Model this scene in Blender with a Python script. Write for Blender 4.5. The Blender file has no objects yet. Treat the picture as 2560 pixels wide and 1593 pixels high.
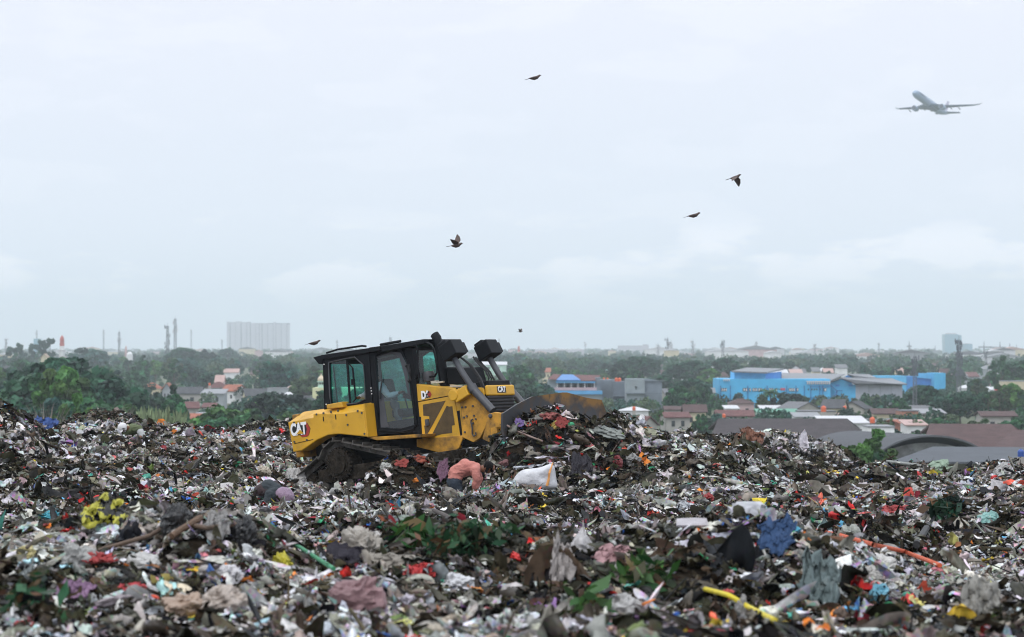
import bpy, math, random
import numpy as np
from mathutils import Vector, Matrix, Euler, noise as mnoise

scene = bpy.context.scene
COL = scene.collection
R = math.radians
F = 7260.0          # focal length of the photo in its own pixels (2560 wide)
CX, HY = 1280.0, 868.0   # picture centre and horizon row
CZ = 15.0           # eye height over the plain, metres

# ---------------------------------------------------------------- camera
cam_d = bpy.data.cameras.new("camera")
cam = bpy.data.objects.new("camera", cam_d); COL.objects.link(cam)
cam.location = (0, 0, CZ); cam.rotation_euler = (R(90), 0, 0)
cam_d.sensor_width = 36; cam_d.lens = 36 * F / 2560
cam_d.shift_y = (HY - 796.5) / 2560
cam_d.clip_start = 0.5; cam_d.clip_end = 40000
cam_d.dof.use_dof = True; cam_d.dof.focus_distance = 57.5; cam_d.dof.aperture_fstop = 3.0
scene.camera = cam

# ---------------------------------------------------------------- world, sun, exposure
world = bpy.data.worlds.new("World"); scene.world = world; world.use_nodes = True
wn, wl = world.node_tree.nodes, world.node_tree.links
wn.clear()
SUN_EL, SUN_ROT = R(58), R(-35)
wo = wn.new("ShaderNodeOutputWorld"); wb = wn.new("ShaderNodeBackground"); wb.inputs[1].default_value = 0.1
sky = wn.new("ShaderNodeTexSky"); sky.sky_type = 'NISHITA'; sky.sun_disc = False
sky.sun_elevation = SUN_EL; sky.sun_rotation = SUN_ROT; sky.dust_density = 3.0; sky.air_density = 1.2
tc = wn.new("ShaderNodeTexCoord"); sp = wn.new("ShaderNodeSeparateXYZ"); wl.new(tc.outputs['Generated'], sp.inputs[0])
ramp = wn.new("ShaderNodeValToRGB"); wl.new(sp.outputs['Z'], ramp.inputs[0])
SKYRAMP = [(0.0, (8.6, 9.4, 10.8)), (0.03, (8.8, 9.4, 10.6)), (0.07, (8.5, 9.0, 10.2)), (0.125, (8.9, 9.1, 10.2)), (0.3, (12.0, 12.9, 14.5)), (1.0, (17.0, 17.9, 19.2))]
cr = ramp.color_ramp
while len(cr.elements) < len(SKYRAMP): cr.elements.new(0.5)
for e, (p_, c_) in zip(cr.elements, SKYRAMP):
    e.position = p_; e.color = (c_[0] / 20, c_[1] / 20, c_[2] / 20, 1)
cmul = wn.new("ShaderNodeMix"); cmul.data_type = 'RGBA'; cmul.blend_type = 'MULTIPLY'; cmul.inputs[0].default_value = 1
wl.new(ramp.outputs[0], cmul.inputs[6]); cmul.inputs[7].default_value = (20, 20, 20, 1); cmul.clamp_result = False
# soft cumulus veils low over the horizon and faint broad streaks above
mp = wn.new("ShaderNodeMapping"); wl.new(tc.outputs['Generated'], mp.inputs[0]); mp.inputs['Scale'].default_value = (13, 13, 44)
nz = wn.new("ShaderNodeTexNoise"); nz.inputs['Scale'].default_value = 1.6; nz.inputs['Detail'].default_value = 6; nz.inputs['Roughness'].default_value = 0.5
wl.new(mp.outputs[0], nz.inputs[0])
nr = wn.new("ShaderNodeMapRange"); nr.interpolation_type = 'SMOOTHSTEP'
nr.inputs[1].default_value = 0.49; nr.inputs[2].default_value = 0.6; wl.new(nz.outputs[0], nr.inputs[0])
band = wn.new("ShaderNodeFloatCurve"); wl.new(sp.outputs['Z'], band.inputs[1])
c0 = band.mapping.curves[0]; c0.points[0].location = (0, 0); c0.points[1].location = (1, 0.2)
for p_ in ((0.012, 0.05), (0.026, 0.9), (0.038, 0.8), (0.05, 0.1), (0.2, 0.2)): c0.points.new(*p_)
band.mapping.update()
cm = wn.new("ShaderNodeMath"); cm.operation = 'MULTIPLY'; wl.new(nr.outputs[0], cm.inputs[0]); wl.new(band.outputs[0], cm.inputs[1])
cloud = wn.new("ShaderNodeMix"); cloud.data_type = 'RGBA'; wl.new(cm.outputs[0], cloud.inputs[0])
wl.new(cmul.outputs[2], cloud.inputs[6]); cloud.inputs[7].default_value = (12.0, 11.9, 12.8, 1)
ov = wn.new("ShaderNodeMix"); ov.data_type = 'RGBA'; ov.inputs[0].default_value = 0.94; ov.clamp_result = False
wl.new(sky.outputs[0], ov.inputs[6]); wl.new(cloud.outputs[2], ov.inputs[7])
wl.new(ov.outputs[2], wb.inputs[0]); wl.new(wb.outputs[0], wo.inputs[0])

sun_d = bpy.data.lights.new("sun", 'SUN'); sun_d.energy = 1.0; sun_d.angle = R(14); sun_d.color = (1, 0.97, 0.92)
sun = bpy.data.objects.new("sun", sun_d); COL.objects.link(sun)
sd = Vector((math.sin(SUN_ROT) * math.cos(SUN_EL), -abs(math.cos(SUN_ROT)) * math.cos(SUN_EL), math.sin(SUN_EL)))
sun.rotation_euler = sd.to_track_quat('Z', 'Y').to_euler(); sun.location = (0, 0, 100)
sky.sun_rotation = math.atan2(sd.x, sd.y)

scene.view_settings.view_transform = 'Standard'; scene.view_settings.look = 'None'
scene.view_settings.exposure = 0.08; scene.view_settings.gamma = 1
scene.render.engine = 'CYCLES'
cy = scene.cycles
cy.pixel_filter_type = 'BLACKMAN_HARRIS'; cy.filter_width = 1.1
cy.use_denoising = True
try:
    cy.denoiser = 'OPENIMAGEDENOISE'; cy.denoising_input_passes = 'RGB_ALBEDO_NORMAL'; cy.denoising_prefilter = 'ACCURATE'
except Exception: pass
cy.max_bounces = 6; cy.diffuse_bounces = 3; cy.glossy_bounces = 3; cy.transparent_max_bounces = 12
cy.transmission_bounces = 4; cy.volume_bounces = 3; cy.use_adaptive_sampling = True; cy.adaptive_threshold = 0.01
cy.sample_clamp_indirect = 6

# ---------------------------------------------------------------- helpers
def P(px, py, Y):
    """photo pixel + distance -> world point"""
    return Vector(((px - CX) / F * Y, Y, CZ - (py - HY) / F * Y))

def mat(name, col, rough=0.6, metal=0.0, var=0.15, vscale=3.0, spec=0.5, dirt=None, dscale=2.0, damt=0.5, bump=0.0, bscale=20, attr=None, trans=0.0):
    m = bpy.data.materials.new(name); m.use_nodes = True
    n, l = m.node_tree.nodes, m.node_tree.links
    b = n['Principled BSDF']; b.inputs['Roughness'].default_value = rough; b.inputs['Metallic'].default_value = metal
    b.inputs['Specular IOR Level'].default_value = spec
    t = n.new("ShaderNodeTexCoord")
    src = None
    if attr:
        a = n.new("ShaderNodeAttribute"); a.attribute_name = attr; src = a.outputs['Color']
    else:
        rgb = n.new("ShaderNodeRGB"); rgb.outputs[0].default_value = (*col, 1); src = rgb.outputs[0]
    if var > 0:
        nz = n.new("ShaderNodeTexNoise"); nz.inputs['Scale'].default_value = vscale; nz.inputs['Detail'].default_value = 5
        l.new(t.outputs['Object'], nz.inputs[0])
        mr = n.new("ShaderNodeMapRange"); mr.inputs[1].default_value = 0.3; mr.inputs[2].default_value = 0.7
        mr.inputs[3].default_value = 1 - var; mr.inputs[4].default_value = 1 + var
        l.new(nz.outputs[0], mr.inputs[0])
        vm = n.new("ShaderNodeVectorMath"); vm.operation = 'SCALE'
        l.new(src, vm.inputs[0]); l.new(mr.outputs[0], vm.inputs['Scale']); src = vm.outputs[0]
    if dirt:
        nz = n.new("ShaderNodeTexNoise"); nz.inputs['Scale'].default_value = dscale; nz.inputs['Detail'].default_value = 8; nz.inputs['Roughness'].default_value = 0.65
        l.new(t.outputs['Object'], nz.inputs[0])
        mr = n.new("ShaderNodeMapRange"); mr.inputs[1].default_value = 0.62 - damt * 0.3; mr.inputs[2].default_value = 0.72
        mr.inputs[3].default_value = 0; mr.inputs[4].default_value = min(1, damt * 1.6)
        l.new(nz.outputs[0], mr.inputs[0])
        mx = n.new("ShaderNodeMix"); mx.data_type = 'RGBA'; l.new(mr.outputs[0], mx.inputs[0]); l.new(src, mx.inputs[6])
        mx.inputs[7].default_value = (*dirt, 1); src = mx.outputs[2]
        mr2 = n.new("ShaderNodeMapRange"); mr2.inputs[3].default_value = rough; mr2.inputs[4].default_value = 0.9
        l.new(mr.outputs[0], mr2.inputs[0]); l.new(mr2.outputs[0], b.inputs['Roughness'])
    if bump > 0:
        nz = n.new("ShaderNodeTexNoise"); nz.inputs['Scale'].default_value = bscale; nz.inputs['Detail'].default_value = 4
        l.new(t.outputs['Object'], nz.inputs[0])
        bp = n.new("ShaderNodeBump"); bp.inputs['Strength'].default_value = bump; bp.inputs['Distance'].default_value = 0.05
        l.new(nz.outputs[0], bp.inputs['Height']); l.new(bp.outputs[0], b.inputs['Normal'])
    l.new(src, b.inputs['Base Color'])
    if trans > 0:
        o = n['Material Output']; tr = n.new("ShaderNodeBsdfTranslucent"); l.new(src, tr.inputs[0])
        ms = n.new("ShaderNodeMixShader"); ms.inputs[0].default_value = trans
        l.new(b.outputs[0], ms.inputs[1]); l.new(tr.outputs[0], ms.inputs[2]); l.new(ms.outputs[0], o.inputs[0])
    return m

def tag(o, label=None, cat=None, group=None, kind=None):
    if label: o['label'] = label
    if cat: o['category'] = cat
    if group: o['group'] = group
    if kind: o['kind'] = kind
    return o

def link(name, me, parent=None, loc=None):
    o = bpy.data.objects.new(name, me); COL.objects.link(o)
    if parent is not None: o.parent = parent
    if loc is not None: o.location = loc
    return o

def empty(name, loc=(0, 0, 0), rot=(0, 0, 0)):
    o = bpy.data.objects.new(name, None); COL.objects.link(o); o.location = loc; o.rotation_euler = rot
    o.empty_display_size = 0.2
    return o

def copy_tree(o, parent=None):
    c = o.copy(); COL.objects.link(c); c.parent = parent
    for ch in list(o.children): copy_tree(ch, c)
    return c

class MB:
    def __init__(s): s.v = []; s.f = []; s.m = []
    def add(s, vs, fs, mi=0):
        o = len(s.v); s.v += [tuple(q) for q in vs]; s.f += [tuple(i + o for i in q) for q in fs]; s.m += [mi] * len(fs); return s
    def box(s, c, d, rot=None, mi=0, taper=1.0):
        h = [x / 2 for x in d]; vs = []
        for z in (-1, 1):
            k = taper if z > 0 else 1
            for x, y in ((-1, -1), (1, -1), (1, 1), (-1, 1)): vs.append(Vector((x * h[0] * k, y * h[1] * k, z * h[2])))
        if rot is not None:
            M = Euler(rot).to_matrix() if not isinstance(rot, Matrix) else rot
            vs = [M @ v for v in vs]
        c = Vector(c); vs = [v + c for v in vs]
        return s.add(vs, [(0, 3, 2, 1), (4, 5, 6, 7), (0, 1, 5, 4), (1, 2, 6, 5), (2, 3, 7, 6), (3, 0, 4, 7)], mi)
    def prism(s, poly, y0, y1, mi=0, poly2=None):
        """polygon of (x,z) run from y0 to y1"""
        n = len(poly); p2 = poly2 or poly
        a = sum(poly[i][0] * poly[(i + 1) % n][1] - poly[(i + 1) % n][0] * poly[i][1] for i in range(n))
        vs = [(x, y0, z) for x, z in poly] + [(x, y1, z) for x, z in p2]
        fs = [tuple(range(n)), tuple(range(2 * n - 1, n - 1, -1))] + [(i + n, (i + 1) % n + n, (i + 1) % n, i) for i in range(n)]
        if (a < 0) == (y0 < y1): fs = [f[::-1] for f in fs]
        return s.add(vs, fs, mi)
    def cyl(s, p0, p1, r0, r1=None, n=12, mi=0, cap=True):
        r1 = r0 if r1 is None else r1
        p0, p1 = Vector(p0), Vector(p1); d = (p1 - p0).normalized()
        u = d.orthogonal().normalized(); w = d.cross(u)
        vs = []
        for p, r in ((p0, r0), (p1, r1)):
            vs += [p + (u * math.cos(2 * math.pi * i / n) + w * math.sin(2 * math.pi * i / n)) * r for i in range(n)]
        fs = [(i, (i + 1) % n, (i + 1) % n + n, i + n) for i in range(n)]
        if cap: fs += [tuple(range(n - 1, -1, -1)), tuple(range(n, 2 * n))]
        return s.add(vs, fs, mi)
    def tube(s, pts, r, n=8, mi=0):
        pts = [Vector(p) for p in pts]; rs = r if isinstance(r, (list, tuple)) else [r] * len(pts)
        up = Vector((0.13, 0.21, 0.97)); vs = []
        for i, p in enumerate(pts):
            d = (pts[min(i + 1, len(pts) - 1)] - pts[max(i - 1, 0)]).normalized()
            u = d.cross(up)
            if u.length < 0.05: u = d.cross(Vector((1, 0, 0)))
            u.normalize(); w = d.cross(u)
            vs += [p + (u * math.cos(2 * math.pi * k / n) + w * math.sin(2 * math.pi * k / n)) * rs[i] for k in range(n)]
        fs = []
        for i in range(len(pts) - 1):
            fs += [(i * n + k, i * n + (k + 1) % n, (i + 1) * n + (k + 1) % n, (i + 1) * n + k) for k in range(n)]
        fs += [tuple(range(n - 1, -1, -1)), tuple(range((len(pts) - 1) * n, len(pts) * n))]
        return s.add(vs, fs, mi)
    def ell(s, c, r, nu=12, nv=8, M=None, mi=0):
        r = (r, r, r) if not isinstance(r, (list, tuple)) else r
        vs = [Vector((0, 0, -r[2]))]
        for j in range(1, nv):
            a = math.pi * j / nv - math.pi / 2
            vs += [Vector((r[0] * math.cos(a) * math.cos(2 * math.pi * i / nu), r[1] * math.cos(a) * math.sin(2 * math.pi * i / nu), r[2] * math.sin(a))) for i in range(nu)]
        vs.append(Vector((0, 0, r[2])))
        fs = [(0, 1 + (i + 1) % nu, 1 + i) for i in range(nu)]
        for j in range(nv - 2):
            b = 1 + j * nu; fs += [(b + i, b + (i + 1) % nu, b + nu + (i + 1) % nu, b + nu + i) for i in range(nu)]
        b = 1 + (nv - 2) * nu; t = len(vs) - 1; fs += [(b + i, b + (i + 1) % nu, t) for i in range(nu)]
        c = Vector(c); vs = [(M @ v if M is not None else v) + c for v in vs]
        return s.add(vs, fs, mi)
    def lathe(s, prof, c=(0, 0, 0), n=16, mi=0):
        """profile of (r,z)"""
        c = Vector(c); vs = []
        for r, z in prof: vs += [c + Vector((r * math.cos(2 * math.pi * i / n), r * math.sin(2 * math.pi * i / n), z)) for i in range(n)]
        fs = []
        for j in range(len(prof) - 1): fs += [(j * n + i, j * n + (i + 1) % n, (j + 1) * n + (i + 1) % n, (j + 1) * n + i) for i in range(n)]
        fs += [tuple(range(n - 1, -1, -1)), tuple(range((len(prof) - 1) * n, len(prof) * n))]
        return s.add(vs, fs, mi)
    def quad(s, pts, mi=0): return s.add(pts, [tuple(range(len(pts)))], mi)
    def build(s, name, mats, parent=None, smooth=False, bevel=0.0, loc=None):
        me = bpy.data.meshes.new(name); me.from_pydata(s.v, [], s.f); me.update()
        for m in (mats if isinstance(mats, (list, tuple)) else [mats]): me.materials.append(m)
        me.polygons.foreach_set('material_index', s.m)
        if smooth:
            me.polygons.foreach_set('use_smooth', [True] * len(s.f))
            try: me.set_sharp_from_angle(angle=R(40))
            except Exception: pass
        o = link(name, me, parent, loc)
        if bevel > 0:
            b = o.modifiers.new('bevel', 'BEVEL'); b.width = bevel; b.segments = 2; b.limit_method = 'ANGLE'; b.angle_limit = R(35)
        return o

def text_mesh(txt, size, depth, m, parent, M, fat=0.0, xs=1.0, name='lettering'):
    c = bpy.data.curves.new(name, 'FONT'); c.body = txt; c.size = size; c.extrude = depth; c.offset = fat
    c.align_x = 'CENTER'; c.align_y = 'CENTER'; c.space_character = 0.95
    t = bpy.data.objects.new('tmp', c); COL.objects.link(t); t.scale = (xs, 1, 1)
    dg = bpy.context.evaluated_depsgraph_get(); dg.update()
    me = bpy.data.meshes.new_from_object(t.evaluated_get(dg)); bpy.data.objects.remove(t)
    me.materials.clear(); me.materials.append(m)
    me.transform(Matrix.Diagonal((xs, 1, 1, 1))); me.transform(M)
    me.name = name
    return link(name, me, parent)
# ---------------------------------------------------------------- landfill terrain
def vnoise(x, y, seed=0):
    xi, yi = np.floor(x).astype(np.int64), np.floor(y).astype(np.int64); fx, fy = x - xi, y - yi
    def h(a, b):
        n = (a * 374761393 + b * 668265263 + seed * 1274126177) & 0xffffffff
        n = ((n ^ (n >> 13)) * 1274126177) & 0xffffffff
        return ((n ^ (n >> 16)) & 0xffff) / 65535.0
    u, v = fx * fx * (3 - 2 * fx), fy * fy * (3 - 2 * fy)
    return (h(xi, yi) * (1 - u) + h(xi + 1, yi) * u) * (1 - v) + (h(xi, yi + 1) * (1 - u) + h(xi + 1, yi + 1) * u) * v - 0.5

def zof(py, Y): return CZ - (py - HY) / F * Y
_cr = [(-300, 1400), (0, 1372), (120, 1335), (250, 1318), (380, 1310), (500, 1298), (620, 1330), (760, 1378), (900, 1372), (1010, 1342), (1150, 1335), (1300, 1345), (1400, 1362), (1500, 1385), (1640, 1362), (1750, 1335), (1880, 1335), (2000, 1355), (2120, 1380), (2260, 1435), (2400, 1480), (2560, 1530), (2900, 1590)]
ROWS = [
 (8, [(0, 13.2)]), (18, [(0, 13.0)]), (23, [(0, 12.9), (2560, 12.75)]),
 (28.5, [(p, zof(q, 28.5)) for p, q in _cr]),
 (34, [(0, 12.45), (2000, 12.4), (2560, 12.25)]), (42, [(0, 12.3), (2560, 12.2)]),
 (50, [(-300, 12.9), (0, 12.5), (600, 12.25), (1900, 12.2), (2560, 12.2)]),
 (56, [(-300, 13.2), (0, 12.75), (500, 12.4), (800, 12.1), (1200, 12.12), (1500, 12.25), (1640, 12.55), (1760, 12.75), (1850, 12.65), (2100, 12.3), (2560, 12.4), (2900, 12.7)]),
 (62, [(-300, 14.6), (0, 13.95), (50, 13.6), (130, 12.95), (300, 12.75), (700, 12.35), (900, 12.1), (1300, 12.1), (1600, 12.35), (1780, 12.75), (1880, 12.95), (2000, 12.6), (2560, 12.5), (2900, 12.7)]),
 (70, [(-300, 13.8), (0, 13.1), (150, 12.85), (300, 12.95), (700, 12.7), (1000, 12.4), (1500, 12.25), (1700, 12.3), (1860, 12.75), (1990, 12.5), (2150, 12.3), (2250, 12.4), (2330, 12.5), (2395, 12.15), (2450, 12.5), (2560, 12.6), (2900, 12.8)]),
 (80, [(-300, 13.3), (0, 12.95), (100, 12.8), (180, 13.12), (330, 13.15), (420, 12.95), (560, 12.8), (620, 13.02), (760, 13.05), (1000, 12.8), (1300, 12.3), (1700, 11.4), (2150, 10.7), (2900, 10.7)]),
 (92, [(0, 11.4), (1300, 10.6), (2560, 9.8)]),
 (105, [(0, 8), (1350, 9.2), (1500, 10.9), (1620, 11.7), (1720, 11.95), (1900, 12.02), (2000, 11.95), (2080, 11.7), (2150, 11.0), (2230, 9.6), (2350, 8), (2900, 8)]),
 (125, [(0, 3), (1400, 6), (1900, 8), (2300, 4)]), (155, [(0, -0.3)]), (200, [(0, -0.3)])]
RY = np.array([r[0] for r in ROWS], float)
PCOL = np.arange(-1200, 3801, 10.0)
RZ = np.array([np.interp(PCOL, [a for a, b in r[1]], [b for a, b in r[1]]) for r in ROWS])
RZ = RZ - (np.interp(RY, [56, 64, 125, 155], [0.05, 0.26, 0.26, 0])[:, None]) - np.interp(RY, [50, 58, 82, 92], [0, 0.22, 0.22, 0])[:, None] * np.interp(PCOL, [1900, 2020], [0, 1])[None] + np.interp(RY, [95, 105, 125], [0, -0.02, 0])[:, None]
BUMPS = [(0.78, 56.8, 1.5, 0.78, 1.0), (0.0, 56.7, 0.35, 0.5, 0.7), (1.95, 57.4, 1.0, 0.75, 1.0), (2.9, 57.8, 0.45, 0.9, 1.0), (-0.15, 56.5, 0.65, 0.5, 0.5), (-0.7, 57.1, 0.75, 0.42, 0.45), (-1.2, 53.8, -0.42, 0.6, 1.1), (-2.4, 57.6, 0.78, 0.95, 0.5), (-1.4, 57.4, 0.35, 0.8, 0.45), (-3.7, 58.4, -0.42, 0.75, 1.2), (-3.5, 56.5, -0.3, 0.8, 0.8),
         (0.95, 54.9, 0.05, 1.2, 0.8)]
_rb = random.Random(5)
for _ in range(420):
    Y_ = _rb.uniform(18, 112); x_ = _rb.uniform(-0.23, 0.23) * Y_; s_ = _rb.uniform(0.3, 1.1) * (0.55 if Y_ < 34 else 1)
    BUMPS.append((x_, Y_, _rb.uniform(0.05, 0.26) * (s_ ** 0.6) * (0.7 if 53 < Y_ < 62 and -5 < x_ < 1 else 1) * (0.8 if Y_ < 34 else 1), s_, s_ * _rb.uniform(0.6, 1.2)))

def H(x, y, fine=True):
    x = np.asarray(x, float); y = np.asarray(y, float)
    px = np.clip(CX + x / np.maximum(y, 1) * F, PCOL[0], PCOL[-1] - 1)
    ci = (px - PCOL[0]) / 10.0; c0 = np.clip(np.floor(ci).astype(int), 0, len(PCOL) - 2); cf = ci - c0
    k = np.clip(np.searchsorted(RY, y) - 1, 0, len(RY) - 2)
    t = np.clip((y - RY[k]) / (RY[k + 1] - RY[k]), 0, 1); t = t * t * (3 - 2 * t)
    za = RZ[k, c0] * (1 - cf) + RZ[k, c0 + 1] * cf; zb = RZ[k + 1, c0] * (1 - cf) + RZ[k + 1, c0 + 1] * cf
    z = za * (1 - t) + zb * t
    for bx, by, bh, sx, sy in BUMPS:
        q = ((x - bx) / sx) ** 2 + ((y - by) / sy) ** 2
        z = z + bh * np.exp(-q)
    w = np.clip((150 - y) / 30, 0, 1)
    z = z + w * (0.27 * vnoise(x * 0.8, y * 0.8, 1) + 0.22 * vnoise(x * 2.3, y * 2.3, 2))
    if fine: z = z + w * (0.10 * vnoise(x * 5.5, y * 5.5, 3) + 0.05 * vnoise(x * 13, y * 13, 4))
    return z

def hit(px, py, y0=16.0, y1=118.0):
    """first landfill point seen through a photo pixel"""
    Y = np.arange(y0, y1, 0.12); X = (px - CX) / F * Y; Z = CZ - (py - HY) / F * Y
    b = np.nonzero(Z <= H(X, Y))[0]
    k = b[0] if len(b) else len(Y) - 1
    return Vector((X[k], Y[k], float(H(X[k], Y[k]))))

def grid_mesh(name, ys, fan, nx, mt, zfun):
    ys = np.asarray(ys); us = np.linspace(-1, 1, nx)
    Y, U = np.meshgrid(ys, us, indexing='ij'); X = U * (fan(Y)); Z = zfun(X, Y)
    V = np.stack([X, Y, Z], -1).reshape(-1, 3); ny = len(ys)
    i = (np.arange(ny - 1)[:, None] * nx + np.arange(nx - 1)[None]).reshape(-1)
    return raw_mesh(name, V, np.stack([i, i + 1, i + nx + 1, i + nx], -1), mt, smooth=True)

def raw_mesh(name, V, Q, mt, smooth=False, cols=None, parent=None, smask=None):
    me = bpy.data.meshes.new(name); nv, nf = len(V), len(Q); k = Q.shape[1]
    me.vertices.add(nv); me.vertices.foreach_set('co', V.astype(np.float32).ravel())
    me.loops.add(nf * k); me.loops.foreach_set('vertex_index', Q.astype(np.int32).ravel())
    me.polygons.add(nf); me.polygons.foreach_set('loop_start', np.arange(0, nf * k, k, dtype=np.int32))
    me.polygons.foreach_set('loop_total', np.full(nf, k, np.int32))
    if smask is not None: me.polygons.foreach_set('use_smooth', smask)
    else: me.polygons.foreach_set('use_smooth', np.full(nf, smooth))
    me.update(calc_edges=True)
    if cols is not None:
        a = me.color_attributes.new('Col', 'FLOAT_COLOR', 'POINT')
        c4 = np.ones((nv, 4), np.float32); c4[:, :3] = cols; a.data.foreach_set('color', c4.ravel())
    me.materials.append(mt)
    return link(name, me, parent)

m_soil = mat('gap_shade_soil', (0.022, 0.017, 0.012), 0.95, spec=0.05, var=0.6, vscale=6, bump=0.6, bscale=25)  # soil made near black, the shade between waste pieces put into its colour
ys = np.concatenate([np.arange(8, 36, 0.13), np.arange(36, 75, 0.2), np.arange(75, 160, 0.5)])
terr = grid_mesh('landfill_ground', ys, lambda Y: 0.27 * Y + 4, 300, m_soil, lambda x, y: H(x, y) - 0.05)
tag(terr, kind='structure')

# the plain the town stands on, out to the horizon
m_plain = mat('plain_ground', (0.07, 0.085, 0.04), 0.95, var=0.4, vscale=0.01, dirt=(0.13, 0.11, 0.08), dscale=0.008, damt=0.4)
g = MB(); g.quad([(-9000, -60, -0.35), (9000, -60, -0.35), (9000, 13500, -0.35), (-9000, 13500, -0.35)]); gp = g.build('plain', m_plain); tag(gp, kind='structure')

# ---------------------------------------------------------------- loose waste
rg = np.random.default_rng(7)
def tmpl_rag(nu, nv, rng):
    """crumpled strip, unit length along x, unit width along y"""
    u = np.linspace(-0.5, 0.5, nu); v = np.linspace(-0.5, 0.5, nv)
    U, W = np.meshgrid(u, v, indexing='ij')
    ph = rng.uniform(0, 6.28, 8); fr = rng.uniform(2, 9, 8); curl = rng.uniform(0.3, 1.0)
    s = np.linspace(0, 1, nu); th = 2.2 * curl * np.sin(2.5 * s + ph[0]) + 0.8 * curl * np.sin(7 * s + ph[1]); el = 0.9 * curl * np.sin(6 * s + ph[2]) + 0.4 * np.sin(11 * s + ph[3])
    st = np.stack([np.cos(th) * np.cos(el), np.sin(th) * np.cos(el), np.sin(el)], 1) / (nu - 1) * 1.25
    cen = np.cumsum(st, 0); cen -= cen.mean(0); cen[:, 1] *= 1.3
    w = (0.35 + 0.65 * np.sin(np.pi * (0.08 + 0.84 * s)) ** 0.6) * (1 + 0.35 * np.sin(fr[4] * 1.5 * s + ph[4])); tw = 1.6 * curl * np.sin(3.3 * s + ph[5])
    dirv = np.stack([-np.sin(th) * np.cos(tw), np.cos(th) * np.cos(tw), np.sin(tw)], 1)
    V = cen[:, None] + dirv[:, None] * (v[None, :, None] * w[:, None, None]) ; V[:, :, 2] += 0.26 * np.sin(7 * W + 3 * U * 2 + ph[6]) * rng.uniform(0.4, 1) + 0.12 * np.sin(15 * W + 9 * U + ph[7])
    V = (V + rng.normal(0, 0.035, V.shape)).reshape(-1, 3)
    i = (np.arange(nu - 1)[:, None] * nv + np.arange(nv - 1)[None]).reshape(-1)
    return V, np.stack([i, i + 1, i + nv + 1, i + nv], -1)
def tmpl_lump(nu, nv, rng):
    a = np.linspace(0, 2 * np.pi, nu, endpoint=False); b = np.linspace(-np.pi / 2 * 0.92, np.pi / 2 * 0.92, nv)
    A, B = np.meshgrid(a, b, indexing='ij')
    r = 0.5 * (1 + 0.25 * np.sin(3 * A + rng.uniform(0, 6)) * np.cos(B) + rng.normal(0, 0.17, A.shape))
    V = np.stack([r * np.cos(A) * np.cos(B), r * np.sin(A) * np.cos(B), 0.75 * r * np.sin(B)], -1).reshape(-1, 3)
    i = np.arange(nu)[:, None]; j = np.arange(nv - 1)[None]; i2 = (i + 1) % nu
    Q = np.stack([i * nv + j, i2 * nv + j, i2 * nv + j + 1, i * nv + j + 1], -1).reshape(-1, 4)
    return V, Q
def nz3(p, s): return mnoise.noise(Vector((p[0] + s, p[1] - 2 * s, p[2] + 3.1 * s)))
def tmpl_crumple(nu, nv, seed, flat=0.65):
    """creased plastic bag lying collapsed"""
    rng = random.Random(seed); a = np.linspace(0, 2 * np.pi, nu, endpoint=False); b = np.linspace(-np.pi / 2 * 0.95, np.pi / 2 * 0.95, nv); V = []
    for A_ in a:
        for B_ in b:
            p = Vector((math.cos(A_) * math.cos(B_), math.sin(A_) * math.cos(B_), math.sin(B_)))
            r = 0.5 * (1 + 0.75 * nz3(p * 0.9, seed) - 0.85 * abs(nz3(p * 2.2, seed + 3)) - 0.45 * abs(nz3(p * 5.0, seed + 7)) + 0.2 + 0.25 * nz3(p * 9, seed))
            V.append((p.x * r * 1.15, p.y * r * 1.0, p.z * r * flat + 0.12 * nz3(p * 1.5, seed + 11)))
    i = np.arange(nu)[:, None]; j = np.arange(nv - 1)[None]; i2 = (i + 1) % nu
    return np.array(V), np.stack([i * nv + j, i2 * nv + j, i2 * nv + j + 1, i * nv + j + 1], -1).reshape(-1, 4)
def tmpl_film(nu, nv, seed):
    """torn piece of film or cloth with folds"""
    V = []
    for k in range(nu):
        a = 2 * math.pi * k / nu; e = 0.5 * (1 + 0.9 * nz3((math.cos(a) * 1.2, math.sin(a) * 1.2, 0), seed) + 0.35 * nz3((math.cos(a) * 4, math.sin(a) * 4, 0), seed))
        for j in range(nv):
            r = e * (j + 0.03) / (nv - 1); x, y = r * math.cos(a), r * math.sin(a)
            z = 0.30 * nz3((x * 3, y * 1.6, 1), seed) + 0.40 * abs(nz3((x * 7, y * 3, 2), seed)) + 0.14 * nz3((x * 14, y * 11, 3), seed); V.append((x * 1.2 + 0.15 * nz3((y * 6, x * 6, 5), seed), y, z * 0.8))
    i = np.arange(nu)[:, None]; j = np.arange(nv - 1)[None]; i2 = (i + 1) % nu
    return np.array(V), np.stack([i * nv + j, i2 * nv + j, i2 * nv + j + 1, i * nv + j + 1], -1).reshape(-1, 4)
def tmpl_stick(rng):
    n = 4; xs = np.linspace(-0.5, 0.5, n); by = 0.12 * np.sin(xs * 4 + rng.uniform(0, 6)); bz = 0.1 * np.sin(xs * 5 + rng.uniform(0, 6))
    V = []; 
    for k in range(n):
        for (a, b) in ((-.5, -.5), (.5, -.5), (.5, .5), (-.5, .5)): V.append((xs[k], a + by[k] * 6, b + bz[k] * 3))
    Q = [(k * 4 + i, k * 4 + (i + 1) % 4, k * 4 + 4 + (i + 1) % 4, k * 4 + 4 + i) for k in range(n - 1) for i in range(4)]
    return np.array(V), np.array(Q)

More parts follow.
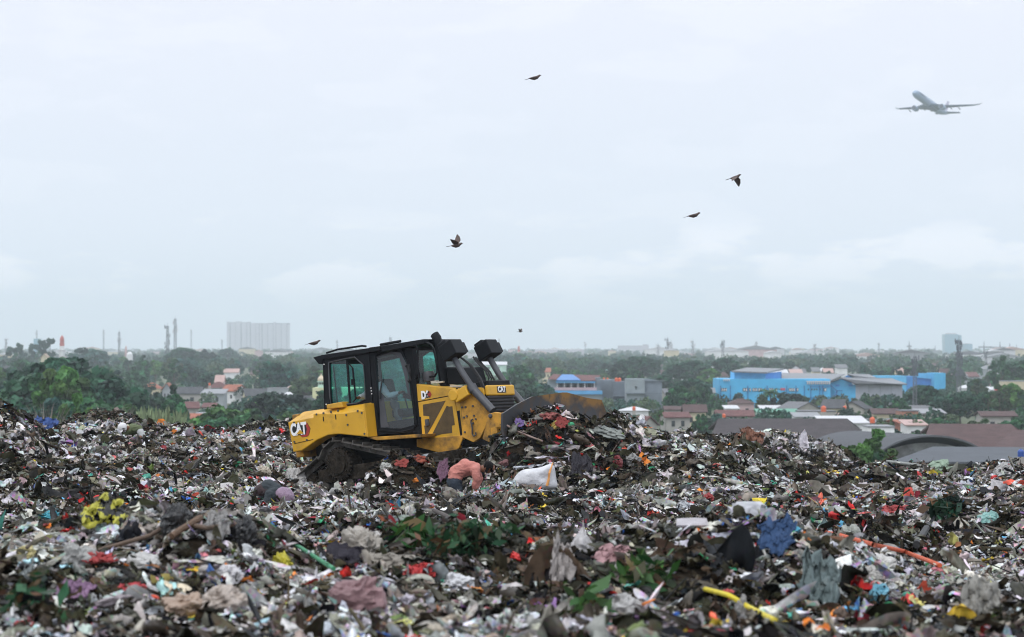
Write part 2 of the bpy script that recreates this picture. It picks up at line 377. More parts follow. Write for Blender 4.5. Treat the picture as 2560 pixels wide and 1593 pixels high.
PAL = {
 'dark': [(0.012, 0.011, 0.010), (0.03, 0.022, 0.014), (0.045, 0.036, 0.02), (0.02, 0.02, 0.011), (0.06, 0.04, 0.025), (0.008, 0.009, 0.012), (0.035, 0.034, 0.016)],
 'mid': [(0.13, 0.115, 0.09), (0.2, 0.175, 0.145), (0.10, 0.08, 0.055), (0.16, 0.15, 0.135), (0.11, 0.105, 0.075), (0.24, 0.22, 0.19)],
 'pale': [(0.30, 0.28, 0.25), (0.44, 0.42, 0.39), (0.36, 0.33, 0.28), (0.40, 0.40, 0.42), (0.54, 0.53, 0.52), (0.62, 0.62, 0.64), (0.52, 0.52, 0.54)],
 'acc': [(0.55, 0.035, 0.03), (0.42, 0.02, 0.02), (0.6, 0.1, 0.06), (0.6, 0.22, 0.26), (0.55, 0.3, 0.33), (0.2, 0.02, 0.03), (0.6, 0.45, 0.05), (0.55, 0.5, 0.15), (0.04, 0.12, 0.4), (0.1, 0.3, 0.5),
         (0.04, 0.25, 0.12), (0.1, 0.4, 0.3), (0.65, 0.2, 0.04), (0.28, 0.15, 0.32), (0.4, 0.6, 0.62), (0.5, 0.12, 0.12), (0.22, 0.09, 0.04), (0.1, 0.14, 0.04)]}
def pick_cols(n, wx, wy, wts):
    """wts: dark, mid, pale, accent; shares drift from patch to patch"""
    base = np.tile(np.array(wts, float), (n, 1))
    a = vnoise(wx * 0.55, wy * 0.4, 11) + 0.6 * vnoise(wx * 1.7, wy * 1.3, 12); b = vnoise(wx * 0.8, wy * 0.8, 13)
    a = a - 0.3 * np.exp(-((wx - 0.9) / 1.6) ** 2 - ((wy - 56.8) / 2.2) ** 2)
    base[:, 0] *= np.exp(3.4 * a); base[:, 2] *= np.exp(-2.4 * a); base[:, 3] *= np.exp(3.0 * b)
    base /= base.sum(1, keepdims=True); c = base.cumsum(1); r = rg.random(n)
    k = (r[:, None] > c).sum(1); out = np.zeros((n, 3))
    for i, nm in enumerate(('dark', 'mid', 'pale', 'acc')):
        pal = np.array(PAL[nm]); s = k == i; out[s] = pal[rg.integers(0, len(pal), s.sum())]
    out *= np.exp(rg.normal(0, 0.22, (n, 1))); out *= 1 + rg.normal(0, 0.05, (n, 3))
    return np.clip(out, 0.006, 0.85)

def scatter(name, n, yr, tmpls, L, W, T, mt, wts, lift, fan=(0.2, 1.2), smooth=True, excl=None, stand=0.35, ypow=1.0, gate=None):
    """n pieces of waste dropped on the ground between two distances; one mesh of stuff"""
    t = rg.random(n) ** ypow; y = yr[0] + (yr[1] - yr[0]) * t; x = rg.uniform(-1, 1, n) * (fan[0] * y + fan[1])
    if excl is not None:
        k = ~excl(x, y); x, y = x[k], y[k]
    if gate is not None:
        k = gate(x, y); x, y = x[k], y[k]
    n = len(x)
    e = 0.12; z = H(x, y); gx = (H(x + e, y) - z) / e; gy = (H(x, y + e) - z) / e
    nrm = np.stack([-gx, -gy, np.ones(n)], 1) + rg.normal(0, stand, (n, 3)); nrm /= np.linalg.norm(nrm, axis=1, keepdims=True)
    ang = 14 * vnoise(x * 0.7, y * 0.45, 21) + 9 * vnoise(x * 2.1, y * 1.5, 22) + rg.normal(0, 0.75, n); tx = np.stack([np.cos(ang), np.sin(ang) * 0.8, rg.normal(0, 0.15, n)], 1)
    tx -= nrm * (tx * nrm).sum(1, keepdims=True); tx /= np.linalg.norm(tx, axis=1, keepdims=True); ty = np.cross(nrm, tx)
    ln = np.exp(rg.normal(np.log(L[0]), L[1], n)); wd = ln * np.exp(rg.normal(np.log(W[0]), W[1], n)); th = wd * T
    pos = np.stack([x, y, z + rg.uniform(lift[0], lift[1], n)], 1)
    cols = pick_cols(n, x, y, wts)
    Vs, Qs, Cs = [], [], []; off = 0; who = rg.integers(0, len(tmpls), n)
    for k, (tv, tq) in enumerate(tmpls):
        s = np.nonzero(who == k)[0]
        if not len(s): continue
        a = tv[None, :, 0, None] * (tx[s] * ln[s, None])[:, None] + tv[None, :, 1, None] * (ty[s] * wd[s, None])[:, None] + tv[None, :, 2, None] * (nrm[s] * (th[s, None]))[:, None]
        V = a + pos[s][:, None]; m = len(tv)
        Q = tq[None] + (off + np.arange(len(s)) * m)[:, None, None]; off += len(s) * m
        vc = np.repeat(cols[s], m, 0) * (1 + rg.normal(0, 0.10, (len(s) * m, 1)))
        Vs.append(V.reshape(-1, 3)); Qs.append(Q.reshape(-1, 4)); Cs.append(vc)
    o = raw_mesh(name, np.concatenate(Vs), np.concatenate(Qs), mt, smooth, np.clip(np.concatenate(Cs), 0.004, 0.9))
    return o

m_waste = mat('loose_waste', (0, 0, 0), 0.7, var=0.45, vscale=9, spec=0.12, dirt=(0.04, 0.03, 0.022), dscale=9, damt=0.26, attr='Col')
m_waste_wet = mat('plastic_waste', (0, 0, 0), 0.45, var=0.3, vscale=14, spec=0.3, dirt=(0.045, 0.035, 0.026), dscale=9, damt=0.2, attr='Col')
trg = np.random.default_rng(3)
def add_print(m, fac, scale):
    """blotches of printed colour on part of the plastic"""
    n, l = m.node_tree.nodes, m.node_tree.links; b = n['Principled BSDF']; src = b.inputs['Base Color'].links[0].from_socket
    t = n.new('ShaderNodeTexCoord'); v = n.new('ShaderNodeTexVoronoi'); v.inputs['Scale'].default_value = scale; l.new(t.outputs['Object'], v.inputs['Vector'])
    k = n.new('ShaderNodeTexNoise'); k.inputs['Scale'].default_value = 3.1; k.inputs['Detail'].default_value = 3; l.new(t.outputs['Object'], k.inputs[0])
    r = n.new('ShaderNodeMapRange'); r.inputs[1].default_value = 0.52; r.inputs[2].default_value = 0.6; r.inputs[4].default_value = fac; l.new(k.outputs[0], r.inputs[0])
    mu = n.new('ShaderNodeMix'); mu.data_type = 'RGBA'; mu.blend_type = 'MULTIPLY'; l.new(r.outputs[0], mu.inputs[0]); l.new(src, mu.inputs[6]); l.new(v.outputs['Color'], mu.inputs[7]); l.new(mu.outputs[2], b.inputs['Base Color'])
add_print(m_waste_wet, 0.6, 20); add_print(m_waste, 0.4, 26)
rag_hi = [tmpl_rag(14, 7, trg) for _ in range(24)]; rag_md = [tmpl_rag(9, 4, trg) for _ in range(30)]; rag_lo = [tmpl_rag(6, 3, trg) for _ in range(24)]
lump_hi = [tmpl_lump(10, 7, trg) for _ in range(10)]; lump_lo = [tmpl_lump(6, 4, trg) for _ in range(14)]
sticks = [tmpl_stick(trg) for _ in range(8)]
big_hi = [tmpl_crumple(26, 15, 40 + k) for k in range(14)] + [tmpl_film(26, 9, 70 + k) for k in range(14)]; big_md = [tmpl_crumple(14, 8, 140 + k) for k in range(16)] + [tmpl_film(14, 6, 170 + k) for k in range(18)]

DZX, DZY = -2.25, 60.0      # where the bulldozer stands
def under_dozer(x, y):
    c, s = math.cos(R(36)), math.sin(R(36)); dx, dy = x - DZX, y - DZY
    u = dx * c - dy * s; v = dx * s + dy * c
    return (u > -2.6) & (u < 2.6) & (v > -1.15) & (v < 1.15)
def frange(x, y): return np.ones_like(x, bool)

WT_MID = (0.52, 0.18, 0.25, 0.055); WT_FG = (0.45, 0.18, 0.30, 0.07)
def waste_tag(o, lab): return tag(o, lab, 'rubbish', None, 'stuff')
# near ridge, out of focus
waste_tag(scatter('near_waste', 42000, (18.5, 36), rag_hi, (0.115, 0.42), (0.4, 0.4), 0.9, m_waste, WT_FG, (-0.03, 0.07), stand=0.4), 'crumpled rags and plastic scraps covering the near blurred ridge')
waste_tag(scatter('near_bag_waste', 2600, (18.5, 36), lump_hi, (0.10, 0.45), (0.75, 0.25), 0.8, m_waste_wet, (0.3, 0.25, 0.33, 0.12), (-0.03, 0.05), stand=0.5), 'knotted bags and round lumps of refuse on the near blurred ridge')
waste_tag(scatter('near_twig_waste', 5000, (18.5, 36), sticks, (0.2, 0.4), (0.025, 0.35), 1.0, m_waste, (0.6, 0.37, 0.03, 0.0), (-0.01, 0.08), stand=0.4), 'twigs, stalks and strips strewn over the near blurred ridge')
waste_tag(scatter('near_film_waste', 8500, (18.5, 36), big_hi, (0.145, 0.3), (0.6, 0.3), 1.0, m_waste_wet, (0.36, 0.16, 0.40, 0.08), (-0.05, 0.06), stand=0.45), 'crumpled bags, film and cloth lying over the near blurred ridge')
waste_tag(scatter('near_strip_waste', 2600, (18.5, 36), rag_hi, (0.34, 0.3), (0.11, 0.35), 1.3, m_waste_wet, (0.45, 0.2, 0.34, 0.008), (0.0, 0.09), stand=0.35), 'long strips of film and rag trailing over the near blurred ridge')
waste_tag(scatter('field_strip_waste', 9000, (36, 72), rag_hi, (0.42, 0.35), (0.13, 0.4), 1.3, m_waste_wet, (0.46, 0.22, 0.31, 0.012), (0.0, 0.10), excl=under_dozer, stand=0.3), 'long strips of film and rag trailing over the middle ground')
# middle field
waste_tag(scatter('field_film_waste', 22000, (36, 68), big_md, (0.14, 0.36), (0.62, 0.3), 1.0, m_waste_wet, (0.42, 0.18, 0.35, 0.05), (-0.05, 0.05), excl=under_dozer, stand=0.4), 'crumpled bags, film and cloth over the middle ground')
waste_tag(scatter('back_film_waste', 12000, (66, 96), big_md, (0.15, 0.34), (0.65, 0.3), 1.0, m_waste_wet, (0.42, 0.22, 0.33, 0.03), (-0.05, 0.05), fan=(0.2, 1.5), stand=0.4), 'crumpled bags, film and cloth over the back slopes')
waste_tag(scatter('field_waste', 135000, (36, 66), rag_md, (0.14, 0.42), (0.34, 0.4), 0.9, m_waste, WT_MID, (-0.03, 0.11), excl=under_dozer, stand=0.38), 'matted rags, film and paper covering the ground round the bulldozer')
waste_tag(scatter('field_bag_waste', 14000, (36, 68), lump_lo, (0.085, 0.45), (0.75, 0.25), 0.8, m_waste_wet, (0.33, 0.27, 0.3, 0.10), (-0.02, 0.05), excl=under_dozer, stand=0.5), 'small bags, cups and lumps of refuse over the middle ground')
waste_tag(scatter('field_twig_waste', 22000, (36, 70), sticks, (0.24, 0.5), (0.025, 0.4), 1.0, m_waste, (0.55, 0.4, 0.05, 0.0), (-0.01, 0.08), excl=under_dozer, stand=0.4), 'stalks, straws and strips strewn over the middle ground')
# back slopes up to the crest
waste_tag(scatter('back_waste', 110000, (66, 96), rag_lo, (0.15, 0.38), (0.4, 0.4), 0.9, m_waste, (0.44, 0.24, 0.28, 0.04), (-0.02, 0.07), fan=(0.2, 1.5), stand=0.4), 'matted rags and film covering the back slopes up to the crest')
waste_tag(scatter('back_bag_waste', 14000, (66, 96), lump_lo, (0.10, 0.4), (0.75, 0.25), 0.8, m_waste_wet, (0.3, 0.3, 0.32, 0.08), (-0.02, 0.06), fan=(0.2, 1.5), stand=0.5), 'small bags and lumps of refuse over the back slopes')
# pale shredded heap beyond, right
waste_tag(scatter('shredded_waste', 80000, (90, 122), rag_lo, (0.18, 0.35), (0.5, 0.35), 0.9, m_waste, (0.30, 0.24, 0.46, 0.003), (-0.02, 0.10), fan=(0.17, 1.5), stand=0.6, gate=lambda x, y: x > 0.01 * y), 'grey shredded waste on the far heap before the curved roof')
# ---------------------------------------------------------------- bulldozer
DO = (DZX, DZY, 12.08); DYAW, DPIT = R(36), R(8)
DM = Matrix.Translation(DO) @ Matrix.Rotation(-DYAW, 4, 'Z') @ Matrix.Rotation(-DPIT, 4, 'Y')
DMI = DM.inverted(); _co = DMI @ Vector((0, 0, CZ))
def L(px, py, y):
    """machine-frame (x,z) of a photo point lying in the plane at lateral offset y"""
    d = (DMI.to_3x3() @ Vector(((px - CX) / F, 1, -(py - HY) / F))); t = (y - _co.y) / d.y
    p = _co + d * t; return (p.x, p.z)
def A(u, v, y): return L(700 + u * .27778, 820 + v * .27778, y)     # measured on enlargement of the cab half
def B(u, v, y): return L(1000 + u * .27778, 820 + v * .27778, y)    # measured on enlargement of the blade half

yel = mat('yellow_machine_paint', (0.60, 0.325, 0.018), 0.42, var=0.12, vscale=1.5, dirt=(0.14, 0.085, 0.035), dscale=1.9, damt=0.34, bump=0.03, bscale=60)
yeld = mat('muddy_yellow_paint', (0.55, 0.27, 0.022), 0.6, var=0.2, vscale=3, dirt=(0.055, 0.04, 0.026), dscale=2.6, damt=0.62)
blk = mat('black_machine_paint', (0.007, 0.008, 0.010), 0.5, var=0.2, vscale=3, spec=0.14, dirt=(0.04, 0.035, 0.03), dscale=3, damt=0.12)
gry = mat('dark_grey_steel', (0.05, 0.052, 0.06), 0.45, var=0.25, vscale=3, dirt=(0.09, 0.07, 0.05), dscale=4, damt=0.25)
trk = mat('caked_track_steel', (0.10, 0.092, 0.082), 0.55, metal=0.2, var=0.4, vscale=5, dirt=(0.03, 0.023, 0.016), dscale=4, damt=0.6)
mudm = mat('mud_caked_wheel', (0.028, 0.023, 0.018), 0.95, spec=0.05, var=0.5, vscale=6, dirt=(0.06, 0.05, 0.04), dscale=6, damt=0.3, bump=1.0, bscale=14)
rub = mat('black_rubber', (0.01, 0.01, 0.011), 0.6, var=0.1)
meshm = mat('side_grille_mesh', (0.085, 0.055, 0.022), 0.85, var=0.25, vscale=6, bump=0.4, bscale=150)
whitep = mat('white_lettering', (0.8, 0.8, 0.8), 0.5, var=0.0)
redp = mat('red_patch_paint', (0.36, 0.03, 0.02), 0.5, var=0.0)
blkp = mat('black_patch_paint', (0.012, 0.012, 0.012), 0.5, var=0.0)
bladem = bpy.data.materials.new('worn_blade_steel'); bladem.use_nodes = True
_n, _l = bladem.node_tree.nodes, bladem.node_tree.links; _b = _n['Principled BSDF']; _b.inputs['Roughness'].default_value = 0.55
_t = _n.new('ShaderNodeTexCoord'); _s = _n.new('ShaderNodeSeparateXYZ'); _l.new(_t.outputs['Object'], _s.inputs[0])
_z = _n.new('ShaderNodeTexNoise'); _z.inputs['Scale'].default_value = 2.2; _z.inputs['Detail'].default_value = 8; _l.new(_t.outputs['Object'], _z.inputs[0])
_a = _n.new('ShaderNodeMath'); _a.operation = 'MULTIPLY_ADD'; _a.inputs[1].default_value = 1.0; _l.new(_z.outputs[0], _a.inputs[0]); _l.new(_s.outputs['Z'], _a.inputs[2])
_y = _n.new('ShaderNodeMath'); _y.operation = 'MULTIPLY_ADD'; _y.inputs[1].default_value = 0.16; _l.new(_s.outputs['Y'], _y.inputs[0]); _l.new(_a.outputs[0], _y.inputs[2])
_m = _n.new('ShaderNodeMapRange'); _m.inputs[1].default_value = 1.78; _m.inputs[2].default_value = 1.95; _l.new(_y.outputs[0], _m.inputs[0])
_x = _n.new('ShaderNodeMix'); _x.data_type = 'RGBA'; _x.inputs[6].default_value = (0.036, 0.037, 0.042, 1); _x.inputs[7].default_value = (0.24, 0.12, 0.025, 1)
_l.new(_m.outputs[0], _x.inputs[0])
_z2 = _n.new('ShaderNodeTexNoise'); _z2.inputs['Scale'].default_value = 5; _z2.inputs['Detail'].default_value = 8; _l.new(_t.outputs['Object'], _z2.inputs[0])
_m2 = _n.new('ShaderNodeMapRange'); _m2.inputs[1].default_value = 0.5; _m2.inputs[2].default_value = 0.66; _l.new(_z2.outputs[0], _m2.inputs[0])
_x2 = _n.new('ShaderNodeMix'); _x2.data_type = 'RGBA'; _x2.inputs[7].default_value = (0.06, 0.038, 0.024, 1); _l.new(_m2.outputs[0], _x2.inputs[0]); _l.new(_x.outputs[2], _x2.inputs[6])
_l.new(_x2.outputs[2], _b.inputs['Base Color'])

def glass_mat(name, col, keep=0.6):
    m = bpy.data.materials.new(name); m.use_nodes = True; n, l = m.node_tree.nodes, m.node_tree.links; n.clear()
    o = n.new('ShaderNodeOutputMaterial'); t = n.new('ShaderNodeBsdfTransparent'); t.inputs[0].default_value = (*col, 1)
    g_ = n.new('ShaderNodeBsdfGlossy'); g_.inputs['Roughness'].default_value = 0.05; g_.inputs[0].default_value = (1, 1, 1, 1)
    d_ = n.new('ShaderNodeBsdfDiffuse'); d_.inputs[0].default_value = (0.12, 0.14, 0.15, 1)
    a_ = n.new('ShaderNodeMixShader'); a_.inputs[0].default_value = 1 - keep; l.new(t.outputs[0], a_.inputs[1]); l.new(d_.outputs[0], a_.inputs[2])
    b_ = n.new('ShaderNodeMixShader'); b_.inputs[0].default_value = 0.05; l.new(a_.outputs[0], b_.inputs[1]); l.new(g_.outputs[0], b_.inputs[2])
    l.new(b_.outputs[0], o.inputs[0]); return m
glassg = glass_mat('green_tinted_glass', (0.36, 0.86, 0.80), 0.97); glassd = glass_mat('dusty_door_glass', (0.55, 0.76, 0.80), 0.90)

dz = empty('bulldozer'); dz.matrix_world = DM
tag(dz, 'yellow crawler bulldozer with black cab climbing the heap of waste, blade raised towards the right', 'bulldozer')

TY = -1.16
# rear fuel tank body: outer side, slopes up to the cab
side = [A(70, 848, TY), A(298, 803, TY), A(298, 768, TY), A(570, 765, TY), A(752, 735, TY), A(778, 980, TY), A(640, 966, TY), A(530, 955, TY), A(430, 965, TY), A(330, 1010, TY), A(195, 1105, TY), A(118, 1118, TY)]
xr, zb = side[0][0], side[5][1]
tk = MB()
for s in (1, -1):
    tk.prism(side, s * TY, s * (TY + 0.36), 0)
tk.build('fender', [yel], dz, bevel=0.02)
tk = MB()
ztop = side[0][1]
# sloping tops, a long chamfer rising from each fender to the cab
zt = ztop + 0.2
up = [(side[0][0] + 0.02, ztop), (side[4][0] - 0.01, side[4][1] - 0.004), (side[4][0] - 0.01, side[4][1] - 0.3), (side[0][0] + 0.02, ztop - 0.3)]
up2 = [(side[0][0] + 0.16, ztop + 0.19), (side[4][0] - 0.01, side[4][1] + 0.16), (side[4][0] - 0.01, side[4][1] - 0.3), (side[0][0] + 0.16, ztop - 0.3)]
tk.prism(up, TY + 0.012, TY + 0.34, 0, up2); tk.prism(up, -TY - 0.012, -TY - 0.34, 0, up2)
tk.prism(up2, TY + 0.34, -TY - 0.34, 0)
# raised cover beside the rear window and upright front plates of the fenders
q = [A(435, 690, -0.95), A(575, 663, -0.95), A(582, 715, -0.95), A(440, 730, -0.95)]
tk.prism(q, -1.02, -0.72, 0)
tk.build('fuel_tank', [yel], dz, bevel=0.018)
for u, v in ((330, 778), (392, 768), (460, 757), (522, 746), (598, 783), (737, 765), (610, 872), (762, 953), (131, 1025), (243, 1008), (700, 748), (128, 852)):
    x, z = A(u, v, TY); fb = MB(); fb.cyl((x, TY + 0.01, z), (x, TY - 0.014, z), 0.022, n=8); fb.build('bolt', [gry], dz)
for u, v in ((392, 820), (502, 802)):
    x, z = A(u, v, TY); fb = MB(); fb.box((x, TY - 0.001, z), (0.022, 0.012, 0.1)); fb.build('slot', [blk], dz)
sm = MB(); p0, p1, p2 = A(130, 1042, TY), A(300, 1003, TY), A(520, 957, TY)
for a, b in ((p0, p1),): sm.tube([(a[0], TY - 0.003, a[1]), (b[0], TY - 0.003, b[1])], 0.006, 5)
sm.build('panel_seam', [blk], dz)

# floor frame under the cab, dark belly and engine frame
bl = MB(); xa, xb = A(250, 1000, -0.6)[0], B(560, 900, -0.5)[0]
bl.box(((xa + xb) / 2, 0, 1.02), (xb - xa, 1.05, 0.7)); bl.build('belly_frame', [blk], dz)
pf = MB()
c0_, c1_, c2_, c3_ = A(775, 985, -1.02), A(1270, 955, -1.02), A(1265, 985, -1.02), A(870, 1012, -1.02)
pf.prism([c0_, c1_, c2_, c3_], -1.02, 1.02); pf.build('step_deck', [yeld], dz, bevel=0.01)
fp = MB(); a, b, c, d = A(778, 980, TY), A(752, 735, TY), A(800, 700, -0.88), A(845, 965, -0.88)
fx = a[0]
fp.prism([(fx - 0.004, a[1]), (fx + 0.03, a[1]), (b[0] + 0.03, b[1] + 0.12), (b[0] - 0.004, b[1] + 0.12)], TY + 0.02, -0.84); fp.build('fender_front_plate', [yel], dz)

# ---- cab: parallel rear half, door half tapering to a narrow windscreen
CWY, FWY = -0.86, -0.50
r0b, r0t = A(400, 712, CWY), A(380, 250, CWY)
m0b, m0t = A(852, 962, CWY), A(798, 185, CWY)
f0b, f0t = A(1265, 945, FWY), A(1188, 118, FWY)
w0b, w0t = f0b, f0t
cab = MB()
def wall_with_hole(mb, O, I, th, mi=0):
    """flat ring: O,I equal-length loops of 3D points, given thickness vector"""
    n = len(O); th = Vector(th); O = [Vector(p) for p in O]; I = [Vector(p) for p in I]
    vs = O + I + [p + th for p in O] + [p + th for p in I]; fs = []
    for i in range(n):
        j = (i + 1) % n
        fs += [(i, j, n + j, n + i), (2 * n + i, 3 * n + i, 3 * n + j, 2 * n + j), (i, 2 * n + i, 2 * n + j, j), (n + i, n + j, 3 * n + j, 3 * n + i)]
    mb.add(vs, fs, mi)
def p3(q, y): return Vector((q[0], y, q[1]))
def door_pt(u, v, off=0.0):
    """point on the slanted door plane of the near side"""
    n_ = Vector((-(FWY - CWY), f0b[0] - m0b[0], 0)).normalized() * -1     # outward, roughly -y
    n_ = Vector(((FWY - CWY), -(f0b[0] - m0b[0]), 0)).normalized()
    px, py = 700 + u * .27778, 820 + v * .27778
    d = (DMI.to_3x3() @ Vector(((px - CX) / F, 1, -(py - HY) / F))); P0 = p3(m0b, CWY) + n_ * off
    t = (P0 - _co).dot(n_) / d.dot(n_); return _co + d * t
def mir(v): return Vector((v.x, -v.y, v.z))
rw_out = [A(u, v, CWY) for u, v in ((383, 262), (560, 222), (798, 185), (815, 430), (852, 962), (600, 1000), (404, 930), (392, 600))]
rw_in = [A(u, v, CWY) for u, v in ((440, 312), (560, 285), (672, 262), (755, 335), (772, 640), (690, 678), (462, 700), (450, 600))]
dr_out = [(800, 190), (1000, 150), (1188, 120), (1225, 480), (1262, 940), (1080, 950), (856, 962), (826, 480)]
dr_in = [(868, 262), (1000, 215), (1085, 222), (1140, 330), (1212, 870), (1090, 905), (905, 895), (878, 480)]
for sgn in (1, -1):
    f = (lambda v: v) if sgn > 0 else mir
    wall_with_hole(cab, [f(p3(q, CWY)) for q in rw_out], [f(p3(q, CWY)) for q in rw_in], (0, 0.07 * sgn, 0))
    n_ = Vector(((FWY - CWY), -(f0b[0] - m0b[0]), 0)).normalized() * -0.06
    wall_with_hole(cab, [f(door_pt(u, v)) for u, v in dr_out], [f(door_pt(u, v)) for u, v in dr_in], f(n_) if sgn < 0 else n_)
# front windscreen frame and rear frame
Fl = [door_pt(1188, 120), door_pt(1225, 500), door_pt(1262, 940)]
fo = [Fl[0], mir(Fl[0]), mir(Fl[2]), Fl[2]]
def lerp(a, b, t): return a + (b - a) * t
fi = [lerp(Fl[0], Fl[2], 0.1) + Vector((0.01, 0.09, 0)), mir(lerp(Fl[0], Fl[2], 0.1) + Vector((0.01, 0.09, 0))), mir(lerp(Fl[0], Fl[2], 0.92) + Vector((0, 0.09, 0))), lerp(Fl[0], Fl[2], 0.92) + Vector((0, 0.09, 0))]
wall_with_hole(cab, fo, fi, (-0.05, 0, 0))
ro = [p3(rw_out[0], CWY), p3(rw_out[0], -CWY), p3(rw_out[6], -CWY), p3(rw_out[6], CWY)]
ri = [lerp(ro[0], ro[3], 0.1) + Vector((0, 0.1, 0)), lerp(ro[1], ro[2], 0.1) + Vector((0, -0.1, 0)), lerp(ro[1], ro[2], 0.72) + Vector((0, -0.1, 0)), lerp(ro[0], ro[3], 0.72) + Vector((0, 0.1, 0))]
wall_with_hole(cab, ro, ri, (0.05, 0, 0))
cab.build('cab_frame', [blk], dz, bevel=0.008)
# raised rims round the openings
rim = MB()
rim.tube([p3(q, CWY - 0.012) for q in rw_in + rw_in[:1]], 0.014, 6)
rim.build('window_rim', [gry], dz, smooth=True)
# roof: layered slab with rear overhang
rf = MB()
rl = [A(u, v, -0.9) for u, v in ((297, 265), (375, 243), (460, 214), (745, 168), (800, 172), (905, 152), (1090, 118), (1190, 118), (1300, 98), (1312, 128), (1192, 150), (800, 215), (395, 285), (372, 330), (345, 325))]
rl = [(x, z) for x, z in rl]
xm = m0t[0]
rear = [A(u, v, -0.9) for u, v in ((297, 265), (375, 243), (470, 228), (800, 180), (800, 225), (388, 285), (380, 328), (345, 325))]
rf.prism(rear, -0.9, 0.9)
fr1 = [A(u, v, -0.9) for u, v in ((800, 176), (905, 162), (905, 200), (800, 222))]
rf.prism(fr1, -0.9, 0.9)
a0, a1 = p3(A(905, 162, -0.9), -0.9), p3(A(1300, 100, -0.5), -0.52)
vs = [a0, a1, a1 - Vector((0, 0, 0.1)), a0 - Vector((0, 0, 0.13))]; vs = vs + [mir(v) for v in vs]
rf.add(vs, [(0, 1, 2, 3), (7, 6, 5, 4), (0, 4, 5, 1), (1, 5, 6, 2), (2, 6, 7, 3), (3, 7, 4, 0)])
rf.build('cab_roof', [blk], dz, bevel=0.012)
for s in (1, -1):
    rt = MB()
    pts = [A(u, v, -0.8) for u, v in ((420, 232), (520, 200), (740, 168), (775, 172))]
    rt.tube([(x, s * -0.8, z + 0.015) for x, z in pts], 0.022, 8); rt.build('roof_rail', [blk], dz, smooth=True)
rt = MB()
pts = [A(u, v, -0.62) for u, v in ((905, 152), (1000, 134), (1085, 120))]
rt.tube([(x, -0.62, z) for x, z in pts], 0.03, 8)
rt.build('roof_rail', [blk], dz, smooth=True)
# glazing
gl = MB(); gl.add([p3(q, CWY + 0.03) for q in rw_in], [tuple(range(8))]); gl.add([mir(p3(q, CWY + 0.03)) for q in rw_in], [tuple(range(8))])
# the front part of the near sliding window stands open
gl = MB(); q = [A(u, v, CWY) for u, v in ((440, 312), (560, 285), (592, 280), (618, 690), (462, 700))]
gl.add([p3(k, CWY + 0.03) for k in q], [tuple(range(5))]); gl.build('side_window', [glassg], dz)
gl = MB(); gl.add([mir(p3(k, CWY + 0.03)) for k in rw_in], [tuple(range(8))]); gl.build('side_window', [glassg], dz)
bars = MB()
for (u0, v0, u1, v1, w) in ((468, 345, 505, 690, 0.014), (590, 285, 618, 690, 0.026), (600, 315, 640, 360, 0.014), (640, 360, 668, 640, 0.02), (668, 640, 640, 668, 0.016)):
    a, b = A(u0, v0, CWY), A(u1, v1, CWY); bars.tube([(a[0], CWY + 0.05, a[1]), (b[0], CWY + 0.05, b[1])], w, 6)
x, z = A(650, 487, CWY); bars.box((x, CWY + 0.03, z), (0.07, 0.05, 0.12))
a, b = A(480, 352, CWY), A(665, 352, CWY)
bars.build('sliding_window_frame', [blk], dz)
door = MB()
door.add([door_pt(u, v, -0.02) for u, v in dr_in], [tuple(range(8))])
dg = door.build('door_glass', [glassd], dz)
door = MB(); door.add([mir(door_pt(u, v, -0.02)) for u, v in dr_in], [tuple(range(8))]); door.build('door_glass', [glassg], dz)
wsn = MB(); wsn.add([p + Vector((-0.02, 0, 0)) for p in fi], [(0, 1, 2, 3)]); wsn.build('windscreen', [glassg], dz)
rwn = MB(); rwn.add([p + Vector((0.02, 0, 0)) for p in ri], [(0, 1, 2, 3)]); rwn.build('rear_window', [glassg], dz)
# door frame, handle, dark lower trim
dfm = MB()
loop = [door_pt(u, v, 0.02) for u, v in ((856, 252), (1000, 205), (1100, 195), (1152, 320), (1232, 875), (1200, 912), (1085, 938), (885, 915), (868, 480))]
dfm.tube(loop + loop[:1], 0.022, 6)
lo = [door_pt(u, v, -0.008) for u, v in ((880, 560), (935, 620), (975, 860), (1010, 890), (1085, 902), (1160, 885), (1210, 868), (1212, 872), (1090, 907), (905, 897))]
dfm.build('door_frame', [blk], dz, smooth=True)
dpn = MB(); q = [door_pt(u, v, -0.012) for u, v in ((872, 540), (930, 600), (968, 850), (985, 888), (905, 897), (876, 700))]; dpn.add(q, [tuple(range(6))])
q = [door_pt(u, v, -0.012) for u, v in ((1085, 222), (1140, 330), (1175, 610), (1150, 600), (1118, 420), (1075, 270), (1010, 235), (930, 255), (872, 275), (868, 262), (1000, 215))]; dpn.add(q, [tuple(range(11))])
dpn.build('door_trim', [gry], dz)
dh = MB(); dh.tube([door_pt(1130, 350, 0.05), door_pt(1152, 330, 0.05), door_pt(1165, 400, 0.05), door_pt(1170, 470, 0.05), door_pt(1150, 480, 0.05)], 0.035, 8); dh.build('door_handle', [rub], dz, smooth=True)
wp = MB(); wp.tube([door_pt(912, 380, 0.03), door_pt(918, 470, 0.03), door_pt(905, 560, 0.03), door_pt(898, 640, 0.03)], [0.006, 0.012, 0.018, 0.02], 6); wp.build('wiper', [rub], dz)
for u, v in ((398, 328), (417, 688)):
    bt = MB(); x, z = A(u, v, CWY); bt.cyl((x, CWY, z), (x, CWY - 0.012, z), 0.014, n=8); bt.build('cab_bolt', [whitep], dz)
for k in range(3):
    bt = MB(); x, z = A(820 + 3 * k, 541 + 26 * k, CWY - 0.004); bt.cyl((x, CWY, z), (x, CWY - 0.014, z), 0.012, n=8); bt.build('cab_bolt', [whitep], dz)
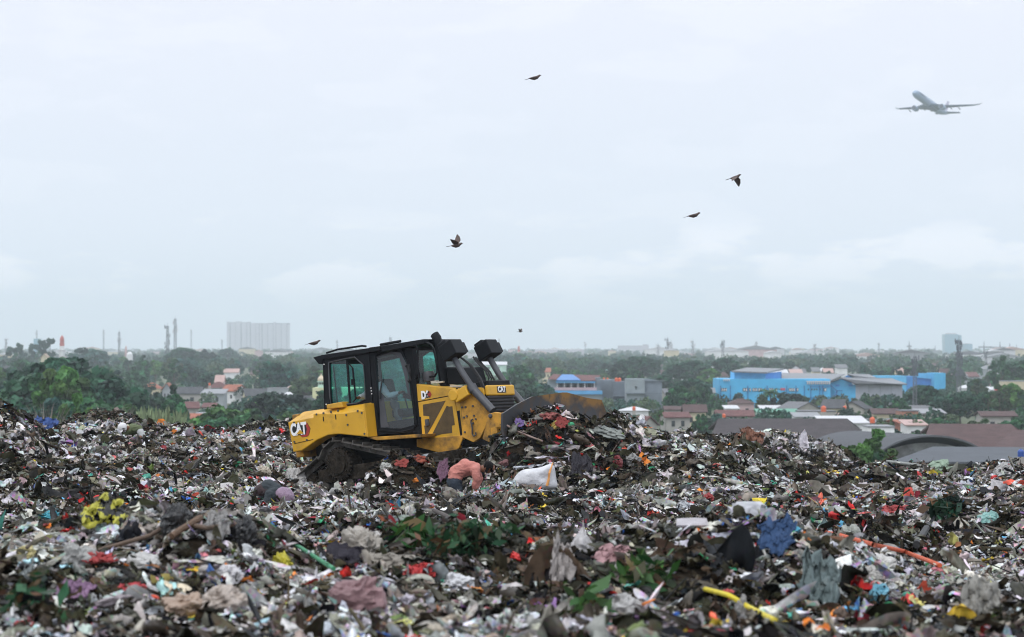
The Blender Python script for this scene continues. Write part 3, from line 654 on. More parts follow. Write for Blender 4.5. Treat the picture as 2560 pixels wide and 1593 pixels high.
# pillar in front, mirror, grab rails
pr = MB()
def FR(u, v, y): q = A(u, v, y); return Vector((q[0], y, q[1]))
pr.tube([FR(1312, 132, -0.45), FR(1360, 150, -0.5), FR(1385, 190, -0.52), FR(1412, 340, -0.52), FR(1415, 400, -0.52), FR(1392, 436, -0.5), FR(1350, 440, -0.45)], 0.022, 8)
pr.tube([FR(1188, 140, -0.6), FR(1222, 150, -0.6), FR(1240, 200, -0.6), FR(1240, 420, -0.6), FR(1215, 462, -0.6)], 0.02, 8)
pr.build('grab_rail', [blk], dz, smooth=True)
mi_ = MB(); mi_.box(FR(1225, 320, -0.58), (0.1, 0.03, 0.62), (0, R(-4), 0)); mi_.build('mirror', [blk], dz, bevel=0.015)
# inside the cab
st = MB(); zs = m0b[1] + 0.42
st.box((m0b[0] + 0.0, 0.05, zs), (0.55, 0.55, 0.16)); st.box((m0b[0] - 0.28, 0.05, zs + 0.42), (0.14, 0.52, 0.7), (0, R(-10), 0))
st.build('seat', [rub], dz, bevel=0.04)
cn = MB(); cn.box((m0b[0] + 0.55, -0.15, zs + 0.28), (0.35, 0.25, 0.1), (0, R(20), 0)); cn.cyl((m0b[0] + 0.5, -0.3, zs), (m0b[0] + 0.45, -0.32, zs + 0.34), 0.015, n=8); cn.ell((m0b[0] + 0.45, -0.32, zs + 0.36), 0.035)
cn.box((m0b[0] + 0.8, 0.0, zs - 0.1), (0.2, 0.8, 0.55)); cn.build('control_console', [blk], dz, bevel=0.01)
fl = MB(); fl.box((m0b[0] - 0.15, 0, m0b[1] + 0.07), (1.7, 1.0, 0.1)); fl.build('cab_floor', [blk], dz)

# ---- engine hood, its side nearest the camera
HYW = -0.52
hd = MB()
h_tl, h_tm, h_tr = A(1225, 503, HYW), B(505, 545, HYW), B(600, 538, HYW)
ft = B(985, 512, HYW + 1.04)                           # far top corner of the front
h_bl, h_bm = B(190, 1000, HYW), B(558, 965, HYW)
f_t, f_b = B(752, 535, HYW), B(790, 735, HYW)
hood = [h_tl, h_tm, f_t, (f_t[0] + 0.02, f_t[1] - 0.9), (h_bm[0] + 0.2, h_bm[1] - 0.05), (h_bl[0] - 0.02, h_bl[1] - 0.02)]
hd.prism(hood, HYW, 0.38); hd.build('engine_hood', [yel], dz, bevel=0.02)
ep = MB()
for quad, m_, off in (([(185, 672), (492, 608), (545, 975), (205, 1005)], 0, 0.014), ):
    ep.prism([B(u, v, HYW) for u, v in quad], HYW - off, HYW + 0.01)
ep.build('side_door', [yel], dz, bevel=0.006)
em = MB()
for pl in ([(210, 690), (415, 655), (300, 870), (235, 985), (222, 880), (270, 870), (268, 795), (215, 790)],
           [(425, 700), (445, 708), (475, 705), (498, 872), (470, 880), (474, 945), (385, 955), (280, 985)]):
    em.prism([B(u, v, HYW) for u, v in pl], HYW - 0.018, HYW - 0.010)
em.build('side_grille', [meshm], dz)
lt = MB(); x, z = B(252, 850, HYW); lt.box((x, HYW - 0.028, z), (0.09, 0.03, 0.13)); lt.cyl((x, HYW - 0.04, z), (x, HYW - 0.052, z), 0.03, n=10)
lt.build('door_latch', [gry], dz)
sm = MB()
for a, b in (((160, 664), (505, 600)), ((505, 600), (508, 545)), ((545, 602), (566, 962)), ((160, 664), (195, 1000)), ((195, 1000), (560, 970)), ((508, 545), (522, 545))):
    a, b = B(*a, HYW), B(*b, HYW); sm.tube([(a[0], HYW - 0.004, a[1]), (b[0], HYW - 0.004, b[1])], 0.008, 5)
sm.build('panel_seam', [blk], dz)
# lower engine guard plates, muddy
lg = MB(); lg.prism([B(u, v, HYW - 0.03) for u, v in ((150, 1000), (560, 968), (562, 1000), (530, 1080), (440, 1145), (150, 1070))], HYW - 0.03, HYW + 0.06)
lg.build('engine_guard', [yeld], dz, bevel=0.008)
# radiator guard side with lift-cylinder bracket, bolts and tie-down hook
sg = MB(); sg.prism([B(u, v, HYW - 0.05) for u, v in ((512, 548), (600, 540), (690, 600), (800, 780), (765, 900), (720, 990), (660, 1030), (560, 985), (545, 640))], HYW - 0.05, HYW + 0.05)
sg.build('radiator_guard', [yeld], dz, bevel=0.01)
for u, v in ((562, 715), (592, 713), (657, 703), (577, 806), (603, 795), (668, 789), (683, 820), (660, 858), (586, 938)):
    x, z = B(u, v, HYW - 0.05); hk = MB(); hk.cyl((x, HYW - 0.045, z), (x, HYW - 0.07, z), 0.021, n=8); hk.build('bolt', [gry], dz)
hk = MB()
hk.tube([(*B(u, v, HYW - 0.08)[:1], HYW - 0.08, B(u, v, HYW - 0.08)[1]) for u, v in ((655, 822), (640, 832), (638, 850), (650, 900), (650, 955), (665, 975), (682, 965), (680, 940))], 0.016, 6)
hk.build('tie_down_hook', [gry], dz)
# front: yellow top panel and dark grille bars
xf = f_t[0] + 0.03
gz1, gz0 = B(752, 540, HYW)[1], B(785, 608, HYW)[1]; gb = B(860, 735, HYW)[1]
fg = MB(); fg.box((xf + 0.03, -0.06, (gz1 + gz0) / 2 + 0.02), (0.08, 0.92, gz1 - gz0 + 0.05)); fg.build('grille_top_panel', [yel], dz, bevel=0.03)
gr = MB(); gr.box((xf - 0.01, -0.06, gz0 - 0.4), (0.06, 0.9, 0.86), mi=0)
for k in range(12): gr.box((xf + 0.045, -0.06, gz0 - 0.03 - k * 0.068), (0.05, 0.88, 0.024), (0, R(25), 0), mi=1)
gr.build('radiator_grille', [blkp, gry], dz)
# dark raised housing ahead of the cab, exhaust stack, precleaner
hs = MB(); hs.prism([B(u, v, -0.3) for u, v in ((410, 352), (560, 355), (600, 508), (430, 510))], -0.3, 0.42); hs.build('hood_housing', [blk], dz, bevel=0.03)
hs = MB(); a, b = B(745, 470, -0.1), B(940, 465, 0.4); hs.box((f_t[0] - 0.12, -0.04, f_t[1] + 0.07), (0.34, 0.74, 0.13)); hs.build('fan_cover', [blk], dz, bevel=0.02)
exq = MB(); xe, ze = B(400, 485, -0.2); xt, zt_ = B(345, 150, -0.2)
exq.tube([(xe, -0.2, ze - 0.1), (xe - (xe - xt) * 0.5, -0.2, (ze + zt_) / 2), (xt, -0.2, zt_), (xt - 0.02, -0.2, zt_ + 0.14), (xt - 0.07, -0.2, zt_ + 0.22)], [0.105, 0.1, 0.095, 0.095, 0.09], 14)
exq.build('exhaust_stack', [blk], dz, smooth=True)
pc = MB(); x, z = B(262, 500, -0.3); pc.lathe([(0.05, 0), (0.055, 0.05), (0.13, 0.06), (0.145, 0.2), (0.12, 0.26), (0.03, 0.27)], (x, -0.3, z - 0.02), 16); pc.build('air_precleaner', [gry], dz, smooth=True)
dbx = MB(); x, z = B(320, 500, -0.4)
dbx.box((x, -0.42, z + 0.03), (0.14, 0.09, 0.05)); dbx.box((x + 0.12, -0.4, z + 0.01), (0.16, 0.1, 0.03), (0, 0, 0.3)); dbx.build('hood_debris', [mat('scrap_paper', (0.5, 0.45, 0.36), 0.8)], dz)

# ---- lift cylinders with box heads, either side of the hood
def lift(s):
    y = s * -0.60
    def Q(u, v): q = B(u, v, -0.60); return Vector((q[0], y, q[1]))
    r = MB(); r.tube([Q(478, 255), Q(560, 400), Q(655, 545)], 0.064, 12)
    cyl = r.build('lift_cylinder', [gry], dz, smooth=True)
    r = MB(); r.tube([Q(655, 545), Q(835, 745)], [0.088, 0.08], 12); r.tube([Q(640, 520), Q(668, 568)], [0.1, 0.1], 12); r.build('cylinder_sleeve', [gry], cyl, smooth=True)
    hb = MB(); cen = Q(468, 195); d = (Q(655, 545) - Q(478, 255)).normalized(); ang = math.atan2(d.x, d.z)
    hb.box(cen + d * 0.02, (0.36, 0.38, 0.33), (0, R(-22), 0)); hb.box(cen - d * 0.15 + Vector((-0.06, -0.02 * s, -0.0)), (0.22, 0.28, 0.1), (0, R(-22), 0))
    hb.build('cylinder_head_cover', [blk], dz, bevel=0.02)
    tb = MB(); tb.box(cen + Vector((0.0, 0.3 * s if s > 0 else 0.3, -0.0)) + Vector((0.06, 0, 0.04)), (0.04, 0.18, 0.22), (0, R(-22), 0)); tb.build('head_lug', [blk], dz, bevel=0.01)
    ho_ = MB()
    for k in range(3):
        o_ = k * 0.035
        if s > 0: ps = [Q(545, 280), Q(620, 340), Q(700, 455), Q(735, 545)]
        else: ps = [Q(415, 275), Q(455, 330), Q(525, 400), Q(560, 470), Q(545, 545), Q(500, 570)]
        ps = [p + Vector((-o_ * 1.0, 0.1 if s > 0 else -0.12 - o_, o_ * 0.6)) for p in ps]
        ho_.tube(ps, 0.019, 6)
    ho_.build('hydraulic_hose', [rub], dz, smooth=True)
    yk = MB(); e = Q(600, 590); yk.box((e.x - 0.08, y, e.z), (0.36, 0.22, 0.22), (0, R(-20), 0)); yk.cyl((e.x - 0.26, y - 0.13, e.z + 0.0), (e.x - 0.26, y + 0.13, e.z + 0.0), 0.12, n=14)
    yk.build('cylinder_trunnion', [yel], dz, bevel=0.02)
lift(1); lift(-1)

# ---- blade on its push frame
BX = 2.75
def blade_x():
    d = DMI.to_3x3() @ Vector(((1258 - CX) / F, 1, -(1032 - HY) / F)); t = (-1.8 - _co.y) / d.y; return (_co + d * t).x
BX = blade_x()
def BL(px, py):
    """blade point seen through a pixel: in the plane x = BX"""
    d = DMI.to_3x3() @ Vector(((px - CX) / F, 1, -(py - HY) / F)); t = (BX - _co.x) / d.x; p = _co + d * t; return p.y, p.z
topl = [BL(1000 + u * .27778, 820 + v * .27778) for u, v in ((930, 768), (1050, 690), (1190, 618), (1490, 577), (1660, 624), (1745, 640), (1832, 648), (1866, 780))]
bd = MB(); ny = 25; ylist = np.linspace(topl[0][0], topl[-1][0], ny); ztp = np.interp(ylist, [a for a, b in topl], [b for a, b in topl])
zlow = 0.12; nzv = 9; front = []; back = []
for k, (yy, zz) in enumerate(zip(ylist, ztp)):
    for j in range(nzv):
        t = j / (nzv - 1); z = zlow + (zz - zlow) * t; xc = 0.10 * (2 * t - 0.9) ** 2 + 0.16 * (1 - t)
        front.append((BX - 0.12 + xc, yy, z)); back.append((BX - 0.12 + xc - 0.05, yy, z))
vs = front + back; n1 = len(front); fs = []
for k in range(ny - 1):
    for j in range(nzv - 1):
        a = k * nzv + j; fs.append((a, a + nzv, a + nzv + 1, a + 1)); fs.append((n1 + a, n1 + a + 1, n1 + a + nzv + 1, n1 + a + nzv))
    a = k * nzv + nzv - 1; fs.append((a, a + nzv, n1 + a + nzv, n1 + a))
for j in range(nzv - 1):
    fs.append((j, j + 1, n1 + j + 1, n1 + j)); a = (ny - 1) * nzv + j; fs.append((a + 1, a, n1 + a, n1 + a + 1))
bd.add(vs, fs); blade = bd.build('blade', [bladem], dz, smooth=True)
ce = MB(); ce.box((BX + 0.02, 0, zlow - 0.02), (0.05, 3.6, 0.2), (0, R(-20), 0)); ce.build('cutting_edge', [gry], blade)
rb = MB()
for yy in (-1.2, -0.4, 0.4, 1.2): rb.box((BX - 0.36, yy, 0.7), (0.16, 0.06, 0.9))
rb.box((BX - 0.38, 0, 0.75), (0.14, 3.3, 0.2)); rb.build('blade_rib', [yeld], blade)
# rounded side bracket nearest the camera with its pivot
sb = MB(); y = -0.95
outl = [B(u, v, y) for u, v in ((792, 775), (850, 758), (905, 768), (940, 820), (972, 895), (905, 945), (860, 990), (800, 1030), (740, 1000), (765, 900))]
sb.prism(outl, y, y + 0.12)
x, z = B(816, 792, y); sb.cyl((x, y - 0.03, z), (x, y + 0.5, z), 0.045, n=12, mi=1)
sb.build('lift_bracket', [yeld, gry], dz, bevel=0.012)
sb = MB(); sb.prism(outl, -y - 0.12, -y); sb.cyl((x, -y + 0.03, z), (x, -y - 0.5, z), 0.045, n=12, mi=1); sb.build('lift_bracket', [yeld, gry], dz, bevel=0.012)
pa = MB()
for s in (1, -1):
    pa.tube([(0.2, s * -0.4, 0.42), (1.4, s * -0.42, 0.42), (x, s * -0.6, 0.5), (BX - 0.4, s * -0.7, 0.5)], [0.12, 0.13, 0.14, 0.14], 8)
pa.box((1.6, 0, 0.42), (0.2, 0.9, 0.2))
pa.build('push_frame', [gry], dz)

# ---- tracks
def track(s):
    yc = s * -0.93
    sx, sz = A(512, 1225, -1.2); sr = 0.44
    tq = B(655, 1225, -1.2); fx_, fz_ = tq[0] - 0.12, tq[1] - 0.40; rx, rz = sx - 0.95, 0.34
    pts = []
    def arc(cx, cz, r, a0, a1, n):
        for k in range(n + 1):
            a = R(a0 + (a1 - a0) * k / n); pts.append((cx + r * math.cos(a), cz + r * math.sin(a)))
    arc(sx, sz, sr + 0.02, 150, 80, 8)
    mid = A(1000, 1128, -1.2); mid2 = A(1300, 1198, -1.2)
    pts.append(mid); pts.append(mid2)
    arc(fx_, fz_, 0.40, 75, -80, 9); arc(rx, rz, 0.34, -95, -190, 6)
    # resample evenly
    P_ = [Vector((x, 0, z)) for x, z in pts] + [Vector((pts[0][0], 0, pts[0][1]))]
    segs = [(P_[i + 1] - P_[i]).length for i in range(len(P_) - 1)]; tot = sum(segs); n = 42; st_ = tot / n
    links = []; acc = 0; i = 0
    for k in range(n):
        d = k * st_
        while acc + segs[i] < d: acc += segs[i]; i += 1
        t = (d - acc) / segs[i]; links.append((P_[i].lerp(P_[i + 1], t), (P_[i + 1] - P_[i]).normalized()))
    tr = empty('track', (0, 0, 0)); tr.parent = dz
    sh = MB()
    for p, d in links:
        ang = -math.atan2(d.z, d.x); nrm = Vector((-d.z, 0, d.x))
        if nrm.dot(p - Vector((0, 0, 0.7))) < 0: nrm = -nrm
        c = Vector((p.x, yc, p.z)) + nrm * 0.015
        sh.box(c, (st_ * 0.93, 0.56, 0.022), (0, ang, 0)); sh.box(c + nrm * 0.042 - d * st_ * 0.36, (0.022, 0.555, 0.08), (0, ang, 0))
    sh.build('track_shoe', [trk], tr)
    lk = MB()
    for p, d in links:
        ang = -math.atan2(d.z, d.x); nrm = Vector((-d.z, 0, d.x))
        if nrm.dot(p - Vector((0, 0, 0.7))) < 0: nrm = -nrm
        for yo in (-0.1, 0.1): lk.box(Vector((p.x, yc + yo, p.z)) - nrm * 0.055, (st_ * 0.96, 0.05, 0.095), (0, ang, 0))
        lk.cyl(Vector((p.x, yc - 0.14, p.z)) - nrm * 0.05, Vector((p.x, yc + 0.14, p.z)) - nrm * 0.05, 0.025, n=6)
    lk.build('track_chain', [trk], tr)
    sp_ = MB(); sp_.cyl((sx, yc - 0.22, sz), (sx, yc + 0.2, sz), sr - 0.14, n=24); sp_.cyl((sx, yc - 0.26, sz), (sx, yc - 0.2, sz), 0.2, n=20)
    for k in range(25):
        a = 2 * math.pi * k / 25; sp_.box((sx + (sr - 0.12) * math.cos(a), yc - 0.18, sz + (sr - 0.12) * math.sin(a)), (0.05, 0.06, 0.035), (0, -a, 0))
    for k in range(9):
        a = 2 * math.pi * k / 9; sp_.cyl((sx + 0.25 * math.cos(a), yc - 0.25, sz + 0.25 * math.sin(a)), (sx + 0.25 * math.cos(a), yc - 0.2, sz + 0.25 * math.sin(a)), 0.018, n=6)
    sp_.build('sprocket', [mudm], tr)
    for cx_, cz_, r_ in ((fx_, fz_, 0.31), (rx, rz, 0.25)):
        iw = MB(); iw.cyl((cx_, yc - 0.12, cz_), (cx_, yc + 0.12, cz_), r_, n=20); iw.cyl((cx_, yc - 0.16, cz_), (cx_, yc + 0.16, cz_), 0.12, n=14); iw.build('idler_wheel', [mudm], tr)
    rf_ = MB(); rf_.box(((fx_ + rx) / 2, yc, 0.42), (fx_ - rx - 0.6, 0.26, 0.3)); rf_.build('roller_frame', [mudm], tr, bevel=0.02)
    for k in range(6):
        rl_ = MB(); xx = rx + 0.45 + k * (fx_ - rx - 0.9) / 5; rl_.cyl((xx, yc - 0.13, 0.2), (xx, yc + 0.13, 0.2), 0.1, n=12); rl_.build('track_roller', [trk], tr)
track(1); track(-1)
rp = MB(); rp.box((side[0][0] + 0.05, 0, 1.35), (0.2, 1.9, 0.9)); rp.build('rear_housing', [yeld], dz, bevel=0.02)

# ---- badges
def side_M(u, v, y, fn=A, rot=0.0):
    q = fn(u, v, y); return Matrix.Translation((q[0], y, q[1])) @ Matrix.Rotation(rot, 4, 'Y') @ Matrix.Rotation(R(90), 4, 'X')
def hexpatch(uv, y, m, off, th, name, fn=A):
    k = MB(); k.prism([fn(u, v, y) for u, v in uv], y - off, y - off + th); return k.build(name, [m], dz)
lm = TY - 0.004
bg = MB(); bg.prism([A(u, v, TY) for u, v in ((100, 880), (112, 868), (245, 852), (275, 905), (262, 962), (245, 978), (200, 984), (180, 965), (118, 970), (104, 950))], TY - 0.004, TY + 0.002, 0)
bg.prism([A(u, v, TY) for u, v in ((226, 856), (243, 854), (273, 905), (258, 968), (243, 976), (200, 982), (186, 968), (236, 958), (244, 908))], TY - 0.007, TY - 0.003, 1)
bg.prism([A(u, v, TY) for u, v in ((183, 915), (218, 950), (150, 960))], TY - 0.016, TY - 0.0145, 2)
bg.build('logo_patch', [blkp, redp, yel], dz)
a, b = A(104, 925, TY), A(226, 908, TY); tilt = -math.atan2(b[1] - a[1], b[0] - a[0])
text_mesh('CAT', 0.335, 0.003, whitep, dz, side_M(166, 915, TY - 0.011, A, tilt), fat=0.016, xs=0.66, name='logo_lettering')
bg = MB(); bg.prism([B(u, v, HYW) for u, v in ((196, 582), (262, 568), (284, 598), (270, 626), (205, 636))], HYW - 0.004, HYW + 0.002, 0)
bg.prism([B(u, v, HYW) for u, v in ((262, 568), (270, 567), (285, 598), (274, 627), (266, 627), (274, 598))], HYW - 0.007, HYW - 0.003, 1); bg.build('model_patch', [blkp, redp], dz)
text_mesh('D6', 0.215, 0.003, whitep, dz, side_M(224, 606, HYW - 0.009, B, tilt), fat=0.012, xs=0.72, name='model_lettering')
text_mesh('XE', 0.09, 0.003, redp, dz, side_M(262, 602, HYW - 0.009, B, tilt), fat=0.003, xs=0.8, name='model_lettering')
MF = Matrix.Translation((xf + 0.074, -0.06, (gz1 + gz0) / 2 + 0.03)) @ Matrix.Rotation(R(90), 4, 'Z') @ Matrix.Rotation(R(90), 4, 'X')
bg = MB(); bg.box((xf + 0.07, -0.06, (gz1 + gz0) / 2 + 0.03), (0.008, 0.3, 0.13)); bg.build('logo_patch', [blkp], dz)
text_mesh('CAT', 0.15, 0.003, whitep, dz, MF @ Matrix.Translation((0, 0, 0.004)), fat=0.005, xs=0.9, name='logo_lettering')
# ---------------------------------------------------------------- trees and plants
m_leaf = mat('foliage', (0, 0, 0), 0.6, var=0.25, vscale=0.6, spec=0.25, attr='Col', trans=0.22)
m_bark = mat('bark', (0.09, 0.07, 0.05), 0.9, var=0.3)
tr_ = np.random.default_rng(21)
GREENS = {'dark': (0.018, 0.066, 0.036), 'mid': (0.03, 0.098, 0.042), 'fresh': (0.062, 0.15, 0.036), 'olive': (0.062, 0.1, 0.045), 'blue': (0.022, 0.082, 0.06), 'dusk': (0.03, 0.058, 0.042), 'reed': (0.16, 0.2, 0.11), 'rust': (0.2, 0.09, 0.06)}
def cards(cen, size, nrm_bias, rng, aspect=1.0):
    n = len(cen); nr = rng.normal(0, 1, (n, 3)) + nrm_bias; nr /= np.linalg.norm(nr, axis=1, keepdims=True)
    t = np.cross(nr, rng.normal(0, 1, (n, 3))); t /= np.linalg.norm(t, axis=1, keepdims=True); b = np.cross(nr, t)
    s = (size * np.exp(rng.normal(0, 0.3, n)))[:, None] / 2
    V = np.stack([cen - t * s * aspect, cen - b * s, cen + t * s * aspect, cen + b * s], 1).reshape(-1, 3)
    return V, np.arange(4 * n).reshape(-1, 4)
def crown_data(kind, nclump, nleaf, ls, green, seed):
    """leaf clumps on a lobed crown; nominal height 10 m"""
    rng = np.random.default_rng(seed)
    rx, rz, cz = {'broad': (4.6, 3.2, 5.9), 'round': (3.4, 3.7, 5.6), 'tall': (2.2, 4.4, 5.5), 'airy': (3.0, 4.0, 6.0), 'bush': (4.2, 3.8, 4.2)}[kind]
    th = rng.uniform(0, 2 * np.pi, nclump); ph = np.arcsin(rng.uniform(-0.75, 1, nclump)); rr = rng.uniform(0.55, 1.0, nclump) ** 0.6
    lob = 1 + 0.16 * np.sin(3 * th + rng.uniform(0, 6)) + 0.12 * np.sin(5 * th + 2 * ph + rng.uniform(0, 6))
    c = np.stack([rx * rr * lob * np.cos(th) * np.cos(ph), rx * rr * lob * np.sin(th) * np.cos(ph), cz + rz * rr * np.sin(ph) * (1 + 0.12 * np.sin(4 * th))], 1)
    cs = rng.uniform(0.55, 1.25, nclump) * (0.22 if kind != 'airy' else 0.2) * rx
    k = rng.integers(0, nclump, nleaf); d = rng.normal(0, 1, (nleaf, 3)); d /= np.linalg.norm(d, axis=1, keepdims=True)
    pos = c[k] + d * (cs[k] * rng.uniform(0.5, 1.0, nleaf) ** 0.5)[:, None] * np.array([1, 1, 0.7])
    pos[:, 2] = np.maximum(pos[:, 2], 0.3)
    V, Q = cards(pos, ls, d * 1.2 + np.array([0, 0, 0.6]), rng)
    g = np.array(GREENS[green]); cl = np.exp(rng.normal(0, 0.36, nclump)); tint = 1 + rng.normal(0, 0.1, (nclump, 3))
    col = g * cl[k][:, None] * tint[k] * np.exp(rng.normal(0, 0.15, (nleaf, 1)))
    return V, Q, np.repeat(np.clip(col, 0.008, 0.4), 4, 0), c
def mesh_only(name, V, Q, C, m):
    o = raw_mesh(name, V, Q, m, False, C); me = o.data; bpy.data.objects.remove(o); return me
def trunk_mesh(kind, c, seed):
    rng = random.Random(seed); t = MB(); zt = 4.5
    t.tube([(0, 0, -0.6), (rng.uniform(-.1, .1), 0, 1.5), (rng.uniform(-.3, .3), rng.uniform(-.3, .3), zt)], [0.3, 0.24, 0.15], 7)
    for q in c[:: max(1, len(c) // 8)]:
        t.tube([(0, 0, zt * rng.uniform(0.45, 0.9)), (q[0] * 0.5, q[1] * 0.5, (q[2] + zt) / 2), tuple(q)], [0.11, 0.07, 0.03], 5)
    me_o = t.build('trunk', m_bark); me = me_o.data; bpy.data.objects.remove(me_o); return me
TREES = {}
def tree_kind(key, kind, ncl, nl, ls, green, seed):
    V, Q, C, c = crown_data(kind, ncl, nl, ls, green, seed); TREES[key] = (mesh_only('crown', V, Q, C, m_leaf), trunk_mesh(kind, c, seed))
NEAR = ['dark', 'mid', 'fresh', 'olive', 'blue', 'dusk']
for gi, g_ in enumerate(NEAR):
    for ki, k_ in enumerate(('broad', 'round', 'bush', 'tall', 'airy')):
        tree_kind(f'{k_}_{g_}_n', k_, 70 if k_ != 'airy' else 34, 5200 if k_ != 'airy' else 2600, 0.58, g_, 100 + gi * 10 + ki)
        tree_kind(f'{k_}_{g_}_f', k_, 34 if k_ != 'airy' else 22, 1100 if k_ != 'airy' else 600, 0.85, g_, 300 + gi * 10 + ki)
tree_kind('broad_rust_f', 'round', 30, 900, 0.8, 'rust', 77)
tree_kind('sapling', 'airy', 46, 5200, 0.42, 'fresh', 55); tree_kind('sapling_low', 'round', 46, 5200, 0.42, 'mid', 56)
def palm_kind(key, seed):
    rng = np.random.default_rng(seed); t = MB(); t.tube([(0, 0, -0.5), (0.2, 0, 3), (0.1, 0, 6), (0.35, 0, 8.4)], [0.24, 0.17, 0.14, 0.12], 7)
    tm = t.build('trunk', m_bark); tme = tm.data; bpy.data.objects.remove(tm)
    Vs, Qs, Cs = [], [], []; off = 0
    for k in range(22):
        a = rng.uniform(0, 6.28); e = rng.uniform(-0.2, 1.2); Ln = rng.uniform(2.4, 3.2); n = 9
        d = np.array([np.cos(a), np.sin(a)]); side = np.array([-np.sin(a), np.cos(a), 0])
        for s in (-1, 1):
            u = np.linspace(0, 1, n); r = Ln * u * np.cos(e * 0.6); z = 8.4 + Ln * (np.sin(e) * u - 0.75 * u ** 2)
            mid = np.stack([0.35 + d[0] * r, d[1] * r, z], 1); w = 0.5 * np.sin(np.pi * (0.12 + 0.85 * u))
            edge = mid + side * s * w[:, None] - np.array([0, 0, 1]) * (w * 0.7)[:, None]
            for i in range(n - 1):
                Vs.append(np.array([mid[i], mid[i + 1] * .6 + mid[i] * .4, edge[i + 1] * .6 + edge[i] * .4 - [0, 0, .1], edge[i]])); Qs.append(np.arange(4) + off); off += 4
                Cs.append(np.tile(np.array(GREENS['mid']) * np.exp(rng.normal(0, 0.3)), (4, 1)))
    TREES[key] = (mesh_only('crown', np.concatenate(Vs), np.array(Qs), np.concatenate(Cs), m_leaf), tme)
palm_kind('palm', 5)

TREE_MADE = {}
def tree(key, loc, h, label, group=None, name='tree', rz=0.0, wide=1.0, cat='tree'):
    """one tree: an empty at its foot, crown and trunk under it"""
    cr_, tk_ = TREES[key]; o = empty(name, loc, (0, 0, rz)); s = h / 10.0; o.scale = (s * wide, s * wide, s)
    tag(o, label, cat, group); link('crown', cr_, o); link('trunk', tk_, o)
    return o
def gY(py): return CZ * F / (py - HY)
def tree_at(key, px, ptop, Y, label, group=None, name='tree', wide=1.0, rz=None, sink=0.0):
    h = zof(ptop, Y) + 0.35 + sink; X = (px - CX) / F * Y
    return tree(key, (X, Y, -0.35 - sink), h * 1.02, label, group, name, rz if rz is not None else (px * 0.37) % 6.28, wide)

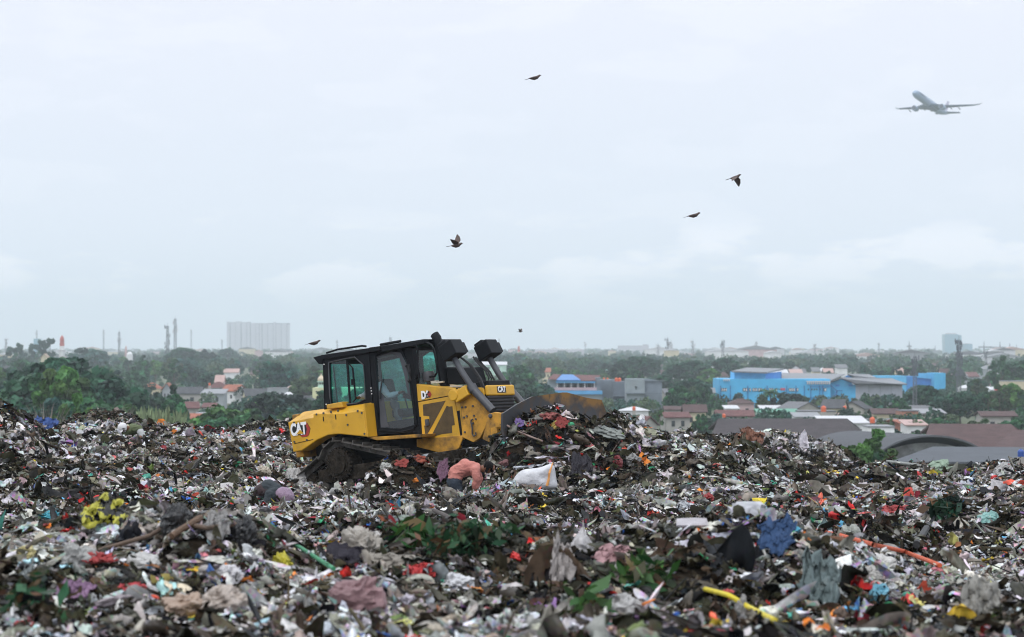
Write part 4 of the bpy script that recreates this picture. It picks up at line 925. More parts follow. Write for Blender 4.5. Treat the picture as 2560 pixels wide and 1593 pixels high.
# big leafy mass below the landfill edge at left
NT = [
 ('broad_mid_n', 95, 925, 372, 1.15, 'wide mid green tree left of the darkest crown in the left grove'),
 ('bush_dark_n', 30, 948, 360, 1.1, 'dark leafy tree cut by the left picture edge, above the highest rubbish'),
 ('broad_dark_n', 150, 890, 392, 1.0, 'darkest and tallest rounded tree at the top of the left grove'),
 ('round_fresh_n', 160, 922, 352, 0.8, 'bright green tree in the middle of the left grove'),
 ('bush_mid_n', 205, 950, 345, 1.15, 'broad green tree at the right shoulder of the left grove'),
 ('bush_blue_n', 120, 975, 330, 1.0, 'bluish green bush low in the left grove'),
 ('broad_dark_n', 250, 942, 372, 1.1, 'dark tree sloping down the right side of the left grove'),
 ('bush_dusk_n', 60, 1000, 322, 1.2, 'dull dark bush just above the rubbish at far left'),
 ('bush_mid_n', 290, 975, 352, 1.1, 'low green tree at the right foot of the left grove'),
 ('bush_olive_n', 340, 985, 345, 1.0, 'olive bush with bare twigs right of the left grove'),
 ('bush_mid_n', 235, 1000, 318, 1.0, 'green bush behind the two low rubbish mounds at left'),
 ('bush_dark_n', 320, 1005, 325, 1.0, 'small dark bush behind the person in the pale cap'),
 ('round_mid_n', 425, 990, 380, 0.8, 'rounded green tree before the orange roofs at left'),
 ('round_dusk_n', 388, 975, 430, 0.7, 'small brownish tree in front of the orange roof at left'),
 ('bush_fresh_n', 570, 985, 372, 1.2, 'large fresh green tree left of the bulldozer rear'),
 ('bush_mid_n', 545, 1010, 350, 1.0, 'green bush beside the low red roof, left of the bulldozer'),
 ('bush_mid_n', 640, 1000, 362, 1.1, 'green tree between the large fresh tree and the bulldozer'),
 ('bush_olive_n', 700, 1005, 350, 1.1, 'olive green bush touching the yellow tank of the bulldozer'),
 ('bush_mid_n', 760, 1030, 345, 0.9, 'low green bush behind the bulldozer tank'),
 ('bush_fresh_n', 615, 1035, 335, 1.0, 'low bright bush just above the rubbish left of the bulldozer'),
 ('sapling', 190, 1000, 250, 0.6, 'thin pale leaved sapling standing above the rubbish mounds at left'),
 ('round_mid_n', 1755, 1032, 470, 0.8, 'green tree at the left end of the long dark roof'),
 ('bush_mid_n', 1700, 1060, 440, 0.8, 'low green bush left of the tree at the long dark roof'),
 ('bush_dark_n', 1650, 1062, 430, 0.9, 'dark low bush right of the red brown gable roof'),
 ('airy_fresh_n', 1650, 1025, 520, 0.5, 'slim light green tree beside the white roofed house'),
 ('sapling', 2170, 1088, 215, 0.9, 'small light green tree in front of the curved roof'),
 ('sapling_low', 2192, 1124, 215, 0.9, 'low shrub at the foot of the small tree before the curved roof'),
 ('broad_dark_n', 2400, 985, 560, 1.2, 'big dark tree below the tall telecom mast at right'),
 ('bush_mid_n', 2355, 1030, 470, 1.2, 'mid green tree left of the big dark tree at right'),
 ('broad_mid_n', 2470, 975, 600, 1.1, 'broad green tree right of the tall telecom mast'),
 ('bush_olive_n', 2450, 1035, 430, 1.3, 'olive tree mass above the brown roof at right'),
 ('bush_mid_n', 2530, 1030, 420, 1.2, 'green tree above the right end of the brown roof'),
 ('bush_mid_n', 2300, 1065, 400, 1.3, 'low green bushes just above the curved roof'),
 ('bush_fresh_n', 2260, 1072, 395, 1.0, 'bright low bush left of the bushes above the curved roof'),
 ('broad_dark_n', 2540, 975, 640, 1.1, 'dark tree cut by the right picture edge below the peach building'),
 ('broad_dark_n', 2310, 962, 640, 1.2, 'dark rounded tree between the slim mast and the tall mast'),
 ('bush_mid_n', 2260, 1000, 620, 1.0, 'green tree at the right end of the grey warehouse wall'),
 ('tall_dark_n', 2192, 992, 640, 0.9, 'dark spiky conifer like tree before the grey warehouse wall'),
 ('tall_dark_n', 2214, 990, 650, 0.7, 'narrow dark pointed tree right beside the spiky tree at the warehouse'),
 ('broad_dark_n', 2440, 945, 760, 0.7, 'small very dark tree behind the white roof at right'),
 ('round_mid_n', 1765, 983, 640, 1.0, 'rounded tree left of the blue building'),
 ('bush_dark_n', 1810, 1000, 650, 0.8, 'dark bush at the left foot of the blue building'),
 ('bush_mid_n', 1985, 1002, 620, 0.7, 'small bush at the foot of the blue building'),
 ('bush_mid_n', 1945, 1030, 540, 0.9, 'green shrub mass among the low roofs before the blue building'),
 ('bush_olive_n', 2150, 1022, 560, 1.0, 'olive bush among the roofs before the grey warehouse'),
 ('bush_mid_n', 2190, 1030, 555, 0.9, 'green bush right of the brick wall before the warehouse'),
 ('round_mid_n', 1675, 985, 640, 0.9, 'dense green tree right of the tall grey block'),
 ('broad_dark_n', 1600, 890, 1150, 1.5, 'big dark rounded tree on the skyline left of centre right'),
 ('broad_dark_n', 1725, 900, 1000, 1.5, 'second big dark rounded tree right of the biggest one'),
 ('broad_dark_n', 1810, 893, 1100, 1.2, 'big dark rounded tree just behind the left end of the blue building'),
 ('round_dark_n', 1893, 896, 1200, 1.1, 'dark rounded tree peeping over the grey roof of the blue building'),
 ('round_dark_n', 2162, 918, 1000, 0.8, 'small dark tree on the ridge line above the warehouse roofs'),
 ('broad_blue_n', 2115, 892, 1500, 1.8, 'wide bluish tree mass on the skyline above the warehouse'),
 ('broad_dark_n', 460, 868, 1500, 1.3, 'dark wide tree on the skyline right of the two masts'),
 ('round_dusk_n', 515, 870, 1500, 1.0, 'dull purple green round tree on the skyline left of the pale apartment block'),
 ('round_blue_n', 568, 866, 2100, 1.1, 'faint blue tree at the foot of the pale apartment block'),
 ('broad_blue_n', 225, 868, 1500, 1.4, 'bluish wide tree on the skyline right of the red minaret'),
 ('tall_dark_f', 122, 845, 1500, 0.8, 'tall loose tree standing above the skyline left of the red minaret'),
 ('round_dark_f', 92, 850, 1600, 0.7, 'second tall tree above the skyline, further left'),
 ('round_dark_f', 40, 858, 1500, 0.8, 'loose crowned tree above the skyline at far left'),
 ('airy_mid_n', 2500, 893, 820, 0.8, 'tall loose tree rising right of the tall telecom mast'),
 ('broad_mid_n', 2540, 898, 900, 1.2, 'tall leafy tree at the right picture edge near the skyline'),
]
for key, px, pt, Y, wd, lab in NT: tree_at(key, px, pt, Y, lab, wide=wd)
tree_at('palm', 1928, 966, 600, 'coconut palm in front of the blue building', name='palm_tree', wide=1.5)
tree_at('palm', 672, 880, 1500, 'far palm on the skyline below the pale apartment block', name='palm_tree')
tree_at('palm', 258, 940, 700, 'palm rising from the trees right of the left grove', name='palm_tree')
tree_at('palm', 1905, 995, 630, 'smaller palm left of the coconut palm before the blue building', name='palm_tree')

# belts of trees filling the plain; each is a tree of its own
rr_ = random.Random(11)
def blocked(px, Y):
    for a, b, y0, y1 in ((1790, 2385, 600, 960), (1360, 1668, 560, 760), (1540, 1640, 440, 600), (340, 810, 500, 660), (1780, 2150, 255, 340), (2060, 2560, 200, 320), (490, 660, 660, 860), (1640, 2200, 500, 580), (1160, 1275, 1050, 1230), (340, 480, 700, 860), (2380, 2560, 700, 800)):
        if a < px < b and y0 < Y < y1: return True
    return False
zones = [(-80, 760, 'at the left of the picture'), (760, 1340, 'behind the bulldozer'), (1340, 1800, 'between the bulldozer blade and the blue building'), (1800, 2640, 'around and behind the blue building')]
spec = [('broad', 'wide'), ('round', 'rounded'), ('bush', 'low dense'), ('tall', 'tall narrow'), ('airy', 'loose')]
placed = []
def belt(n, Y0, Y1, hh, lod, dist, px0=-80, px1=2640, greens=('dark', 'mid', 'mid', 'blue', 'olive', 'dusk', 'fresh')):
    made = 0; tries = 0
    while made < n and tries < n * 8:
        tries += 1
        Y = math.exp(rr_.uniform(math.log(Y0), math.log(Y1))); px = rr_.uniform(px0, px1)
        X = (px - CX) / F * Y
        if blocked(px, Y): continue
        if any(abs(X - a) + abs(Y - b) * 0.5 < 4.2 for a, b in placed[-160:]): continue
        placed.append((X, Y)); k, kn = rr_.choice(spec); g = rr_.choice(greens); h = rr_.uniform(*hh)
        zn = next((z for a, b, z in zones if a <= px < b), zones[0][2])
        tree(f'{k}_{g}_{lod}', (X, Y, -0.35), h, f'{kn} tree, {dist} belt, {zn}', f'{kn} trees in the {dist} belt {zn}', rz=rr_.uniform(0, 6.28), wide=rr_.uniform(0.85, 1.25)); made += 1
belt(46, 440, 700, (6, 10), 'n', 'nearer', -80, 1340)
belt(34, 560, 800, (4.5, 8), 'n', 'nearer', 1340, 2640)
belt(70, 700, 1100, (7, 12), 'n', 'middle', -80, 1340)
belt(40, 850, 1300, (6, 10), 'n', 'middle', 1340, 2640)
belt(75, 1100, 1900, (8, 13), 'f', 'far', -80, 1340)
belt(45, 1300, 2200, (7, 11), 'f', 'far', 1340, 2640)

# woodland beyond that nobody could count
def wood(name, n, Y0, Y1, hh, label, leaf=130, ls=1.5):
    rng = np.random.default_rng(len(name)); Y = Y0 + (Y1 - Y0) * rng.random(n) ** 0.8; X = rng.uniform(-0.215, 0.215, n) * Y; h = rng.uniform(*hh, n)
    k = np.repeat(np.arange(n), leaf); m = len(k); d = rng.normal(0, 1, (m, 3)); d /= np.linalg.norm(d, axis=1, keepdims=True); d[:, 2] = np.abs(d[:, 2]) * 1.3 - 0.3
    rad = (h * rng.uniform(0.35, 0.75, n))[k]; r = rng.uniform(0.6, 1, m)
    pos = np.stack([X[k] + d[:, 0] * rad * r, Y[k] + d[:, 1] * rad * r, (h * 0.5)[k] + d[:, 2] * (h * 0.5)[k] * r - 0.2], 1)
    V, Q = cards(pos, ls, d + np.array([0, 0, .5]), rng)
    gs = np.array([GREENS[q] for q in ('dark', 'mid', 'blue', 'dusk', 'olive')]); col = gs[rng.integers(0, 5, n)][k] * np.exp(rng.normal(0, 0.2, (m, 1)))
    o = raw_mesh(name, V, Q, m_leaf, False, np.repeat(col, 4, 0)); tag(o, label, 'woodland', None, 'stuff')
wood('distant_woodland', 1700, 1250, 3000, (6, 11), 'blue green woodland filling the plain towards the skyline')
wood('skyline_woodland', 1500, 3000, 7500, (7, 13), 'faint hazy treetops along the skyline', 70, 3.0)
wood('undergrowth', 1300, 420, 1250, (1.5, 4.5), 'scrub and hedges between the houses and trees', 150, 0.6)

# pale reeds and banana leaves at the landfill foot
def reeds(px0, px1, ptop, Y, n, label, cat='reeds'):
    rng = np.random.default_rng(int(px0)); Vs, Qs, Cs = [], [], []; off = 0
    for k in range(n):
        px = rng.uniform(px0, px1); yy = Y * rng.uniform(0.97, 1.03); x = (px - CX) / F * yy; zt = zof(ptop + rng.uniform(-6, 26), yy); zb_ = zt - rng.uniform(2.2, 3.5)
        lean = rng.normal(0, 0.7); w = rng.uniform(0.1, 0.22); u = np.linspace(0, 1, 5); sx = rng.uniform(-1, 1)
        mx = x + lean * u ** 2; z = zb_ + (zt - zb_) * (u - 0.25 * u ** 3 * abs(lean)); ww = w * np.sin(np.pi * (0.15 + 0.83 * u))
        for i in range(4):
            Vs.append(np.array([[mx[i] - ww[i], yy + sx * .1, z[i]], [mx[i] + ww[i], yy, z[i]], [mx[i + 1] + ww[i + 1], yy, z[i + 1]], [mx[i + 1] - ww[i + 1], yy + sx * .1, z[i + 1]]])); Qs.append(np.arange(4) + off); off += 4
            Cs.append(np.tile(np.array(GREENS['reed']) * np.exp(rng.normal(0, 0.3)), (4, 1)))
    o = raw_mesh('reed_bed', np.concatenate(Vs), np.array(Qs), m_leaf, False, np.concatenate(Cs)); tag(o, label, cat, None, 'stuff')
reeds(345, 455, 1018, 190, 260, 'pale spiky reeds behind the rubbish crest right of the person in the cap')
reeds(60, 130, 1042, 170, 70, 'pale reeds behind the dip in the rubbish at left')
def bare_bush(px, ptop, Y, w, label):
    rng = random.Random(px); t = MB(); x = (px - CX) / F * Y; zt = zof(ptop, Y)
    for k in range(46):
        a = rng.uniform(-1, 1); h = rng.uniform(0.5, 1); t.tube([(x + a * w * 0.15, Y, zt - 3.4), (x + a * w * 0.6, Y + rng.uniform(-.6, .6), zt - 3.4 + 2 * h), (x + a * w, Y + rng.uniform(-1, 1), zt - 3.4 + 3.4 * h)], [0.04, 0.03, 0.012], 4)
    o = t.build('bare_bush', mat('bare_twigs', (0.19, 0.165, 0.14), 0.9)); tag(o, label, 'bush')
bare_bush(120, 1005, 240, 2.2, 'leafless grey bush low in front of the left grove')
bare_bush(275, 1008, 245, 2.4, 'leafless grey bush behind the rubbish crest, right of the thin sapling')

# ---------------------------------------------------------------- buildings
CM = {}
def cmat(name, col, rough=0.8, **k):
    if name not in CM: CM[name] = mat(name, col, rough, **{'var': 0.12, 'vscale': 0.6, **k})
    return CM[name]
def tile_mat(name, col, s=3.2):
    m = mat(name, col, 0.85, var=0.25, vscale=0.9, dirt=tuple(c * 0.45 for c in col), dscale=0.8, damt=0.35)
    n, l = m.node_tree.nodes, m.node_tree.links; w = n.new('ShaderNodeTexWave'); w.inputs['Scale'].default_value = s; w.bands_direction = 'Z'; w.inputs['Distortion'].default_value = 0.3
    t = n.new('ShaderNodeTexCoord'); l.new(t.outputs['Object'], w.inputs[0]); b = n.new('ShaderNodeBump'); b.inputs['Strength'].default_value = 0.7; b.inputs['Distance'].default_value = 0.12
    l.new(w.outputs[0], b.inputs['Height']); l.new(b.outputs[0], n['Principled BSDF'].inputs['Normal']); return m
def sheet_mat(name, col, s=2.2, axis='X', rough=0.5):
    m = mat(name, col, rough, spec=0.2, var=0.12, vscale=0.5, dirt=tuple(c * 0.6 for c in col), dscale=0.5, damt=0.25)
    n, l = m.node_tree.nodes, m.node_tree.links; w = n.new('ShaderNodeTexWave'); w.inputs['Scale'].default_value = s; w.bands_direction = axis
    t = n.new('ShaderNodeTexCoord'); l.new(t.outputs['Object'], w.inputs[0]); b = n.new('ShaderNodeBump'); b.inputs['Strength'].default_value = 0.6; b.inputs['Distance'].default_value = 0.08
    l.new(w.outputs[0], b.inputs['Height']); l.new(b.outputs[0], n['Principled BSDF'].inputs['Normal']); return m
RM = {'orange': tile_mat('orange_tiles', (0.32, 0.11, 0.065)), 'red': tile_mat('red_tiles', (0.12, 0.045, 0.042)), 'brown': tile_mat('brown_tiles', (0.07, 0.036, 0.034)), 'darkb': tile_mat('dark_brown_tiles', (0.04, 0.031, 0.034)),
      'grey': sheet_mat('grey_fibre_sheets', (0.13, 0.13, 0.14)), 'dgrey': tile_mat('dark_grey_tiles', (0.06, 0.062, 0.07)), 'white': sheet_mat('white_sheets', (0.58, 0.58, 0.60)), 'pale': sheet_mat('pale_sheets', (0.25, 0.255, 0.27)), 'pink': sheet_mat('pinkish_sheets', (0.45, 0.3, 0.27)), 'green': sheet_mat('green_sheets', (0.09, 0.3, 0.2)), 'blue': sheet_mat('blue_sheets', (0.08, 0.22, 0.5))}
WM = {'white': cmat('white_render', (0.68, 0.68, 0.68)), 'grey': cmat('grey_render', (0.3, 0.32, 0.34)), 'cream': cmat('cream_render', (0.55, 0.48, 0.33)), 'brick': cmat('raw_brick', (0.36, 0.15, 0.1), vscale=3, var=0.3), 'pink': cmat('pink_render', (0.5, 0.36, 0.36)), 'green': cmat('pale_green_render', (0.42, 0.6, 0.5)), 'dirty': cmat('stained_render', (0.36, 0.34, 0.31), dirt=(0.16, 0.14, 0.12), dscale=0.6, damt=0.4)}
m_win = cmat('window_dark', (0.03, 0.035, 0.04), 0.25)
m_orange = cmat('orange_plastic', (0.62, 0.11, 0.035), 0.45)

def house(px0, px1, pr, pe, Y, roof, wall, label, kind='gable', depth=8.0, yaw=0.0, wins=2, name='house', rdir='x', group=None, zb=-0.35, ov=0.35):
    """house: ridge row pr, eave row pe; ridge runs across the view ('x') or away from it ('y')"""
    X0, X1 = (px0 - CX) / F * Y, (px1 - CX) / F * Y; w = (X1 - X0); zr, ze = zof(pr, Y), zof(pe, Y); cx_ = (X0 + X1) / 2
    o = empty(name, (cx_, Y + depth / 2, 0), (0, 0, R(yaw))); tag(o, label, 'house' if name == 'house' else name.replace('_', ' '), group)
    hw, hd_ = w / 2 - ov, depth / 2 - ov; wl_ = MB()
    if kind == 'flat': wl_.box((0, 0, (ze + zb) / 2), (w, depth, ze - zb))
    else: wl_.box((0, 0, (ze + zb) / 2), (hw * 2, hd_ * 2, ze - zb))
    r_ = MB(); t_ = 0.16
    if kind == 'gable' and rdir == 'x':
        for s in (-1, 1): r_.add([(-w / 2, 0, zr), (w / 2, 0, zr), (w / 2, s * depth / 2, ze), (-w / 2, s * depth / 2, ze), (-w / 2, 0, zr - t_), (w / 2, 0, zr - t_), (w / 2, s * depth / 2, ze - t_), (-w / 2, s * depth / 2, ze - t_)], [(0, 1, 2, 3), (7, 6, 5, 4), (2, 6, 7, 3), (0, 3, 7, 4), (1, 5, 6, 2)])
        for s in (-1, 1): wl_.add([(s * hw, -hd_, ze - 0.02), (s * hw, hd_, ze - 0.02), (s * hw, 0, zr - t_ - 0.05)], [(0, 1, 2) if s > 0 else (2, 1, 0)])
    elif kind == 'gable':
        for s in (-1, 1): r_.add([(0, -depth / 2, zr), (0, depth / 2, zr), (s * w / 2, depth / 2, ze), (s * w / 2, -depth / 2, ze), (0, -depth / 2, zr - t_), (0, depth / 2, zr - t_), (s * w / 2, depth / 2, ze - t_), (s * w / 2, -depth / 2, ze - t_)], [(0, 1, 2, 3), (7, 6, 5, 4), (2, 6, 7, 3), (0, 3, 7, 4), (1, 5, 6, 2)])
        for s in (-1, 1): wl_.add([(-hw, s * hd_, ze - 0.02), (hw, s * hd_, ze - 0.02), (0, s * hd_, zr - t_ - 0.05)], [(0, 1, 2)])
    elif kind == 'hip':
        k = min(w * 0.32, depth * 0.5)
        if w > depth: a, b = (-w / 2 + k, 0, zr), (w / 2 - k, 0, zr)
        else: a, b = (-w * 0.08, 0, zr), (w * 0.08, 0, zr)
        c4 = [(-w / 2, -depth / 2, ze), (w / 2, -depth / 2, ze), (w / 2, depth / 2, ze), (-w / 2, depth / 2, ze)]
        r_.add([a, b] + c4, [(0, 2, 3, 1), (1, 3, 4), (1, 4, 5, 0), (0, 5, 2), (5, 4, 3, 2)])
    elif kind == 'shed':
        r_.add([(-w / 2, -depth / 2, ze), (w / 2, -depth / 2, ze), (w / 2, depth / 2, zr), (-w / 2, depth / 2, zr), (-w / 2, -depth / 2, ze - t_), (w / 2, -depth / 2, ze - t_), (w / 2, depth / 2, zr - t_), (-w / 2, depth / 2, zr - t_)], [(0, 1, 2, 3), (7, 6, 5, 4), (0, 4, 5, 1), (1, 5, 6, 2), (2, 6, 7, 3), (3, 7, 4, 0)])
    else: r_.box((0, 0, ze + 0.1), (w + 0.2, depth + 0.2, 0.18))
    wl_.build('wall', wall if not isinstance(wall, str) else WM[wall], o); r_.build('roof', roof if not isinstance(roof, str) else RM[roof], o)
    for k in range(wins):
        fx = (k + 0.5) / wins * 2 - 1; wm = MB(); yf = -hd_ - 0.03 if kind != 'flat' else -depth / 2 - 0.03
        wm.box((fx * hw * 0.8, yf, max(1.3, ze - 1.5)), (min(1.3, w * 0.12), 0.08, 1.0)); wm.build('window', m_win, o)
    return o
def tank(px, ptop, pbot, Y, label, stand=False, m=None):
    zt, zb = zof(ptop, Y), zof(pbot, Y); h = zt - zb; r = h * 0.42; o = empty('water_tank', ((px - CX) / F * Y, Y, zb)); tag(o, label, 'water tank')
    b = MB(); b.lathe([(r * 0.96, 0), (r, h * 0.1), (r * 0.94, h * 0.3), (r, h * 0.5), (r * 0.96, h * 0.72), (r * 0.6, h * 0.88), (r * 0.25, h * 0.92)], (0, 0, 0), 16); b.build('tank_body', m or m_orange, o, smooth=True)
    b = MB(); b.lathe([(r * 0.26, h * 0.9), (r * 0.26, h * 0.99), (r * 0.1, h)], (0, 0, 0), 12); b.build('lid', m or m_orange, o)
    if stand:
        for sx_ in (-1, 1):
            for sy_ in (-1, 1): b = MB(); b.box((sx_ * r * 0.7, sy_ * r * 0.7, -zb / 2), (0.12, 0.12, zb)); b.build('stand_leg', cmat('stand_steel', (0.2, 0.2, 0.2)), o)
    else:
        b = MB(); b.box((0, 0, -0.6), (r * 1.9, r * 1.9, 1.2)); b.build('plinth', WM['dirty'], o)
    return o

HS = [ # px0, px1, ridge, eave, Y, roof, wall, label, kw
 (350, 402, 957, 972, 800, 'orange', 'cream', 'orange tiled house behind the small brownish tree at left', dict(kind='hip')),
 (402, 430, 957, 975, 780, 'orange', 'grey', 'narrow house with bright orange roof right of the brownish tree', dict(kind='gable', rdir='y')),
 (425, 505, 968, 984, 760, 'dgrey', 'dirty', 'long low house with dark grey roof in the left village', dict(kind='gable')),
 (515, 572, 955, 970, 830, 'red', 'grey', 'dull red roofed house with an orange tank, left village', dict(kind='hip')),
 (560, 604, 962, 978, 790, 'orange', 'white', 'house with orange gable roof left of the grey gabled hall', dict(kind='gable', rdir='x', yaw=-20)),
 (500, 562, 974, 984, 720, 'pale', 'grey', 'pale grey walled shed in the left village', dict(kind='shed', depth=10)),
 (604, 668, 972, 990, 760, 'dgrey', 'cream', 'dark grey roofed house right of the orange gable roof', dict(kind='gable', rdir='x', yaw=12)),
 (668, 720, 969, 972, 740, 'pale', 'grey', 'flat topped grey block in the left village', dict(kind='flat', wins=3)),
 (712, 748, 962, 972, 780, 'pink', 'pink', 'small pinkish house above the white tent roof', dict(kind='hip')),
 (690, 745, 981, 1002, 560, 'white', 'white', 'bright white tent shaped roof left of the bulldozer cab', dict(kind='hip', wins=0)),
 (722, 802, 990, 1012, 520, 'dgrey', 'grey', 'dark grey hipped roof just left of the bulldozer cab', dict(kind='hip')),
 (450, 492, 1005, 1020, 560, 'red', 'dirty', 'low red roof amid bushes left of the bulldozer', dict(kind='gable', rdir='x', yaw=10)),
 (503, 540, 1008, 1018, 590, 'red', 'white', 'small red roof with pale edge right of the low red roof', dict(kind='gable')),
 (452, 505, 1035, 1052, 470, 'orange', 'dirty', 'lowest orange red roof just above the rubbish crest', dict(kind='gable', rdir='x', yaw=-25)),
 (480, 515, 1033, 1040, 500, 'pale', 'white', 'white shed behind the lowest orange red roof', dict(kind='shed')),
 (668, 705, 933, 944, 1000, 'orange', 'pink', 'small orange roofed house high among the trees left of the cab', dict(kind='hip')),
 (535, 560, 938, 956, 900, 'pink', 'pink', 'reddish house half hidden above the dull red roof', dict(kind='gable')),
 (228, 252, 937, 942, 900, 'pale', 'white', 'pale low shed in the trees right of the left grove', dict(kind='shed', wins=0)),
 (318, 342, 950, 955, 880, 'pale', 'green', 'small pale green shed among the trees at left', dict(kind='shed', wins=0)),
 (335, 362, 964, 970, 800, 'pale', 'white', 'pale shed left of the orange tiled house', dict(kind='shed')),
 (-10, 32, 915, 930, 900, 'dgrey', 'white', 'dark roofed house with pale crest cut by the left picture edge', dict(kind='hip')),
 (100, 120, 884, 895, 1350, 'cream_', 'cream', 'pale pointed hall roof left of the red minaret', dict(kind='gable', rdir='y', wins=0)),
 (1172, 1268, 905, 912, 1180, 'white', 'green', 'long pale green hall seen between the bulldozer lift cylinders', dict(kind='shed', wins=3, depth=20)),
 (1355, 1378, 920, 930, 1150, 'orange', 'cream', 'tiny orange roof among the trees right of the lift cylinders', dict(kind='gable')),
 (1345, 1368, 965, 980, 760, 'pink', 'brick', 'brick coloured house left of the blue banded house', dict(kind='gable')),
 (1548, 1626, 1018, 1027, 560, 'white', 'white', 'white walled house with white hipped roof below the tall grey block', dict(kind='hip', wins=4)),
 (1546, 1634, 1041, 1064, 480, 'red', 'dirty', 'red brown gable roof at the crest of the pushed up rubbish', dict(kind='gable', rdir='x', yaw=-28, depth=7)),
 (1655, 1702, 972, 986, 700, 'grey', 'dirty', 'grey roofed house right of the tall grey block', dict(kind='gable', yaw=10)),
 (1668, 1704, 976, 994, 680, 'brown', 'pink', 'brown roofed house beside the grey roofed one', dict(kind='gable', rdir='y')),
 (1702, 1742, 972, 984, 720, 'grey', 'dirty', 'grey roofed house left of the rounded tree', dict(kind='hip')),
 (1738, 1790, 970, 982, 740, 'pale', 'dirty', 'pale grey roofed house between the rounded tree and the blue building', dict(kind='gable')),
 (1692, 1716, 988, 996, 650, 'white', 'white', 'small white roofed shed by the dense green tree', dict(kind='shed')),
 (1706, 1746, 988, 1006, 600, 'dgrey', 'pink', 'pinkish gabled house in the village left of the blue building', dict(kind='gable', rdir='y')),
 (1660, 1712, 1016, 1024, 570, 'brown', 'dirty', 'brown roofed cottage behind the slim light green tree', dict(kind='gable')),
 (1700, 1745, 1012, 1020, 600, 'pink', 'brick', 'brick cottage with pinkish roof left of the cream house', dict(kind='shed')),
 (1655, 1725, 1031, 1043, 520, 'red', 'dirty', 'patchy red roof above the low dark bush', dict(kind='gable', yaw=6)),
 (1708, 1770, 1012, 1030, 545, 'brown', 'cream', 'cream walled house among the low roofs', dict(kind='gable', rdir='x')),
 (1790, 1888, 1026, 1040, 520, 'red', 'dirty', 'long brown red tiled house with an orange tank before the blue building', dict(kind='gable', wins=4)),
 (1822, 1890, 997, 1009, 590, 'brown', 'pink', 'brown roof directly below the left part of the blue facade', dict(kind='hip')),
 (1812, 1850, 1015, 1021, 570, 'white', 'white', 'small flat white roof below the blue facade', dict(kind='shed', wins=0)),
 (1902, 1966, 1015, 1023, 575, 'white', 'white', 'white sheet roof at the foot of the coconut palm', dict(kind='shed')),
 (1893, 2002, 1024, 1031, 545, 'green', 'green', 'long green roof with white walls among the low roofs', dict(kind='shed', wins=4)),
 (1966, 2038, 1005, 1022, 570, 'grey', 'dirty', 'grey gabled house right of the coconut palm', dict(kind='gable', rdir='y', yaw=25)),
 (1985, 2055, 1033, 1042, 520, 'pale', 'white', 'pale walled low building in front of the green roof', dict(kind='shed', wins=4)),
 (2000, 2090, 1027, 1030, 540, 'grey', 'dirty', 'stained flat block with two bays right of the green roof', dict(kind='flat', wins=3)),
 (2062, 2122, 999, 1020, 575, 'dgrey', 'cream', 'cream walled house with dark grey gable roof before the warehouse', dict(kind='gable', rdir='x', yaw=-15)),
 (2110, 2180, 1003, 1022, 585, 'dgrey', 'dirty', 'dark grey roofed gabled house touching the warehouse wall', dict(kind='gable', rdir='y', yaw=-20)),
 (2090, 2126, 1032, 1038, 540, 'pink', 'brick', 'raw brick wall house below the cream walled house', dict(kind='flat', wins=0)),
 (2055, 2176, 1044, 1057, 450, 'white', 'white', 'wide white sheet roof with bluish wall above the long dark roof', dict(kind='shed', depth=12, wins=5)),
 (2178, 2260, 1049, 1056, 470, 'grey', 'grey', 'low grey shed right of the wide white roof', dict(kind='shed')),
 (2172, 2236, 1066, 1069, 400, 'pale', 'white', 'white yard wall block above the curved roof', dict(kind='flat', wins=1)),
 (2180, 2252, 1022, 1034, 540, 'brown', 'cream', 'brown roofed house with pale wall below the warehouse', dict(kind='gable')),
 (2254, 2296, 1026, 1029, 520, 'grey', 'brick', 'square raw block at the foot of the slim mast', dict(kind='flat', wins=0)),
 (2278, 2372, 1014, 1026, 580, 'grey', 'dirty', 'long grey roof right of the slim mast', dict(kind='gable')),
 (2296, 2368, 1024, 1033, 530, 'pale', 'dirty', 'pale sheet roof in front of the long grey roof', dict(kind='shed')),
 (2358, 2384, 1010, 1020, 600, 'orange', 'brick', 'small orange roof left of the big dark tree', dict(kind='gable')),
 (2232, 2268, 1050, 1058, 450, 'orange', 'brick', 'patchy orange tile roof right of the pole tank', dict(kind='gable', yaw=15)),
 (2262, 2322, 1052, 1062, 440, 'pink', 'white', 'pinkish white roof above the bushes at the curved roof', dict(kind='shed')),
 (2452, 2546, 1029, 1040, 500, 'brown', 'dirty', 'long dull brown roof showing through the trees at right', dict(kind='gable')),
 (2402, 2436, 963, 971, 800, 'white', 'white', 'bright white roofed shed right of the tall mast', dict(kind='hip', wins=1)),
 (2474, 2502, 968, 974, 800, 'white', 'white', 'white sheet roof beside the red tank at right', dict(kind='shed')),
 (2510, 2640, 951, 954, 780, 'pale', 'cream', 'peach coloured flat building at the right picture edge', dict(kind='flat', wins=0)),
 (2500, 2520, 985, 992, 700, 'pink', 'dirty', 'run down house below the peach building', dict(kind='shed')),
 (1660, 1690, 905, 910, 1500, 'white', 'white', 'white roof on the skyline between the big dark trees', dict(kind='gable', wins=0)),
 (1984, 1999, 917, 922, 1300, 'pale', 'white', 'small white tower like house behind the blue building roof', dict(kind='hip')),
]
RM['cream_'] = tile_mat('sandy_tiles', (0.45, 0.33, 0.24))
for h_ in HS: house(*h_[:8], **h_[8])
